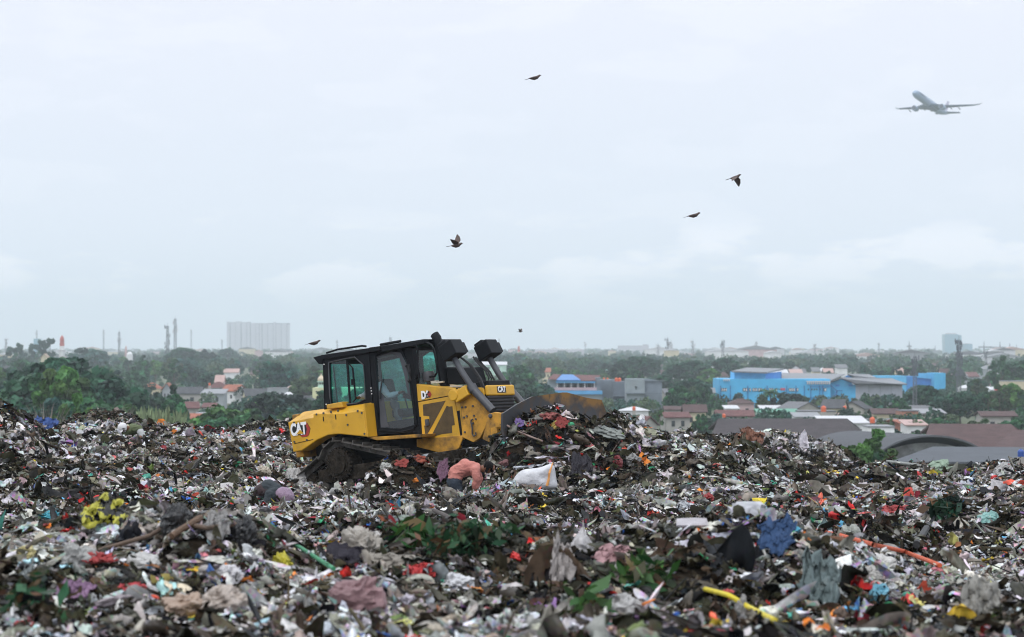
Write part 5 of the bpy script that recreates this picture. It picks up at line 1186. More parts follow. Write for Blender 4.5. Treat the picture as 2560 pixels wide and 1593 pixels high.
for a in ((524, 957, 964, 800, 'small orange water tank on the dull red roof, left village'), (1585, 1016, 1026, 556, 'orange water tank before the white hipped roof'), (1810, 1034, 1044, 512, 'orange water tank on the long brown red tiled house'),
          (2059, 1014, 1030, 530, 'orange water tank on the stained flat block'), (2112, 1014, 1026, 560, 'orange water tank left of the olive bush'), (1510, 944, 950, 712, 'leftmost orange tank on the grey annex of the blue banded house'),
          (1519, 944, 950, 712, 'second orange tank on the grey annex, touching the leftmost'), (1541, 944, 954, 700, 'orange tank left of its pair on the tall annex'), (1549, 944, 954, 700, 'rightmost orange tank on the annex beside the tall grey block')): tank(*a)
tank(2181, 1042, 1058, 420, 'orange water tank on a steel stand right of the wide white roof', stand=True)
tank(2491, 963, 976, 760, 'red water tank below the peach building', m=cmat('red_plastic', (0.6, 0.07, 0.08), 0.45))
tank(2552, 1122, 1142, 66, 'blue drum at the right end of the rubbish crest', m=cmat('blue_plastic', (0.03, 0.08, 0.3), 0.4))

def block(o, name, px0, px1, pt, Y, depth, m, pb=None, z0=-0.35, cx=0.0):
    X0, X1 = (px0 - CX) / F * Y, (px1 - CX) / F * Y; zt = zof(pt, Y); zb = zof(pb, Y) if pb else z0
    b = MB(); b.box(((X0 + X1) / 2, Y + depth / 2, (zt + zb) / 2), (X1 - X0, depth, zt - zb)); return b.build(name, m, o)
def quadp(o, name, pts, m, th=(0, 0.15, 0)):
    """solid slab over points given as (px,py,Y)"""
    a = [P(*p) for p in pts]; t = Vector(th); n = len(a); b = MB(); b.add(a + [p + t for p in a], [tuple(range(n)), tuple(range(2 * n - 1, n - 1, -1))] + [(i, i + n, (i + 1) % n + n, (i + 1) % n) for i in range(n)]); return b.build(name, m, o)

# house with the blue bands and its grey annexes
gw = cmat('weathered_grey_render', (0.25, 0.29, 0.31), dirt=(0.2, 0.2, 0.2), dscale=0.3, damt=0.4); gw2 = cmat('slate_and_shade_grey', (0.17, 0.2, 0.235)); gw3 = cmat('dark_slate_render', (0.125, 0.15, 0.18))
skyb = cmat('sky_blue_trim', (0.1, 0.34, 0.62))
o = empty('apartment_house', (0, 0, 0)); tag(o, 'grey house with red and blue roof, blue bands and a long balcony above the blade', 'house')
block(o, 'wall', 1368, 1505, 977, 690, 12, gw); block(o, 'lower_band', 1366, 1506, 977, 689.4, 0.6, skyb, 986)
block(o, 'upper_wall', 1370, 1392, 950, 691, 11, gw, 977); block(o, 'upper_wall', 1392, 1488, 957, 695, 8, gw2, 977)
block(o, 'balcony_rail', 1386, 1492, 969, 689.8, 0.3, cmat('pink_rail', (0.45, 0.33, 0.36)), 976)
block(o, 'eave_band', 1390, 1488, 953, 689.8, 0.8, skyb, 957.5)
for px in (1393, 1411, 1428, 1445, 1462, 1486): block(o, 'balcony_post', px - 1, px + 1, 957, 690.2, 0.25, WM['white'], 971)
for px in (1402, 1420, 1437, 1453, 1463, 1473): block(o, 'window', px - 4, px + 4, 960, 694.9, 0.1, m_win, 972)
quadp(o, 'roof', [(1407, 938, 700), (1502, 940, 700), (1487, 953, 689.7), (1391, 953, 689.7)], RM['red'], (0, 0.1, 0.18))
quadp(o, 'blue_roof_part', [(1405, 938.6, 699.6), (1432, 938.8, 699.6), (1452, 952.5, 689.6), (1391, 952.5, 689.6)], RM['blue'], (0, 0.0, 0.25))
quadp(o, 'side_roof', [(1383, 936.5, 699), (1403, 938, 699), (1391, 950, 689.7), (1370, 949, 689.7)], RM['red'], (0, 0.1, 0.15))
block(o, 'gable_wall', 1488, 1502, 944, 692, 9, gw2); 
o = empty('annex', (0, 0, 0)); tag(o, 'dark grey windowless annex with orange tanks right of the blue banded house', 'building')
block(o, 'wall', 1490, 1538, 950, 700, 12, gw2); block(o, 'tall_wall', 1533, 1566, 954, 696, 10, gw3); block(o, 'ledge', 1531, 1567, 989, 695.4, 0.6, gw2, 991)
block(o, 'lean_to_roof', 1515, 1566, 1003, 688, 6, gw3)
o = empty('tower_block', (0, 0, 0)); tag(o, 'tall square grey block with two ledges and tiny t shaped windows', 'building')
block(o, 'wall', 1566, 1612, 947.5, 680, 10, gw); block(o, 'side_wall', 1612.2, 1655, 953, 681, 9, gw2); quadp(o, 'parapet', [(1612, 947.5, 680.6), (1622, 948, 680.6), (1655, 953.2, 680.6), (1612, 953.2, 680.6)], gw2, (0, 9, 0))  # side face in a darker grey, its shade put into the colour
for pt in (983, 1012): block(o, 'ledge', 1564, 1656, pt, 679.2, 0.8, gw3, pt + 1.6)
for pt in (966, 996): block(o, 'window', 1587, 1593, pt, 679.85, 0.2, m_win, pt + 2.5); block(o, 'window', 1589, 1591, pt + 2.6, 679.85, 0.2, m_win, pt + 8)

# blue factory
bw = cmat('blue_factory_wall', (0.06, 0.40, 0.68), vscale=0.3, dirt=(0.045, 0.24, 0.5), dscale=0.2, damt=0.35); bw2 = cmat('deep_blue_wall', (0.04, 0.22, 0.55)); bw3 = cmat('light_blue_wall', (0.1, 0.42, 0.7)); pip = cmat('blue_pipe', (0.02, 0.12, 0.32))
wfr = cmat('window_white', (0.6, 0.6, 0.62)); rg_ = sheet_mat('grey_factory_roof', (0.19, 0.195, 0.21), 1.2)
YB = 740
o = empty('factory', (0, 0, 0)); tag(o, 'long sky blue two storey factory with rows of small windows', 'building')
fr_ = block(o, 'wall', 1800, 2076, 948, YB, 26, bw)
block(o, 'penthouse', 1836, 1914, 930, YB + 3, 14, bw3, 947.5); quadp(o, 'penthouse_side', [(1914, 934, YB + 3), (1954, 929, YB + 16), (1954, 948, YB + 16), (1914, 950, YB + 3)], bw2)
quadp(o, 'penthouse_roof', [(1829, 931, YB + 1), (1917, 934, YB + 1), (1959, 925, YB + 18), (1868, 922, YB + 22)], rg_, (0, 0, 0.35))
quadp(o, 'rear_roof', [(1955, 951, YB + 8), (2076, 953, YB + 8), (2112, 937, YB + 34), (1955, 934, YB + 34)], rg_, (0, 0, 0.2))
block(o, 'roof_frame', 2016, 2076, 952.8, YB - 0.6, 0.5, wfr, 954.2)
for k in range(12): block(o, 'roof_frame', 2018 + k * 5, 2020.4 + k * 5, 954.3, YB - 0.6, 0.4, wfr, 961)
block(o, 'roof_frame', 1809, 1824, 947.6, YB - 0.5, 0.3, wfr, 949); 
for k in range(4): block(o, 'roof_frame', 1809 + k * 4.4, 1811 + k * 4.4, 949.1, YB - 0.5, 0.3, wfr, 953)
for (a, b) in ((1803, 1817), (1857, 1868), (1873, 1877), (1881, 1893), (1895, 1906), (1911, 1915), (1922, 1934), (1939, 1943), (1972, 1987), (1991, 1996), (2059, 2066)):
    w_ = block(o, 'window', a, b, 970.5, YB - 0.12, 0.14, m_win, 978.5)
    n_ = max(1, int((b - a) / 4))
    for k in range(n_): block(w_, 'sash', a + (k + 0.35) * (b - a) / n_, a + (k + 0.9) * (b - a) / n_, 971.6, YB - 0.2, 0.07, wfr, 977.5)
for (a, b) in ((1804, 1816), (1948, 1964), (1998, 2008)):
    w_ = block(o, 'window', a, b, 996, YB - 0.12, 0.14, m_win, 1003); block(w_, 'sash', a + 2, b - 3, 997, YB - 0.2, 0.07, wfr, 1000)
for px in (2021, 2030, 2036, 2042, 2050):
    for pt in (972, 1000): block(o, 'window', px - 1.3, px + 1.3, pt, YB - 0.12, 0.14, m_win, pt + 4)
block(o, 'sign_board', 1951, 1963, 970.5, YB - 0.12, 0.14, cmat('red_board', (0.5, 0.08, 0.12)), 976)
for px in (1802, 1826, 1869.5, 1918, 1967, 1990, 2011, 2027, 2049, 2057): block(o, 'drain_pipe', px - 0.9, px + 0.9, 964, YB - 0.35, 0.2, pip)
block(o, 'facade_rail', 2027, 2076, 966, YB - 0.3, 0.2, bw2, 967.2); block(o, 'facade_rail', 2027, 2076, 993, YB - 0.3, 0.2, bw2, 994.2)
o = empty('warehouse', (0, 0, 0)); tag(o, 'warehouse with blue gable end, grey side wall and wide grey roof', 'building'); YW = 742
quadp(o, 'gable_wall', [(2068, 961, YW), (2101, 948.5, YW), (2139, 963, YW), (2139, 1025, YW), (2068, 1025, YW)], bw, (0, 1, 0))
block(o, 'side_wall', 2139.2, 2256, 962, YW, 22, cmat('pale_grey_cladding', (0.36, 0.375, 0.42)))
quadp(o, 'roof', [(2100, 946.3, YW - 1.5), (2139, 962.3, YW - 1.5), (2268, 962.6, YW - 1.5), (2229, 948.3, YW + 10)], rg_, (0, 0, 0.28)); quadp(o, 'roof_left', [(2100, 946.3, YW - 1.5), (2064, 961, YW - 1.5), (2075, 958, YW + 10), (2115, 945, YW + 12)], rg_, (0, 0, 0.28))
for px in (2172, 2201, 2228): block(o, 'wall_seam', px - 0.3, px + 0.3, 963, YW - 0.06, 0.08, gw3)
for a in ((2089, 2099), (2121, 2132)): block(o, 'vent', a[0], a[1], 961.5, YW - 0.1, 0.12, bw2, 966)
for k in range(3): quadp(o, 'stair_flight', [(2074 + 10 * (k % 2) + 8 * k, 962 + 15 * k, YW - 2), (2077 + 10 * (k % 2) + 8 * k, 962 + 15 * k, YW - 2), (2094 - 14 * (k % 2) + 8 * k, 977 + 15 * k, YW - 2), (2091 - 14 * (k % 2) + 8 * k, 977 + 15 * k, YW - 2)], pip, (0, 0.8, 0))
block(o, 'stair_landing', 2092, 2106, 976, YW - 2, 1.2, pip, 978)
for px in (2093, 2105): block(o, 'stair_post', px - 0.4, px + 0.4, 976, YW - 2, 0.15, pip)
o = empty('warehouse', (0, 0, 0)); tag(o, 'smaller blue gabled shed behind the wide grey warehouse roof', 'building')
quadp(o, 'gable_wall', [(2104, 946.5, YW + 30), (2120, 938, YW + 30), (2138, 947, YW + 30), (2138, 1000, YW + 30), (2104, 1000, YW + 30)], bw2, (0, 1, 0)); quadp(o, 'roof', [(2119, 936.6, YW + 29), (2140, 946.4, YW + 29), (2190, 946, YW + 29), (2172, 938, YW + 40)], rg_, (0, 0, 0.25))
o = empty('factory', (0, 0, 0)); tag(o, 'far group of plain bright blue factory blocks right of the warehouse', 'building'); YF = 880
block(o, 'wall', 2186, 2266, 940, YF, 14, bw3); block(o, 'wall', 2266.3, 2290, 941, YF + 0.4, 14, bw2); block(o, 'link_wall', 2290.2, 2336, 944, YF + 8, 10, bw2)  # lighter and darker faces of one blue put into the wall colours
quadp(o, 'lighter_top', [(2290.5, 933, YF + 7.5), (2336, 933, YF + 7.5), (2336, 948.5, YF + 7.5), (2290.5, 944, YF + 7.5)], bw3, (0, 2, 0)); block(o, 'wall', 2336.2, 2364, 933, YF + 1, 16, bw)  # top of the link wall in the lighter blue

# halls close under the landfill
o = empty('hall', (0, 0, 0)); tag(o, 'long hall with a dark brown hipped roof directly behind the far rubbish heap', 'building')
Ya, Yb_ = 302, 312
quadp(o, 'roof', [(1770, 1112, Ya), (2160, 1112, Ya), (2118, 1051, Yb_), (1796, 1051, Yb_)], RM['darkb'], (0, 0.1, 0.2)); quadp(o, 'rear_roof', [(1796, 1051.2, Yb_ + .1), (2118, 1051.2, Yb_ + .1), (2150, 1075, Yb_ + 9), (1770, 1075, Yb_ + 9)], RM['darkb'], (0, 0.1, 0.2))
quadp(o, 'hip_end', [(2118, 1051.4, Yb_), (2160, 1112, Ya), (2160, 1112, Ya + 16), (2150, 1075, Yb_ + 9)], RM['darkb'], (0.1, 0, 0))
block(o, 'wall', 1780, 2150, 1110, Ya + 1, 16, WM['dirty'])
o = empty('hall', (0, 0, 0)); tag(o, 'arched hall with a curved grey metal roof and dark open gable', 'building')
grc = sheet_mat('curved_grey_sheets', (0.105, 0.11, 0.12), 3.0, 'Y', 0.85); NA = 28
gpx = np.linspace(2196, 2468, NA); hh_ = [1138 - 50 * (1 - ((p - 2332) / 136.5) ** 2) ** 0.72 if abs(p - 2332) < 136.4 else 1138 for p in gpx]
for i_, p_ in enumerate(gpx):
    if abs(p_ - 2332) >= 136.4: hh_[i_] = 1138
ax = P(2140, 1077, 274) - P(2337, 1088, 250); fa = [P(p, q, 250) for p, q in zip(gpx, hh_)]
b = MB(); vs = fa + [p + ax for p in fa] + [p + Vector((0, 0, -0.16)) for p in fa] + [p + ax + Vector((0, 0, -0.16)) for p in fa]
fs = [(i, i + 1, NA + i + 1, NA + i) for i in range(NA - 1)] + [(2 * NA + i, 3 * NA + i, 3 * NA + i + 1, 2 * NA + i + 1) for i in range(NA - 1)] + [(i, 2 * NA + i, 2 * NA + i + 1, i + 1) for i in range(NA - 1)]
b.add(vs, fs); b.build('curved_roof', grc, o, smooth=True)
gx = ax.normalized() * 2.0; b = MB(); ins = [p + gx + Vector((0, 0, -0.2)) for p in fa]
b.add(ins + [Vector((p.x, p.y, -0.3)) for p in ins], [(i, i + 1, NA + i + 1, NA + i) for i in range(NA - 1)]); b.build('dark_gable', cmat('gable_shade_sheet', (0.03, 0.032, 0.038)), o)  # dark sheet stands in for the shade under the arched roof
b = MB(); ins2 = [P(p, 1140 - 32 * (1 - ((p - 2332) / 118) ** 2) ** 0.8 if abs(p - 2332) < 118 else 1140, 250) + gx * 0.8 for p in np.linspace(2215, 2450, NA)]
b.add(ins2 + [Vector((p.x, p.y, -0.3)) for p in ins2], [(i, i + 1, NA + i + 1, NA + i) for i in range(NA - 1)]); b.build('stained_panel_wall', cmat('stained_panels', (0.27, 0.27, 0.28), vscale=1.2, var=0.3, dirt=(0.09, 0.09, 0.09), dscale=1.4, damt=0.5), o)
b = MB()
b.add([P(2064, 1110, 274), P(2064, 1110, 300), Vector((P(2064, 0, 300).x, 300, 0)), Vector((P(2064, 0, 274).x, 274, 0))], [(0, 1, 2, 3)])
o = empty('shed', (0, 0, 0)); tag(o, 'low pale corrugated roof in front of the arched hall', 'building')
quadp(o, 'roof', [(2225, 1160, 206), (2700, 1160, 206), (2700, 1124, 222), (2332, 1121.5, 222)], sheet_mat('pale_blue_grey_sheets', (0.11, 0.12, 0.135), 4.0, 'X', 0.85), (0, 0, 0.15)); block(o, 'wall', 2335, 2700, 1150, 212, 9, WM['dirty'])
o = empty('hall', (0, 0, 0)); tag(o, 'brown tiled hall roof at right behind the arched hall', 'building')
quadp(o, 'roof', [(2300, 1135, 290), (2600, 1135, 290), (2528, 1065, 302), (2325, 1064, 302)], RM['brown'], (0, 0.1, 0.2)); quadp(o, 'rear_roof', [(2325, 1064.2, 302.1), (2528, 1065.2, 302.1), (2560, 1085, 311), (2300, 1085, 311)], RM['brown'], (0, 0.1, 0.2)); block(o, 'wall', 2310, 2560, 1132, 291, 18, WM['dirty'])
quadp(o, 'cross_roof', [(2462, 1140, 280), (2720, 1140, 280), (2700, 1078, 294), (2535, 1080, 294)], RM['brown'], (0, 0.1, 0.2))

# mosque left of the cab, green pyramid roof, minarets
o = empty('mosque', (0, 0, 0)); tag(o, 'pale yellow mosque block with a small domed turret behind the cab', 'mosque'); YM = 560
yw = cmat('pale_yellow_render', (0.6, 0.6, 0.36)); block(o, 'wall', 781, 905, 970, YM, 12, yw); block(o, 'window', 789, 793, 978, YM - 0.1, 0.15, m_win, 981)
block(o, 'turret_base', 795, 812, 962, YM + 1, 1.6, WM['green'], 969.5)
for px in (797, 803, 809): block(o, 'turret_post', px - 0.7, px + 0.7, 955, YM + 1.2, 0.2, WM['white'], 962)
block(o, 'turret_roof', 792, 814, 953.5, YM + 0.9, 1.8, WM['green'], 955.5)
c_ = P(803, 953, YM + 1.8); b = MB(); b.lathe([(0.62, 0), (0.72, 0.25), (0.62, 0.6), (0.35, 0.9), (0.1, 1.15), (0.03, 1.5)], c_, 14); b.build('turret_dome', cmat('cream_dome', (0.6, 0.5, 0.36), 0.4), o, smooth=True)
o = house(1513, 1541, 912, 926, 1250, sheet_mat('mint_roof', (0.3, 0.62, 0.48)), 'white', 'mint green pyramid shaped mosque roof among the trees', kind='hip', name='mosque')
def minaret(px, pt, pb, Y, w, label, m1, m2):
    o = empty('minaret', P(px, pb, Y) * 1); tag(o, label, 'minaret'); h = zof(pt, Y) - zof(pb, Y); z0 = zof(pb, Y)
    b = MB(); b.lathe([(w * 0.62, -z0), (w * 0.6, h * 0.18), (w * 0.8, h * 0.19), (w * 0.8, h * 0.23), (w * 0.5, h * 0.24), (w * 0.48, h * 0.42)], (0, 0, 0), 12); b.build('base_shaft', m1, o)
    b = MB(); b.lathe([(w * 0.47, h * 0.42), (w * 0.42, h * 0.68), (w * 0.55, h * 0.7), (w * 0.4, h * 0.72), (w * 0.42, h * 0.8), (w * 0.3, h * 0.9), (0.03, h)], (0, 0, 0), 12); b.build('upper_shaft', m2, o)
    return o
minaret(155, 838, 885, 1500, 2.6, 'red and white minaret standing above the trees at left', WM['white'], cmat('brick_red_render', (0.42, 0.1, 0.08)))
minaret(315, 864, 895, 1700, 1.6, 'small pinkish minaret beside a tiny white dome', WM['pink'], WM['pink'])
minaret(1297, 864, 890, 2200, 2.0, 'faint pinkish minaret on the skyline right of the bulldozer', WM['pink'], cmat('brick_red_render', (0.42, 0.1, 0.08)))
o = empty('dome', P(324, 888, 1700)); tag(o, 'tiny white mosque dome right of the pinkish minaret', 'dome'); b = MB(); b.ell((0, 0, 0), (1.8, 1.8, 2.0)); b.box((0, 0, -4), (3.4, 3.4, 8)); b.build('dome_shell', WM['white'], o)

# telecom masts
m_mast = cmat('galvanised_steel', (0.10, 0.11, 0.13), 0.6); m_ant = cmat('antenna_white', (0.55, 0.55, 0.56), 0.5)
def mast(px, pt, Y, w, label, head=0.4, dense=1.0, group=None, pole=False):
    z1 = zof(pt, Y); h = z1 + 0.3; o = empty('telecom_mast', ((px - CX) / F * Y, Y, -0.3)); tag(o, label, 'mast', group)
    b = MB(); r = 0.045 * w
    if pole: b.cyl((0, 0, 0), (0, 0, h), w * 0.25, w * 0.16, 8)
    else:
        n = max(6, int(h / (w * 1.1)))
        for sx_, sy_ in ((-1, -1), (1, -1), (1, 1), (-1, 1)): b.cyl((sx_ * w / 2, sy_ * w / 2, 0), (sx_ * w * 0.32, sy_ * w * 0.32, h), r * 1.5, r * 1.2, 4)
        for k in range(n):
            za, zb = h * k / n, h * (k + 1) / n; ra, rb_ = w * (0.5 - 0.18 * k / n), w * (0.5 - 0.18 * (k + 1) / n)
            for y_ in (-1, 1): b.cyl((-ra, y_ * ra, za), (rb_, y_ * rb_, zb), r, None, 4); b.cyl((ra, y_ * ra, za), (-rb_, y_ * rb_, zb), r, None, 4); b.cyl((-rb_, y_ * rb_, zb), (rb_, y_ * rb_, zb), r, None, 4)
            for x_ in (-1, 1): b.cyl((x_ * ra, -ra, za), (x_ * rb_, rb_, zb), r, None, 4)
    b.cyl((0, 0, h), (0, 0, h + w * 0.9), r, None, 4)
    b.build('lattice', m_mast, o); rng = random.Random(int(px))
    if head:
        a = MB(); n = int(10 * dense); a.cyl((0, 0, h * (1 - head) - w), (0, 0, h), r * 1.2, None, 4)
        for k in range(n):
            an = rng.uniform(0, 6.28); zz = h * (1 - head * rng.random()); rr = w * rng.uniform(0.7, 1.05)
            a.box((rr * math.cos(an), rr * math.sin(an), zz), (w * 0.2, w * 0.2, w * rng.uniform(0.7, 1.3))); a.cyl((0, 0, zz), (rr * math.cos(an), rr * math.sin(an), zz), r, None, 4)
        a.build('antenna_cluster', m_mast if dense > 1.4 else m_ant, o)
    return o
mast(2397, 850, 780, 1.15, 'tallest lattice telecom mast crowded with antennas at right', 0.55, 3.2)
mast(2287, 891, 620, 0.85, 'slim lattice telecom mast before the blue factory blocks', 0.35, 2.2)
MS = [(419, 815, 1700, 1.8, 'thicker of the two masts on the left skyline', .6, 2), (438, 797, 2000, 2.0, 'taller thin mast right of the thicker one on the left skyline', .3, 1.2), (298, 830, 1900, 1.4, 'lone mast on the skyline between the minaret and the pair of masts', .3, 1), (259, 825, 3200, 1.6, 'faint mast between the red minaret and the lone mast', .2, .6),
 (15, 848, 2300, 1.6, 'faint mast at the far left edge of the skyline', .3, .8), (92, 826, 3800, 2.0, 'very faint mast above the trees at far left', .2, .5), (478, 825, 4200, 2.0, 'very faint mast left of the pale apartment block', .2, .5), (555, 850, 3000, 1.4, 'short faint mast at the left side of the apartment block', .2, .5),
 (1645, 862, 2200, 1.7, 'short mast above the biggest dark tree', .4, 1.2), (1669, 846, 2100, 1.9, 'tallest mast on the skyline right of the blade', .5, 1.8), (1677, 855, 2100, 1.7, 'mast close beside the tallest skyline mast', .3, 1.4), (1732, 853, 1900, 1.6, 'mast over the second big dark tree', .35, 1.2), (1807, 854, 1900, 1.7, 'mast with a square head behind the blue building', .25, 1.5),
 (1890, 855, 2600, 1.8, 'thin red and white mast above a small dark building', .3, .8), (2037, 861, 2200, 1.4, 'mast with a round head above the warehouse', .15, 1.2), (2197, 858, 3200, 1.8, 'faint mast right of the wide bluish tree', .2, .6), (2274, 864, 2800, 1.6, 'faint mast left of the glass tower', .2, .6), (2465, 880, 1600, 1.3, 'small mast with a dark round head right of the glass tower', .2, 1.6),
 (1865, 867, 3000, 1.5, 'tiny mast left of the red and white mast', .2, .5), (975, 843, 2600, 1.8, 'mast head peeping over the cab roof', .4, 1.6), (843, 851, 2600, 1.3, 'thin mast above the trees left of the cab roof', .2, .4), (1463, 856, 3400, 1.7, 'faint mast right of the far lift cylinder', .2, .6), (1248, 848, 3800, 2.2, 'faint mast seen between the two lift cylinders', .2, .6)]
for px, pt, Y, w, lab, hd1, dn in MS: mast(px, pt, Y, w, lab, hd1, dn)

# tower cranes
def crane(px, pt, Y, j0, j1, label):
    h = zof(pt, Y) + 0.3; o = empty('tower_crane', ((px - CX) / F * Y, Y, -0.3)); tag(o, label, 'crane'); k = Y / F
    b = MB(); b.box((0, 0, h / 2), (2.4, 2.4, h)); b.build('crane_mast', m_mast, o); b = MB(); b.box(((j0 + j1) / 2 * k, 0, h), ((j1 - j0) * k, 1.6, 2.0)); b.build('jib', m_mast, o)
    b = MB(); b.cyl((0, 0, h), (0, 0, h + 8), 1.2, 0.4, 4); b.build('crane_head', m_mast, o)
for c_ in ((2273, 866, 4200, -6, 6, 'small distant crane left of the pair near the glass tower'), (2338, 878, 4300, -16, 14, 'distant crane with level jib just left of the glass tower'), (2312, 881, 4600, -8, 10, 'smaller distant crane left of the level jib'), (2460, 868, 4000, -14, 20, 'distant crane with short counter jib right of the glass tower'),
           (2500, 869, 4000, -26, 15, 'distant crane with long jib above the unfinished building'), (2541, 876, 4200, -6, 20, 'distant crane at the right end of the skyline'), (2524, 874, 3800, -3, 4, 'distant hoist tower against the unfinished building')): crane(*c_)

# far towers and sheds in the haze
apm = cmat('far_concrete', (0.42, 0.4, 0.44)); apd = cmat('far_dark_and_recess_shade', (0.10, 0.10, 0.13)); glz = cmat('far_blue_glass', (0.12, 0.28, 0.36), 0.3)
o = empty('apartment_block', (0, 0, 0)); tag(o, 'huge pale ribbed apartment block fading into the haze', 'apartment block'); YA = 6000
_r = random.Random(3); x = 567.0
block(o, 'wall', 568, 722, 808, YA + 8, 30, apd)  # back wall coloured dark for the shade between the ribs
while x < 720:
    w_ = _r.choice((5, 7, 9, 12)); pt = 803 + (x - 567) * 0.035 + _r.uniform(-2, 4); e = min(x + w_, 723); block(o, 'wing', x, e, pt, YA + _r.uniform(0, 4), 20, apm); x = e + _r.choice((0.9, 1.6, 2.6))
o = empty('glass_tower', (0, 0, 0)); tag(o, 'tall blue glass tower with a slanted top on the right skyline', 'tower'); YG = 4600
quadp(o, 'wall', [(2362, 836, YG), (2394, 836, YG), (2404, 839, YG), (2406, 898, YG), (2363, 898, YG)], glz, (0, 30, 0)); block(o, 'crown', 2368, 2392, 833, YG + 2, 20, apm, 836.2)
o = empty('glass_tower', (0, 0, 0)); tag(o, 'shorter square blue glass tower right of the tall one', 'tower'); block(o, 'wall', 2407, 2431, 860, YG + 10, 30, glz); block(o, 'crown', 2410, 2428, 859, YG + 12, 20, apm, 860.2)
o = empty('office_block', (0, 0, 0)); tag(o, 'wide faint grey block on the skyline above the blue banded house', 'building'); block(o, 'wall', 1546, 1622, 864, 4600, 30, apm); block(o, 'penthouse', 1608, 1620, 861, 4600, 20, apm, 864)
o = empty('unfinished_building', (0, 0, 0)); tag(o, 'long unfinished concrete building under the cranes at right', 'building'); block(o, 'wall', 2474, 2524, 890, 3900, 30, apd); block(o, 'tower_core', 2528, 2542, 881, 3900, 20, apd); block(o, 'podium', 2440, 2600, 898, 3850, 30, apm)
o = empty('small_tower', (0, 0, 0)); tag(o, 'teal hazy block above the trees at far left', 'building'); block(o, 'wall', 84, 98, 847, 3400, 16, glz)
o = empty('shed', (0, 0, 0)); tag(o, 'long white industrial roof on the skyline right of the bulldozer', 'shed'); block(o, 'wall', 1330, 1460, 874, 3600, 60, apm); block(o, 'roof', 1335, 1455, 872, 3602, 55, WM['white'], 874)
o = empty('shed', (0, 0, 0)); tag(o, 'small dark block under the thin red and white mast', 'building'); block(o, 'wall', 1882, 1898, 884, 2400, 10, apd)
_r = random.Random(9)
pal_ = [WM['white'], WM['white'], apm, WM['pink'], WM['cream'], RM['pale'], RM['white']]
for k in range(95):
    px = _r.uniform(-20, 2600) if k % 3 else _r.uniform(1500, 2560); Y = math.exp(_r.uniform(math.log(1900), math.log(5200))); w_ = _r.uniform(6, 34); z = _r.uniform(7, 13.5)
    o = empty('far_building', (0, 0, 0)); tag(o, 'tiny pale building in the hazy belt below the skyline', 'building', 'tiny pale buildings below the skyline')
    X = (px - CX) / F * Y; b = MB(); b.box((X, Y, z / 2), (w_, 14, z)); b.build('wall', _r.choice(pal_), o); b = MB(); b.prism([(X - w_ / 2 - 0.4, z), (X, z + w_ * 0.08 + 0.6), (X + w_ / 2 + 0.4, z)], Y - 7.4, Y + 7.4); b.build('roof', _r.choice((RM['white'], RM['pale'], RM['pink'], RM['grey'])), o)
for k in range(60):
    right = k % 9 != 0
    px = _r.uniform(1640, 2560) if right else _r.uniform(0, 760); Y = math.exp(_r.uniform(math.log(1050 if right else 1200), math.log(1900))); rf_c = _r.choice(('brown', 'pink', 'pink', 'white', 'pale', 'brown', 'red', 'grey'))
    zn = 'right half' if right else 'left half'; kn = {'orange': 'orange', 'pink': 'pinkish', 'white': 'white', 'pale': 'pale grey', 'brown': 'brown', 'red': 'dull red', 'grey': 'grey'}[rf_c]
    pr = HY + (CZ - _r.uniform(4.8, 7.2)) * F / Y; wpx = _r.uniform(18, 40)
    house(px, px + wpx, pr, pr + 1.7 * F / Y, Y, rf_c, _r.choice(('white', 'cream', 'grey', 'pink')), f'far small {kn} roofed house among the trees in the {zn} of the picture', kind=_r.choice(('gable', 'hip', 'shed')), wins=0, group=f'far small houses with {kn} roofs, {zn}')
# ---------------------------------------------------------------- people
def skin_mesh(name, chains, mt, parent, vox=0.010, wr=0.0):
    """one continuous surface grown over tapering chains of (point, radius)"""
    b = MB()
    for ch in chains:
        for (p, r), (p2, r2) in zip(ch, ch[1:] or ch):
            p, p2 = Vector(p), Vector(p2); d = (p2 - p).length; n = max(1, int(d / (0.4 * min(r, r2)))); 
            for k in range(n + 1): t = k / n; rr_ = r + (r2 - r) * t; b.ell(p.lerp(p2, t), rr_, 12 if rr_ > 0.03 else 8, 8 if rr_ > 0.03 else 6)
    o = b.build(name, mt, None); rm = o.modifiers.new('r', 'REMESH'); rm.mode = 'VOXEL'; rm.voxel_size = vox; rm.use_smooth_shade = True
    sm = o.modifiers.new('m', 'SMOOTH'); sm.factor = 0.5; sm.iterations = 3 if vox < 0.009 else 5
    dg = bpy.context.evaluated_depsgraph_get(); dg.update(); me2 = bpy.data.meshes.new_from_object(o.evaluated_get(dg)); bpy.data.objects.remove(o)
    if wr > 0:
        for v in me2.vertices:
            c = v.co; v.co = c + v.normal * wr * (mnoise.noise(c * 9) + 0.8 * abs(mnoise.noise(Vector((c.x * 7, c.y * 9, c.z * 18)))) - 0.2)
    me2.name = name; me2.materials.clear(); me2.materials.append(mt)
    return link(name, me2, parent)
def off(c, k): return [(p, r + k) for p, r in c]
skin_m = mat('brown_skin', (0.17, 0.075, 0.042), 0.55, var=0.1, spec=0.4); hair_m = mat('black_hair', (0.006, 0.005, 0.005), 0.7, spec=0.1, var=0.3, vscale=30, bump=0.5, bscale=90)
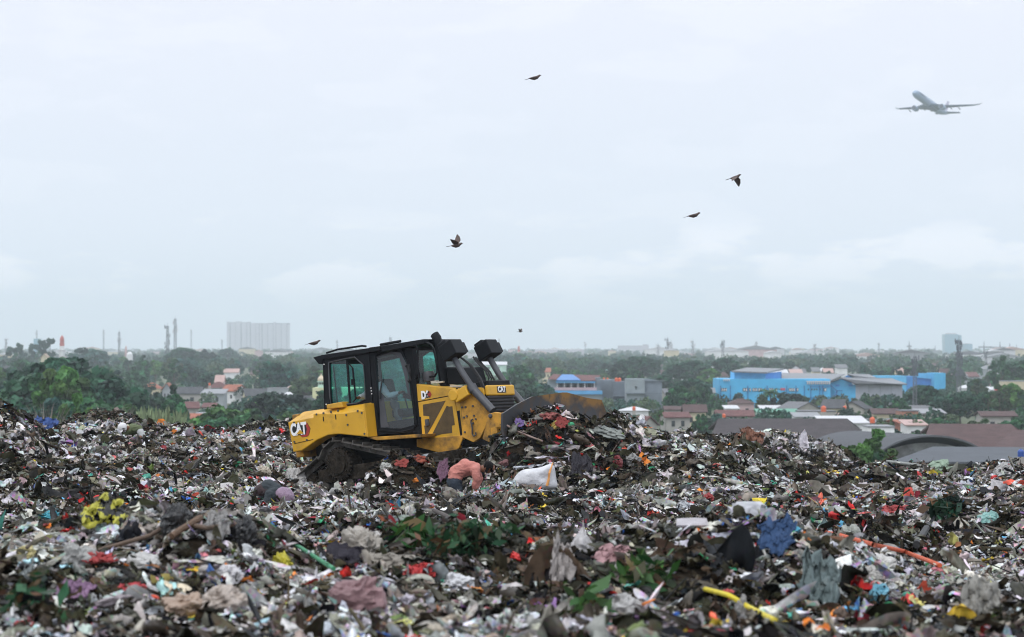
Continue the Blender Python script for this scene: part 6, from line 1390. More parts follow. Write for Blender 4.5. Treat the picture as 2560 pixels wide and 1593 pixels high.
def hand(w, d, side, s=1.0):
    """palm and five bent fingers leaving the wrist w along d"""
    d = d.normalized(); sd_ = side.normalized(); nn = d.cross(sd_); palm = w + d * 0.07 * s; ch = [[(w, 0.024), (palm, 0.03)]]
    for k, ln in zip((-1.5, -0.5, 0.5, 1.5), (0.065, 0.078, 0.074, 0.058)):
        b_ = palm + sd_ * 0.018 * k * s + d * 0.015; ch.append([(palm, 0.03), (b_, 0.0095), (b_ + d * ln * .55 * s + nn * .008, 0.0085), (b_ + d * ln * .85 * s + nn * .03, 0.007)])
    t_ = w + d * 0.03 * s - sd_ * 0.03 * s; ch.append([(w, 0.024), (t_, 0.011), (t_ + d * 0.03 * s - sd_ * 0.018 * s + nn * .012, 0.009)])
    return ch
def person(J, base, label, shirt_m, trous_m, faced, gloves=None, sleeve='long', shirt_k=0.022):
    o = empty('person', base); inv = -Vector(base); V = {k: Vector(v) + inv for k, v in J.items()}; tag(o, label, 'person')
    f = Vector(faced).normalized(); hd_ = V['head']; up = (hd_ - V['neck']).normalized()
    torso = [(V['pelvis'], 0.13), (V['spine'], 0.125), (V['chest'], 0.14), (V['collar'], 0.10)]
    neck = [(V['collar'], 0.10), (V['neck'], 0.055), (hd_, 0.085), (hd_ + up * 0.09, 0.075)]
    arms = [[(V['collar'], 0.10), (V['sh' + s], 0.065), (V['el' + s], 0.045), (V['wr' + s], 0.03)] for s in 'LR']
    legs = [[(V['pelvis'], 0.13), (V['hip' + s], 0.095), (V['kn' + s], 0.062), (V['an' + s], 0.042), (V['an' + s] + f * 0.14 + Vector((0, 0, -0.04)), 0.035)] for s in 'LR']
    ch = [torso, neck] + arms + legs
    ch.append([(hd_, 0.085), (hd_ + f * 0.06 - up * 0.01, 0.055), (hd_ + f * 0.105 - up * 0.012, 0.014)])
    sdv = f.cross(up).normalized()
    for s in 'LR':
        d = V['wr' + s] - V['el' + s]; ch += hand(V['wr' + s], d, sdv)
    body = skin_mesh('body', ch, skin_m, o, 0.0075)
    skin_mesh('shirt', [off(torso, shirt_k)] + [[(V['collar'], 0.10 + shirt_k), (V['sh' + s], 0.09), (V['el' + s], 0.068)] + ([(lerp(V['el' + s], V['wr' + s], 0.85), 0.05)] if sleeve == 'long' else []) for s in 'LR'], shirt_m, o, 0.013, 0.022)
    skin_mesh('trousers', [[(V['pelvis'] + (V['spine'] - V['pelvis']) * 0.25, 0.145), (V['pelvis'], 0.155)]] + [[(V['pelvis'], 0.155), (V['hip' + s], 0.118), (V['kn' + s], 0.088), (lerp(V['kn' + s], V['an' + s], 0.9), 0.065)] for s in 'LR'], trous_m, o, 0.013, 0.022)
    e = MB()
    for s in (-1, 1):
        b = MB(); b.ell(hd_ + f * 0.078 + sdv * 0.03 * s + up * 0.012, 0.011, 8, 6); b.build('eye', cmat('eye_dark', (0.02, 0.015, 0.012), 0.2), o)
        b = MB(); b.ell(hd_ + sdv * 0.088 * s - f * 0.005, (0.014, 0.02, 0.03), 8, 6); b.build('ear', skin_m, o, smooth=True)
    b = MB(); b.ell(hd_ + f * 0.085 - up * 0.045, (0.018, 0.018, 0.007), 8, 6); b.build('mouth', cmat('lip', (0.16, 0.05, 0.04), 0.5), o)
    return o, V, up, f, sdv
def cap_shape(name, c, up, f, r, m, o, low=-0.1, hairy=0.0):
    """hair or cloth over the back and top of a head"""
    b = MB(); b.ell((0, 0, 0), r, 20, 14); rngl = random.Random(3); vs = []
    for v in b.v:
        v = Vector(v)
        if v.dot(f) > r * 0.45 and v.dot(up) < r * 0.45: v = v * 0.6
        if v.dot(up) < low * r * 4: v = v * 0.85
        vs.append(tuple(v * (1 + rngl.uniform(-hairy, hairy)) + c))
    b.v = vs; return b.build(name, m, o, smooth=True)

YP = 53.7
def q(px, py, dy=0.0): return P(px, py, YP + dy)
J = dict(pelvis=q(1137, 1205), spine=q(1140, 1184), chest=q(1163, 1168), collar=q(1187, 1173), neck=q(1201, 1173), head=q(1216, 1171, -.02),
         shL=q(1190, 1176, .2), elL=q(1198, 1198, .22), wrL=q(1188, 1222, .12), shR=q(1189, 1179, -.2), elR=q(1192, 1200, -.24), wrR=q(1184, 1222, -.18),
         hipL=q(1140, 1212, .1), knL=q(1152, 1250, .14), anL=q(1136, 1290, .12), hipR=q(1138, 1213, -.1), knR=q(1148, 1250, -.14), anR=q(1133, 1290, -.12))
pink = mat('salmon_pink_shirt', (0.44, 0.165, 0.135), 0.85, var=0.12, vscale=6, dirt=(0.3, 0.09, 0.075), dscale=3.5, damt=0.25, bump=0.5, bscale=14); navy = mat('dark_navy_cloth', (0.014, 0.022, 0.034), 0.9, var=0.3, vscale=5, bump=0.4, bscale=10)
o, V, up, f, sdv = person(J, q(1137, 1290), 'person in a salmon pink shirt and dark navy trousers bent double before the bulldozer', pink, navy, (0.75, -0.1, -0.65), shirt_k=0.02)
cap_shape('hair', V['head'] + up * 0.045 - f * 0.015, up, f, 0.118, hair_m, o, hairy=0.05)
YP = 71.0
J = dict(pelvis=q(352, 1098, .35), spine=q(346, 1084, .25), chest=q(337, 1075, .1), collar=q(330, 1072, 0), neck=q(321, 1071, -.06), head=q(311, 1070, -.14),
         shR=q(348, 1073, -.12), elR=q(356, 1090, -.2), wrR=q(342, 1098, -.36), shL=q(318, 1079, -.05), elL=q(300, 1090, -.12), wrL=q(300, 1104, -.3),
         hipR=q(357, 1101, .2), knR=q(365, 1106, -.15), anR=q(362, 1138, .1), hipL=q(348, 1102, .45), knL=q(352, 1100, .1), anL=q(350, 1138, .3))
olive = mat('olive_green_vest', (0.085, 0.105, 0.05), 0.9, var=0.2, vscale=5, bump=0.4, bscale=12); drk = mat('dark_work_trousers', (0.02, 0.018, 0.018), 0.9, var=0.3)
o, V, up, f, sdv = person(J, q(355, 1138), 'person in a pale cap and olive green shirt stooping behind a mound at left', olive, drk, (-0.55, -0.6, -0.6), sleeve='short')
palem = mat('pale_cap_cloth', (0.58, 0.57, 0.58), 0.8, var=0.06, bump=0.2)
cap_shape('cap', V['head'] + up * 0.05, up, f, 0.128, palem, o)
b = MB(); c_ = V['head'] + f * 0.14 + up * 0.03; b.ell(c_, (0.1, 0.1, 0.018), 14, 6, M=Vector((f + Vector((0, 0, -0.2)))).to_track_quat('X', 'Z').to_matrix()); b.build('cap_brim', palem, o, smooth=True)
skin_mesh('sleeve', [[(V['shR'], 0.085), (lerp(V['shR'], V['elR'], 0.5), 0.092), (V['elR'], 0.075)]], mat('grey_sleeve', (0.42, 0.43, 0.43), 0.9, bump=0.3), o, 0.012, 0.012)
b = MB(); b.tube([V['head'] + Vector((-0.11, -0.02, -0.02)), V['head'] + Vector((-0.135, -0.03, -0.14)), V['head'] + Vector((-0.12, -0.03, -0.26))], [0.03, 0.04, 0.02], 8); b.build('neck_cloth', palem, o, smooth=True)
YP = 46.6
J = dict(pelvis=q(652, 1258, .1), spine=q(657, 1238, .08), chest=q(673, 1227, .04), collar=q(688, 1230, 0), neck=q(696, 1233, -.03), head=q(707, 1238, -.08),
         shR=q(676, 1238, -.17), elR=q(664, 1262, -.22), wrR=q(692, 1272, -.28), shL=q(694, 1234, .18), elL=q(716, 1256, .1), wrL=q(716, 1272, -.1),
         hipR=q(655, 1265, -.05), knR=q(722, 1258, .06), anR=q(724, 1300, .04), hipL=q(652, 1266, .2), knL=q(690, 1250, .32), anL=q(680, 1300, .3))
slate = mat('slate_dark_cloth', (0.022, 0.03, 0.036), 0.85, var=0.25, vscale=4, bump=0.4, bscale=10); maroon = mat('dark_maroon_cloth', (0.022, 0.01, 0.012), 0.8, var=0.25, bump=0.3)
o, V, up, f, sdv = person(J, q(680, 1300), 'person in a mauve headscarf and dark clothes squatting left of the bulldozer track', slate, slate, (0.55, -0.35, -0.75), shirt_k=0.045)
mauve = mat('mauve_headscarf', (0.26, 0.185, 0.25), 0.9, var=0.1, vscale=8, bump=0.8, bscale=16)
b = MB(); b.ell((0, 0, 0), (0.165, 0.145, 0.135), 22, 16, M=Euler((0, R(18), 0)).to_matrix()); b.v = [tuple(Vector(v) * (1 + 0.1 * mnoise.noise(Vector(v) * 12) + 0.1 * abs(mnoise.noise(Vector(v) * 22))) + V['head'] + up * 0.03) for v in b.v]; b.build('headscarf', mauve, o, smooth=True)
b = MB(); b.ell((0, 0, 0), (0.235, 0.2, 0.14), 28, 18, M=Euler((0, R(-22), 0)).to_matrix()); b.v = [tuple(Vector(v) * (1 + 0.22 * mnoise.noise(Vector(v) * 7) + 0.15 * abs(mnoise.noise(Vector(v) * 15))) + V['chest'] + Vector((-0.03, 0.03, 0.0))) for v in b.v]; b.build('jacket_back', maroon, o, smooth=True)
b = MB(); b.ell(lerp(V['head'], V['wrL'], 0.72) + Vector((0.0, -0.08, 0)), (0.085, 0.06, 0.11), 14, 10, M=Euler((0, R(30), 0)).to_matrix()); b.build('face_cloth', mat('grey_white_cloth', (0.45, 0.47, 0.5), 0.9, bump=0.6, bscale=18), o, smooth=True)
b = MB(); b.tube([V['anR'] + Vector((0, 0, 0.26)), V['anR'] + Vector((0, 0, 0.1)), V['anR'] + Vector((0.01, 0, -0.04)), V['anR'] + Vector((0.05, -0.12, -0.06))], [0.088, 0.082, 0.07, 0.05], 12); b.build('rubber_boot', rub, o, smooth=True)

# operator in the cab, white shirt, grey trousers
def AD(u, v, y): a = A(u, v, y); return DM @ Vector((a[0], y, a[1]))
J = dict(pelvis=AD(880, 660, 0.0), spine=AD(885, 610, -.05), chest=AD(898, 562, -.1), collar=AD(890, 525, -.08), neck=AD(872, 495, -.05), head=AD(852, 455, 0.0),
         shR=AD(915, 540, -.25), elR=AD(985, 615, -.36), wrR=AD(1070, 585, -.3), shL=AD(835, 545, .2), elL=AD(760, 615, -.3), wrL=AD(715, 625, -.5),
         hipR=AD(895, 665, -.1), knR=AD(1040, 690, -.18), anR=AD(1080, 850, -.16), hipL=AD(890, 665, .1), knL=AD(1040, 690, .16), anL=AD(1070, 850, .14))
wsh = mat('white_work_shirt', (0.6, 0.61, 0.64), 0.85, var=0.08, bump=0.3); gtr = mat('grey_work_trousers', (0.2, 0.19, 0.19), 0.9, bump=0.3)
o, V, up, f, sdv = person(J, AD(880, 850, 0), 'bulldozer operator in a white shirt seated at the controls inside the cab', wsh, gtr, tuple(DM.to_3x3() @ Vector((1, 0, 0))))
cap_shape('hair', V['head'] + up * 0.045 - f * 0.015, up, f, 0.112, hair_m, o)

# ---------------------------------------------------------------- birds
bird_m = mat('brown_feathers', (0.085, 0.06, 0.052), 0.8, var=0.25, vscale=20); bird_d = mat('dark_feathers', (0.035, 0.032, 0.035), 0.8, var=0.2, vscale=20)
def bird(px, py, Y, pitch, wa, wb, s, label, roll=0.0, yaw=22):
    """flying dove; wa, wb raise the near and far wing in degrees, 200 = folded"""
    o = empty('bird', P(px, py, Y), (R(roll), R(-pitch), R(-yaw if wa < 200 else 0))); o.scale = (s, s, s); tag(o, label, 'bird', 'birds in flight')
    b = MB(); b.tube([(-0.12, 0, 0.0), (-0.08, 0, -0.005), (-0.02, 0, -0.015), (0.05, 0, -0.008), (0.09, 0, 0.012), (0.115, 0, 0.022), (0.135, 0, 0.02), (0.142, 0, 0.017)], [0.010, 0.026, 0.042, 0.038, 0.024, 0.022, 0.015, 0.006], 10); b.build('body', bird_m, o, smooth=True)
    b = MB(); b.cyl((0.138, 0, 0.018), (0.16, 0, 0.012), 0.005, 0.001, 6); b.build('beak', bird_d, o)
    b = MB(); v = [(-0.10, -0.012, 0), (-0.10, 0.012, 0), (-0.20, 0.028, -0.004), (-0.235, 0.012, -0.006), (-0.235, -0.012, -0.006), (-0.20, -0.028, -0.004)]; b.add([(x, y, z + 0.003) for x, y, z in v] + [(x, y, z - 0.003) for x, y, z in v], [(0, 1, 2, 3, 4, 5), (11, 10, 9, 8, 7, 6)] + [(i, i + 6, (i + 1) % 6 + 6, (i + 1) % 6) for i in range(6)]); b.build('tail', bird_d, o)
    for sgn, ang in ((-1, wa), (1, wb)):
        b = MB()
        if ang >= 200: b.tube([(0.05, sgn * 0.035, 0.0), (-0.02, sgn * 0.042, 0.004), (-0.1, sgn * 0.024, 0.006), (-0.15, sgn * 0.01, 0.006)], [0.012, 0.02, 0.014, 0.003], 8)
        else:
            a = R(ang); c, s_ = math.cos(a), math.sin(a)
            pts = [(0.055, 0.02), (0.085, 0.11), (0.05, 0.2), (-0.02, 0.285), (-0.035, 0.24), (-0.05, 0.15), (-0.06, 0.08), (-0.05, 0.02)]
            tp = [(x, sgn * y * c, y * s_ + 0.012 - 0.12 * y * y) for x, y in pts]; n = len(tp)
            b.add([(x, y, z + 0.003) for x, y, z in tp] + [(x, y, z - 0.003) for x, y, z in tp], [tuple(range(n)), tuple(range(2 * n - 1, n - 1, -1))] + [(i, i + n, (i + 1) % n + n, (i + 1) % n) for i in range(n)])
        b.build('wing', bird_m, o)
for a in ((1337, 194, 66, 12, 200, 200, 1.0, 'highest bird, wings folded, alone in the sky above the cab'), (1838, 443, 66, 14, -22, -50, 1.0, 'bird with wings swept down at right, below the airliner'), (1735, 538, 64, 12, 200, 200, 1.0, 'bird with folded wings just below the bird with lowered wings'),
          (1141, 613, 62, 6, 25, 58, 1.0, 'bird with raised wings above the bulldozer'), (786, 857, 66, 12, 200, 200, 1.0, 'low bird with folded wings left of the cab roof'), (1301, 829, 150, 4, 35, 40, 0.9, 'tiny dark bird between the lift cylinders and the horizon')): bird(*a)

# ---------------------------------------------------------------- airliner
fw = Vector((-0.484, -0.855, 0.188)).normalized(); wv = Vector((0.87, -0.49, 0.007)); wv = (wv - fw * wv.dot(fw)).normalized(); uv_ = wv.cross(fw)
if uv_.z < 0: uv_ = -uv_
MA = Matrix((fw, wv, uv_)).transposed().to_4x4(); cpl = P(2328, 262, 2043); MA.translation = cpl
o = empty('airliner'); o.matrix_world = MA; tag(o, 'white twin engined airliner climbing away in the upper right sky', 'airplane')
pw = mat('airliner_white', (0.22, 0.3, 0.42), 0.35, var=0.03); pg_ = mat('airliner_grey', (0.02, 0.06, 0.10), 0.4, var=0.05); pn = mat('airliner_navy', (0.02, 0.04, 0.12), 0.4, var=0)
b = MB(); b.tube([(33.4, 0, -0.6), (32.6, 0, -0.4), (30.5, 0, -0.1), (27, 0, 0), (10, 0, 0), (-10, 0, 0), (-20, 0, 0.5), (-28, 0, 1.5), (-33, 0, 2.2)], [0.3, 1.3, 2.3, 2.9, 2.98, 2.98, 2.4, 1.3, 0.4], 24); fu = b.build('fuselage', pw, o, smooth=True)
b = MB()
for s in (-1, 1): b.tube([(31.6, s * 1.7, 0.5), (28, s * 2.75, 0.55), (22, s * 2.95, 0.5), (17, s * 2.99, 0.3)], [0.12, 0.42, 0.45, 0.1], 6)
b.build('cheat_line', pn, fu, smooth=True)
b = MB(); b.box((0, 0, -2.3), (14, 5.0, 1.8), taper=0.9); b.build('belly_fairing', pg_, o, bevel=0.6)
def slab(b, pts, t):
    n = len(pts); b.add([(x, y, z + t) for x, y, z in pts] + [(x, y, z - t) for x, y, z in pts], [tuple(range(n)), tuple(range(2 * n - 1, n - 1, -1))] + [(i, i + n, (i + 1) % n + n, (i + 1) % n) for i in range(n)])
for s in (-1, 1):
    b = MB(); slab(b, [(7.5, s * 2.4, -1.6), (-6.5, s * 2.4, -1.6), (-5.2, s * 10, -1.1), (0.2, s * 10, -1.0)], 0.45); slab(b, [(0.2, s * 10, -1.0), (-5.2, s * 10, -1.1), (-10.5, s * 28, 0.9), (-8.8, s * 28, 1.0)], 0.26)
    slab(b, [(-8.8, s * 28, 1.0), (-10.5, s * 28, 0.9), (-13, s * 31.5, 2.3), (-12.2, s * 31.7, 2.4)], 0.15); slab(b, [(-12.2, s * 31.7, 2.4), (-13, s * 31.5, 2.3), (-14.4, s * 32.3, 3.9)], 0.1)
    for yy, xx in ((7, -5.5), (13, -6), (18.5, -7.6)): b.tube([(xx + 3, s * yy, -1.6), (xx, s * yy, -1.9), (xx - 2.2, s * yy, -1.7)], [0.25, 0.42, 0.1], 8)
    b.build('wing', pg_, o)
    b = MB(); y_ = s * 10.2; b.tube([(6.6, y_, -3.4), (6.2, y_, -3.4), (3.5, y_, -3.35), (0.8, y_, -3.2), (-0.6, y_, -3.1)], [1.75, 1.98, 2.0, 1.5, 0.9], 20); b.box((1.0, y_, -1.9), (4.6, 0.4, 1.4)); en = b.build('engine', pw, o, smooth=True)
    b = MB(); b.cyl((6.62, y_, -3.4), (6.75, y_, -3.4), 1.55, 1.5, 20); b.cyl((6.7, y_, -3.4), (7.2, y_, -3.4), 0.4, 0.1, 12); b.build('engine_fan', cmat('fan_dark', (0.03, 0.035, 0.05), 0.5), en)
    b = MB(); slab(b, [(-25.5, s * 1.0, 1.6), (-30.5, s * 1.0, 1.6), (-33.2, s * 9.3, 2.4), (-31.2, s * 9.3, 2.4)], 0.2); b.build('tailplane', pg_, o)
b = MB(); b.prism([(-22, 2.0), (-30.5, 2.5), (-33.5, 11.0), (-30.3, 11.0)], -0.2, 0.2); b.build('tail_fin', mat('fin_lilac', (0.45, 0.42, 0.55), 0.4, var=0), o)

# ---------------------------------------------------------------- single pieces of rubbish one can point to
def sv(v, k=1.0, s=0.0): return mnoise.noise(Vector((v[0] * k + s, v[1] * k - s, v[2] * k + 2 * s)))
def rub_mat(name, col, rough=0.5, **k):
    col = tuple(c * 0.72 for c in col) if col else (0.3, 0.3, 0.3); return mat(name, col, rough, **{'var': 0.15, 'vscale': 5, 'dirt': (0.05, 0.037, 0.028), 'dscale': 6, 'damt': 0.36, 'bump': 0.35, 'bscale': 22, **k})
def bagm(px, py, wpx, hpx, col, label, name='bag', cat='bag', tilt=0.0, knot=False, seed=0, rough=0.45, crump=0.28, y0=16.0, sink=0.25, trans=0.0, m=None):
    c = hit(px, py, y0); k = c.y / F; w, h = wpx * k / 2, hpx * k / 2; b = MB(); b.ell((0, 0, 0), (1, 0.8, 1), 44, 28)
    vs = []
    for v in b.v:
        v = Vector(v); n1 = abs(sv(v, 1.3, seed)); n2 = abs(sv(v, 3.1, seed + 5)); n3 = sv(v, 6.5, seed + 9)
        n4 = abs(sv(v, 9.0, seed + 3)); lob = sv(v, 0.9, seed + 20)
        f_ = 1 + 0.5 * lob + crump * (1.9 * n1 - 0.5) + crump * 1.5 * (0.35 - n2) + crump * 0.4 * (0.3 - n4) + crump * 0.4 * n3
        v = Vector((v.x * w * f_, v.y * w * f_, v.z * h * f_))
        if knot and v.z > h * 0.6: t = (v.z / h - 0.6) / 0.4; v.x *= 1 - 0.75 * min(1, t); v.y *= 1 - 0.75 * min(1, t); v.z += h * 0.35 * max(0, t)
        vs.append(tuple(v))
    b.v = vs; o = b.build(name, m or rub_mat(name + '_stuff', col, rough, trans=trans), None, smooth=False); o.location = c + Vector((0, 0, h * (0.5 - sink))); o.rotation_euler = (0, R(tilt), R(seed * 37)); tag(o, label, cat); return o
def cloth(px, py, wpx, hpx, col, label, name='cloth', cat='cloth', seed=1, rough=0.8, fold=0.16, slope=0.9, y0=16.0, rot=0.0, m=None, lift=0.05):
    """crumpled sheet draped on the heap, with thickness"""
    c = hit(px, py, y0); k = c.y / F * (0.85 if wpx >= 90 else 1); w = wpx * k; h = hpx * k; nx, ny_ = 22, 18; V = []; cr_, sr_ = math.cos(R(rot)), math.sin(R(rot))
    nx, ny_ = 40, 14
    for j in range(ny_):
        for i in range(nx):
            a_ = 2 * math.pi * i / nx; rr = (j + 0.02) / (ny_ - 1) * 0.5 * (1 + 0.5 * sv((math.cos(a_) * 1.1, math.sin(a_) * 1.1, seed), 1.3, seed) + 0.3 * sv((math.cos(a_) * 4, math.sin(a_) * 4, seed), 1.2))
            u, v = rr * math.cos(a_) * 1.1, rr * math.sin(a_) * 1.1; e = 1
            n1 = sv((u * 3.4 + seed, v * 2.2, seed * 2.1), 1.4); n2 = sv((u * 9, v * 5, seed * 3.3), 1.0); n3 = abs(sv((u * 6, v * 13, seed), 1.2)); n2 = n2 * 0.8 + 0.45 * abs(sv((u * 13, v * 8, seed), 1.0)) - 0.2
            lx, lz = u * w * e, v * h * e; x = lx * cr_ - lz * sr_; z = lx * sr_ + lz * cr_
            V.append((x + 0.1 * w * n2, (z * slope + (n1 * 1.1 + n2 * 0.8) * fold * w), z + (n1 * 0.5 + 0.9 * n3 + 0.5 * n2) * fold * h))
    n = nx * ny_; fs = [(j * nx + i, j * nx + (i + 1) % nx, (j + 1) * nx + (i + 1) % nx, (j + 1) * nx + i) for j in range(ny_ - 1) for i in range(nx)]
    b = MB(); b.add(V, fs); o = b.build(name, m or rub_mat(name + '_stuff', col, rough), None, smooth=True); sm_ = o.modifiers.new('thick', 'SOLIDIFY'); sm_.thickness = 0.012 * max(1, c.y / 50)
    o.location = c + Vector((0, -0.06, h * 0.3 + lift)); tag(o, label, cat); return o
def board(px, py, wpx, hpx, col, label, name='board', cat='board', rx=-35, ry=0, rz=0, th=0.02, y0=16.0):
    c = hit(px, py, y0); k = c.y / F; b = MB(); w, h = wpx * k, hpx * k / max(0.35, abs(math.sin(R(rx))) )
    b.add([(-w / 2, -h / 2, 0), (w * .5, -h * .5, 0), (w * .46, h * .42, 0), (w * .1, h * .5, 0), (-w * .48, h * .38, 0), (-w / 2, -h / 2, th), (w * .5, -h * .5, th), (w * .46, h * .42, th), (w * .1, h * .5, th), (-w * .48, h * .38, th)], [(4, 3, 2, 1, 0), (5, 6, 7, 8, 9), (0, 1, 6, 5), (1, 2, 7, 6), (2, 3, 8, 7), (3, 4, 9, 8), (4, 0, 5, 9)])
    o = b.build(name, rub_mat(name + '_stuff', col, 0.6), None); o.location = c + Vector((0, 0, 0.06)); o.rotation_euler = (R(-rx), R(ry), R(rz)); tag(o, label, cat); return o
def pole(pts, r, col, label, name='stick', cat='stick', y0=16.0, lift=0.06, flat=False):
    ps = [hit(px, py, y0) + Vector((0, -0.05, lift + 0.05)) for px, py in pts]
    out = []
    for a, b_ in zip(ps, ps[1:]):
        for t in (0, .34, .67): p = a.lerp(b_, t); p.z = max(p.z, float(H(p.x, p.y)) + lift + 0.03); out.append(p)
    out.append(ps[-1]); b = MB(); b.tube(out, r, 8); o = b.build(name, rub_mat(name + '_stuff', col, 0.7), None, smooth=True); tag(o, label, cat); return o
def leafy(px, py, wpx, hpx, n, label, green='mid', ls=0.1, seed=1, y0=16.0):
    rng = np.random.default_rng(seed); c = hit(px, py, y0); k = c.y / F; w, h = wpx * k / 2, hpx * k / 2; rt_ = empty('leafy_branch', c); tag(rt_, label, 'branch')
    cen = []; b = MB(); rl = random.Random(seed)
    for s in range(9):
        p = Vector((rl.uniform(-w, w * .3), rl.uniform(-.2, .2), 0)); d = Vector((rl.uniform(.3, 1), rl.uniform(-.3, .3), rl.uniform(-.1, .5))).normalized(); Lk = rl.uniform(.4, 1) * w; b.tube([p, p + d * Lk * .5, p + d * Lk + Vector((0, 0, -.05))], [0.012, 0.009, 0.004], 5)
        for _ in range(n // 9): t = rl.random(); cen.append(p + d * Lk * t + Vector((rl.gauss(0, .07), rl.gauss(0, .12), rl.gauss(0, .07) + h * rl.random() * .8)))
    b.build('twig', m_bark, rt_)
    V, Q = cards(np.array([tuple(q_) for q_ in cen]), ls, np.array([0, -.3, .4]), rng, 2.2); brn = rng.random(len(cen))[:, None] < 0.25; col = np.where(brn, np.array([[0.09, 0.065, 0.03]]), np.array(GREENS[green]) * 0.62) * np.exp(rng.normal(-0.15, .5, (len(cen), 1))) * (1 + 0.25 * rng.normal(0, 1, (len(cen), 3)) * np.array([1, .3, .3]))
    raw_mesh('leaves', V, Q, m_leaf, False, np.repeat(col, 4, 0), rt_); return rt_

# white sack with an orange seam, upright behind the rubbish ridge, right of the person in pink
c = P(1337, 1226, 54.4); k = 54.4 / F; b = MB(); NS = 34; outline = [(1200, 700), (1215, 620), (1260, 540), (1335, 465), (1430, 432), (1620, 425), (1720, 385), (1815, 345), (1865, 385), (1885, 480), (1892, 600), (1925, 690), (1900, 760), (1640, 790), (1400, 740)]
op = [(1080 + u * .1646, 1100 + v * .1646) for u, v in outline]; cx_, cyy = 1336, 1197; rings = []
for t, dy in ((0, -0.24), (0.55, -0.23), (0.8, -0.17), (0.95, -0.08), (1.0, 0.0), (0.9, 0.12), (0.6, 0.2), (0, 0.22)):
    rings.append([(((cx_ + (a - cx_) * t) - 1337) * k, dy, (1226 - (cyy + (d - cyy) * t)) * k) for a, d in op])
n = len(op); vs = [p for r_ in rings for p in r_]; fs = [(j * n + i, j * n + (i + 1) % n, (j + 1) * n + (i + 1) % n, (j + 1) * n + i) for j in range(len(rings) - 1) for i in range(n)]
sack_m = rub_mat('woven_white_sack', (0.70, 0.70, 0.73), 0.6, dirt=(0.32, 0.3, 0.29), damt=0.25, bump=0.9, bscale=7)
b.add([tuple(Vector(v) + Vector((0, 0.03 * sv((v[0] * 5, v[2] * 5, 1)), 0))) for v in vs], fs); o = b.build('sack', sack_m, None, smooth=True); sb_ = o.modifiers.new('sub', 'SUBSURF'); sb_.levels = 2; sb_.render_levels = 2
o.location = c; tag(o, 'large white woven sack with an orange seam standing right of the person in pink', 'sack')
sm_ = MB(); pts = [(1832, 350), (1803, 430), (1780, 500), (1768, 600), (1742, 690)]; sm_.tube([(((1080 + u * .1646) - 1337) * k, -0.215 + (0.17 if i_ == 0 else 0.06 if i_ == 1 else 0.0), (1226 - (1100 + v * .1646)) * k) for i_, (u, v) in enumerate(pts)], [0.012, 0.02, 0.022, 0.024, 0.03], 6); sm_.build('seam', mat('orange_seam', (0.62, 0.28, 0.08), 0.7), o)
bagm(737, 1212, 66, 58, (0.5, 0.48, 0.46), 'stained white sack leaning beside the bulldozer track, right of the mauve headscarf', 'sack', 'sack', seed=3, tilt=-20, y0=40)
cloth(1110, 1212, 24, 48, (0.16, 0.07, 0.12), 'magenta plastic bag hanging behind the person in pink', 'bag', 'bag', seed=4, y0=50, rot=-15)
cloth(116, 1080, 52, 34, (0.035, 0.09, 0.3), 'crumpled blue tarpaulin on the slope near the left edge', 'tarpaulin', 'tarpaulin', seed=5, y0=50, fold=0.3)
cloth(440, 1047, 96, 30, (0.015, 0.015, 0.018), 'black plastic sheet on the crest right of the person in the cap', 'plastic_sheet', 'sheet', seed=6, y0=64)
cloth(320, 1034, 52, 20, (0.03, 0.028, 0.024), 'dark brown cloth on the crest above the pale cap', 'cloth', seed=7, y0=64)
ybm = rub_mat('yellow_black_wrapper', (0.42, 0.40, 0.03), 0.5)
_n, _l = ybm.node_tree.nodes, ybm.node_tree.links; _v = _n.new('ShaderNodeTexNoise'); _v.inputs['Scale'].default_value = 9; _t = _n.new('ShaderNodeTexCoord'); _l.new(_t.outputs['Object'], _v.inputs[0]); _r = _n.new('ShaderNodeMapRange'); _r.inputs[1].default_value = 0.45; _r.inputs[2].default_value = 0.48; _l.new(_v.outputs[0], _r.inputs[0])
_x = _n.new('ShaderNodeMix'); _x.data_type = 'RGBA'; _x.inputs[6].default_value = (0.38, 0.36, 0.04, 1); _x.inputs[7].default_value = (0.012, 0.012, 0.012, 1); _l.new(_r.outputs[0], _x.inputs[0]); _l.new(_x.outputs[2], _n['Principled BSDF'].inputs['Base Color'])
cloth(262, 1338, 118, 70, None, 'crumpled yellow and black patterned wrapper on the near ridge at left', 'wrapper', 'wrapper', seed=8, fold=0.35, m=ybm, lift=0.14)
bagm(398, 1300, 62, 50, (0.05, 0.065, 0.085), 'dark blue grey bag on the near ridge, right of the yellow and black wrapper', seed=9, tilt=25)
bagm(438, 1334, 72, 88, (0.012, 0.012, 0.013), 'shiny black bag near the top of the near ridge', seed=10, rough=0.3)
bagm(612, 1375, 70, 88, (0.014, 0.014, 0.016), 'black bag sagging over the right end of the left near mound', seed=11, rough=0.3)
cloth(545, 1352, 60, 60, (0.3, 0.29, 0.28), 'pale grey rag hanging over the near mound beside the black bag', seed=12, fold=0.35)
bagm(568, 1455, 78, 58, (0.66, 0.64, 0.65), 'clean white bag low in the left foreground', seed=13)
bagm(352, 1432, 100, 62, (0.55, 0.54, 0.52), 'puffed white bag in the left foreground under the brown straw', seed=14)
bagm(195, 1432, 88, 80, (0.5, 0.5, 0.48), 'large translucent grey white bag at lower left', seed=15, trans=0.2)
cloth(195, 1505, 105, 52, (0.28, 0.16, 0.27), 'mauve cloth in the lower left foreground', seed=16, fold=0.22)
cloth(250, 1418, 90, 30, (0.4, 0.04, 0.04), 'dark red cloth strip between two white bags at left', seed=17, fold=0.25)
cloth(335, 1495, 64, 26, (0.5, 0.05, 0.06), 'bright red rag right of the mauve cloth', seed=18)
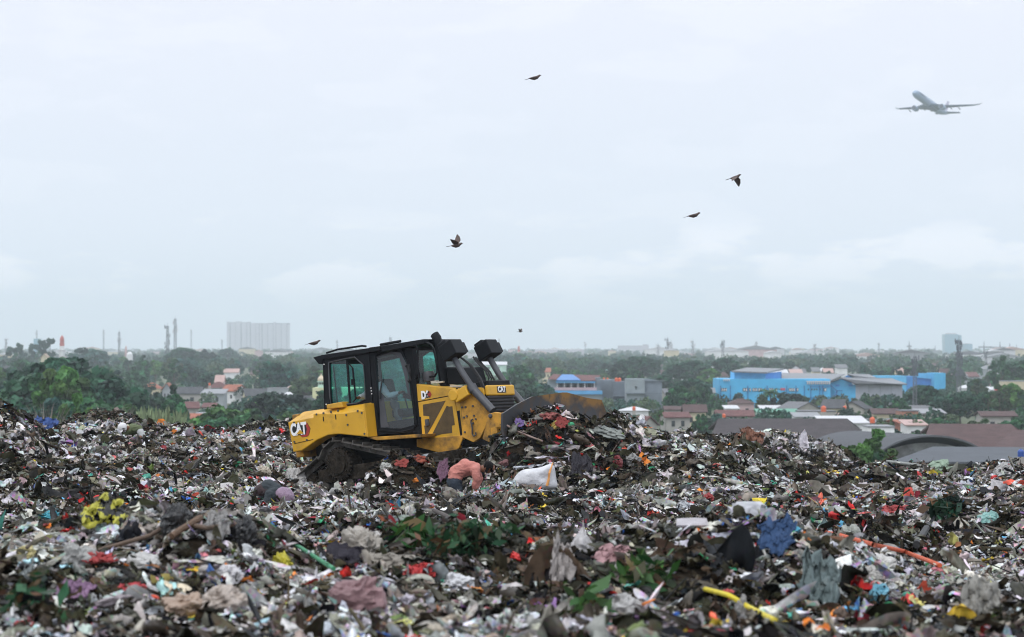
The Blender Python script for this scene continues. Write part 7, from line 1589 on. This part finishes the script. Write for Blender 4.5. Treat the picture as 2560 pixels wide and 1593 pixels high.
bagm(890, 1542, 110, 130, (0.42, 0.25, 0.26), 'pinkish translucent bag at the bottom of the picture', seed=19, tilt=15, trans=0.25)
cloth(1053, 1458, 92, 40, (0.52, 0.03, 0.03), 'bright red plastic bag in the middle foreground', 'bag', 'bag', seed=20, fold=0.35)
bagm(1142, 1482, 92, 52, (0.7, 0.7, 0.72), 'white crumpled bag right of the bright red one', seed=21)
bagm(706, 1432, 62, 62, (0.6, 0.53, 0.04), 'bright yellow bag in the left foreground', seed=22, crump=0.5)
bagm(1459, 1395, 50, 92, (0.56, 0.54, 0.54), 'pointed white bag standing in the right middle foreground', knot=True, seed=23)
cloth(1540, 1420, 100, 50, (0.45, 0.26, 0.27), 'pink and white plastic bag right of the pointed white bag', 'bag', 'bag', seed=24, fold=0.3)
bagm(905, 1395, 100, 100, (0.42, 0.38, 0.33), 'tall pale brown paper bag in the centre foreground', seed=25, tilt=-25, crump=0.45)
cloth(985, 1435, 140, 44, (0.3, 0.27, 0.23), 'long dirty grey rag in the centre foreground', seed=26, rot=-8)
cloth(860, 1430, 120, 74, (0.012, 0.008, 0.02), 'black purple sheet behind the pale brown paper bag', 'plastic_sheet', 'sheet', seed=27)
jm = rub_mat('blue_denim', (0.035, 0.085, 0.2), 0.95, dirt=(0.03, 0.05, 0.1), bump=0.5, bscale=60)
o = cloth(1948, 1385, 118, 84, None, 'pair of blue jeans draped over the near ridge at right', 'jeans', 'trousers', seed=28, fold=0.24, rot=32, m=jm)
pole([(2033, 1345), (2098, 1362), (2180, 1388), (2260, 1412), (2348, 1452)], 0.026, (0.75, 0.12, 0.03), 'long orange red strap running down the right foreground', 'strap', 'strap')
pole([(1762, 1512), (1822, 1532), (1870, 1562), (1935, 1592)], 0.022, (0.8, 0.65, 0.03), 'yellow plastic rope in the lower right foreground', 'rope', 'rope')
pole([(675, 1345), (740, 1392), (835, 1455)], 0.02, (0.05, 0.3, 0.14), 'green plastic strip slanting across the left foreground', 'strip', 'strip')
pole([(740, 1268), (840, 1256), (940, 1253), (1035, 1262)], 0.022, (0.2, 0.17, 0.13), 'long grey stick lying in front of the bulldozer track', y0=44)
pole([(2215, 1172), (2300, 1176), (2410, 1182), (2560, 1186)], 0.035, (0.4, 0.42, 0.4), 'long pale grey pipe across the right slope', 'pipe', 'pipe', y0=50)
pole([(1085, 1300), (1140, 1330), (1185, 1372)], 0.03, (0.05, 0.032, 0.022), 'dark brown branch sticking up behind the leafy branches', 'branch', 'branch')
pole([(430, 1392), (500, 1330), (570, 1300)], 0.03, (0.16, 0.09, 0.05), 'brown palm rib lying up the near mound at left')
pole([(250, 1412), (380, 1372), (520, 1352), (590, 1345)], 0.022, (0.14, 0.09, 0.06), 'brown bamboo slat across the near mound')
pole([(2290, 1398), (2320, 1330)], 0.05, (0.02, 0.02, 0.022), 'black rag covered stake at right, below the red cloth', 'stake', 'stake')
pole([(2020, 1262), (2060, 1290), (2110, 1318)], 0.012, (0.3, 0.17, 0.05), 'thin brown stalk behind the near ridge at right', y0=34)
leafy(1180, 1385, 180, 80, 900, 'dark green leafy branches dumped in the centre foreground', 'mid', 0.05, 31)
leafy(1040, 1372, 80, 50, 160, 'lighter green leaves left of the dark leafy branches', 'fresh', 0.09, 32)
leafy(1600, 1480, 120, 70, 160, 'green leafy sprig in the right centre foreground', 'fresh', 0.075, 33)
leafy(75, 1530, 130, 60, 170, 'green leaves at the lower left corner', 'mid', 0.05, 34)
leafy(2370, 1290, 70, 50, 260, 'dark green leaf heap on the right slope', 'dark', 0.1, 35, y0=40)
leafy(1480, 1535, 80, 60, 90, 'small green leaves low in the right centre foreground', 'fresh', 0.07, 36)
bagm(2474, 1318, 64, 50, (0.26, 0.5, 0.46), 'crumpled turquoise bag on the right slope', seed=37, y0=36)
cloth(2247, 1290, 76, 20, (0.42, 0.06, 0.06), 'long red cloth on the right slope', seed=38, y0=36, fold=0.25)
bagm(2196, 1296, 44, 16, (0.7, 0.71, 0.72), 'flattened white bag touching the long red cloth', seed=39, y0=36)
cloth(1878, 1112, 64, 34, (0.22, 0.09, 0.05), 'rusty brown tangle of rags topping the right mound', 'rag', 'rag', seed=40, y0=54, fold=0.5)
bagm(1855, 1128, 30, 16, (0.6, 0.6, 0.62), 'white bag under the rusty brown tangle', seed=41, y0=54, tilt=-15)
board(490, 1208, 66, 26, (0.2, 0.24, 0.3), 'slate blue board on the slope left of the mauve headscarf', y0=36, rz=12)
board(530, 1226, 50, 20, (0.09, 0.05, 0.045), 'brown board right of the slate blue one', y0=36, rz=-8)
board(567, 1230, 34, 22, (0.6, 0.57, 0.56), 'pale foam slab right of the brown board', 'foam_slab', 'foam slab', y0=36, rx=-55)
board(309, 1244, 24, 20, (0.72, 0.72, 0.72), 'small white card on the left slope', 'card', 'card', y0=36, rx=-60, rz=10)
board(198, 1090, 18, 20, (0.68, 0.68, 0.7), 'white square card right of the blue tarpaulin', 'card', 'card', y0=50, rx=-70, ry=25)
board(1998, 1325, 56, 44, (0.5, 0.5, 0.49), 'large off white card behind the blue jeans', 'card', 'card', rx=-65, ry=20, y0=30)
board(1730, 1338, 80, 18, (0.55, 0.52, 0.55), 'long whitish panel on the near ridge right of centre', 'panel', 'panel', rx=-40)
bagm(126, 1302, 58, 22, (0.06, 0.42, 0.52), 'cyan bag at left below the slope', seed=42, y0=30, crump=0.5)
bagm(655, 1190, 40, 30, (0.55, 0.48, 0.38), 'creamy paper bag above the mauve headscarf', seed=43, y0=44)
bagm(622, 1228, 26, 18, (0.62, 0.55, 0.06), 'yellow bag left of the person in the headscarf', seed=44, y0=42, crump=0.15)
bagm(612, 1242, 22, 20, (0.08, 0.35, 0.16), 'green bag touching the yellow bag left of the headscarf', seed=45, y0=42, crump=0.15)
bagm(637, 1272, 30, 24, (0.55, 0.03, 0.02), 'bright red bag in front of the squatting person', seed=46, y0=38)
bagm(690, 1284, 28, 18, (0.55, 0.08, 0.09), 'faded red bag held by the squatting person', seed=47, y0=38)
bagm(845, 1270, 32, 18, (0.55, 0.05, 0.04), 'red crumpled bag above the pale stick end', seed=48, y0=38)
bagm(963, 1267, 26, 26, (0.55, 0.04, 0.03), 'vivid red bag at the middle of the long grey stick', seed=49, y0=38)
bagm(900, 1224, 26, 16, (0.66, 0.66, 0.67), 'small white bag under the bulldozer track', seed=50, y0=44)
cloth(1005, 1192, 34, 18, (0.3, 0.04, 0.03), 'dark red wrapper in front of the track', 'wrapper', 'wrapper', seed=51, y0=48)
cloth(1050, 1160, 30, 16, (0.3, 0.06, 0.03), 'orange red wrapper beside the track end', 'wrapper', 'wrapper', seed=52, y0=50)
bagm(965, 1190, 34, 22, (0.45, 0.45, 0.42), 'grey white wrapper with yellow edge before the track', 'wrapper', 'wrapper', seed=53, y0=48)
cloth(1452, 1190, 50, 56, (0.014, 0.011, 0.02), 'black torn sheet hanging down the pushed up pile', 'plastic_sheet', 'sheet', seed=54, y0=50, fold=0.3, rot=-25)
bagm(1488, 1050, 34, 40, (0.014, 0.014, 0.016), 'black bag near the top of the pushed up pile', seed=55, y0=50)
cloth(1404, 1092, 28, 24, (0.26, 0.03, 0.025), 'red sheet on the face of the pushed up pile', seed=56, y0=50)
bagm(1388, 1072, 22, 18, (0.6, 0.42, 0.1), 'orange packet just above the red sheet on the pile', 'packet', 'packet', seed=57, y0=50)
cloth(1300, 1080, 24, 18, (0.16, 0.1, 0.28), 'purple and yellow packet on the left flank of the pile', 'packet', 'packet', seed=58, y0=50)
cloth(1380, 1056, 44, 14, (0.28, 0.07, 0.06), 'reddish rags at the peak of the pushed up pile', 'rag', 'rag', seed=59, y0=50, fold=0.4)
cloth(1520, 1112, 90, 26, (0.26, 0.28, 0.26), 'grey green ribbed sheet on the right side of the pile', 'plastic_sheet', 'sheet', seed=60, y0=50, rot=-14)
bagm(1535, 1093, 16, 16, (0.03, 0.12, 0.5), 'small bright blue bag right of the red sheet on the pile', seed=61, y0=50)
bagm(1541, 1172, 30, 36, (0.24, 0.03, 0.035), 'maroon bag low on the right side of the pile', seed=62, y0=50)
bagm(1578, 1168, 44, 34, (0.3, 0.3, 0.29), 'grey bag right of the maroon bag', seed=63, y0=50, tilt=20)
bagm(1262, 1176, 22, 18, (0.22, 0.09, 0.09), 'dull red bag left of the white woven sack', seed=64, y0=50)
bagm(1425, 1255, 28, 22, (0.58, 0.09, 0.11), 'pinkish red bag below the white woven sack', seed=65, y0=36)
bagm(1380, 1262, 24, 16, (0.5, 0.08, 0.07), 'red bag left of the pinkish red bag', seed=66, y0=36)
bagm(1568, 1258, 56, 30, (0.02, 0.022, 0.027), 'shiny black bag in the dip right of centre', seed=67, y0=36, rough=0.25)
bagm(1596, 1242, 16, 18, (0.6, 0.35, 0.3), 'pale red round wrapper beside the shiny black bag', 'wrapper', 'wrapper', seed=68, y0=36)
bagm(1670, 1270, 30, 16, (0.6, 0.07, 0.04), 'orange red bag right of the shiny black bag', seed=69, y0=36)
bagm(1800, 1276, 36, 24, (0.58, 0.05, 0.04), 'glossy red bag on the right middle slope', seed=70, y0=36)
bagm(1772, 1255, 26, 28, (0.36, 0.03, 0.03), 'dark red bag touching the glossy red bag', seed=71, y0=36)
bagm(1715, 1280, 44, 32, (0.55, 0.57, 0.6), 'bluish white bag left of the glossy red bag', seed=72, y0=36)
bagm(1880, 1190, 34, 30, (0.6, 0.6, 0.6), 'white bag high on the right mound', seed=73, y0=46)
bagm(1790, 1172, 24, 14, (0.55, 0.08, 0.06), 'red bag on top of the right middle mound', seed=74, y0=46)
bagm(2280, 1235, 42, 34, (0.52, 0.49, 0.46), 'creamy bag on the right slope above the red rag', seed=75, y0=46)
cloth(2272, 1252, 26, 26, (0.55, 0.06, 0.04), 'red rag in the middle of the right slope', seed=76, y0=46)
bagm(2118, 1194, 22, 22, (0.55, 0.04, 0.04), 'vivid red packet at the foot of the right mound', 'packet', 'packet', seed=77, y0=46)
bagm(2006, 1184, 16, 18, (0.6, 0.4, 0.05), 'yellow orange packet on the right mound', 'packet', 'packet', seed=78, y0=46)
cloth(2345, 1184, 66, 24, (0.3, 0.4, 0.3), 'pale green cloth lying on the right slope', seed=79, y0=48, rot=14)
bagm(2508, 1192, 60, 38, (0.42, 0.41, 0.4), 'large grey white sheet bundle at the right edge', 'bundle', 'bundle', seed=80, y0=48)
bagm(2504, 1204, 24, 18, (0.6, 0.25, 0.12), 'peach orange bag under the grey white bundle', seed=81, y0=46)
bagm(2196, 1500, 46, 46, (0.15, 0.42, 0.55), 'light blue bag in the lower right foreground', seed=82)
board(2220, 1545, 24, 40, (0.03, 0.35, 0.14), 'bright green packet in the lower right foreground', 'packet', 'packet', rx=-75, rz=10)
cloth(2450, 1545, 96, 110, (0.32, 0.31, 0.28), 'tall greyish cloth draped upright at lower right', seed=83, fold=0.3, slope=0.35)
bagm(2462, 1580, 42, 36, (0.45, 0.03, 0.025), 'red rag at the bottom below the tall greyish cloth', 'rag', 'rag', seed=84)
bagm(2205, 1428, 70, 50, (0.62, 0.6, 0.57), 'puffed white bag beside the orange red strap', seed=85)
bagm(2170, 1462, 66, 50, (0.42, 0.4, 0.37), 'grey crumpled bag below the puffed white bag', seed=86)
bagm(2350, 1440, 50, 26, (0.6, 0.15, 0.18), 'pink red bag at the lower end of the orange strap', seed=87)
cloth(2045, 1510, 120, 130, (0.15, 0.2, 0.2), 'patterned teal and white rag bundle in the right foreground', 'rag_bundle', 'rag', seed=88, fold=0.4)
bagm(2070, 1505, 60, 66, (0.012, 0.018, 0.035), 'dark navy rag amid the teal rag bundle', 'rag', 'rag', seed=89)
bagm(1820, 1505, 46, 40, (0.5, 0.035, 0.03), 'red bag beside the upper end of the yellow rope', seed=90)
bagm(1518, 1500, 70, 44, (0.62, 0.5, 0.38), 'creamy torn paper in the right centre foreground', 'paper', 'paper', seed=91, crump=0.5)
cloth(1400, 1475, 56, 100, (0.42, 0.38, 0.36), 'dirty white cloth hanging in the centre foreground', seed=92, slope=0.3, fold=0.3)
bagm(1422, 1452, 28, 34, (0.04, 0.35, 0.3), 'teal plastic scrap below the pointed white bag', 'scrap', 'scrap', seed=93)
bagm(2060, 1345, 44, 60, (0.06, 0.12, 0.12), 'dark green cloth peak on the near ridge at right', 'cloth', 'cloth', seed=94, knot=True)
bagm(2125, 1362, 60, 56, (0.36, 0.38, 0.34), 'grey bag on the near ridge right of the dark green peak', seed=95)
bagm(1850, 1545, 40, 70, (0.32, 0.31, 0.3), 'pale cloth lump at the bottom right of centre', 'cloth', 'cloth', seed=96)
bagm(1560, 1560, 90, 80, (0.48, 0.47, 0.46), 'big grey white bag at the bottom right of centre', seed=97)
bagm(470, 1540, 110, 60, (0.42, 0.3, 0.22), 'orange tinted crumpled plastic at the bottom left', 'plastic', 'plastic', seed=98)
bagm(560, 1518, 120, 70, (0.5, 0.42, 0.36), 'creamy plastic bundle at the bottom left of centre', 'bundle', 'bundle', seed=99)
bagm(60, 1398, 70, 44, (0.55, 0.47, 0.2), 'pale yellow packet at the left edge of the foreground', 'packet', 'packet', seed=100)
bagm(312, 1080, 1, 1, (0.5, 0.5, 0.5), 'x') if False else None
# ---------------------------------------------------------------- haze
hm = bpy.data.materials.new('haze_air'); hm.use_nodes = True
hn, hl = hm.node_tree.nodes, hm.node_tree.links; hn.clear()
ho = hn.new("ShaderNodeOutputMaterial"); hv = hn.new("ShaderNodeVolumePrincipled")
hv.inputs['Color'].default_value = (0.88, 0.955, 1.0, 1); hv.inputs['Density'].default_value = 0.000175; hv.inputs['Anisotropy'].default_value = 0.45
hl.new(hv.outputs[0], ho.inputs['Volume'])
hz = MB(); hz.box((0, 6700, 119), (18400, 13700, 241)); hzo = hz.build('haze', hm); tag(hzo, kind='stuff')
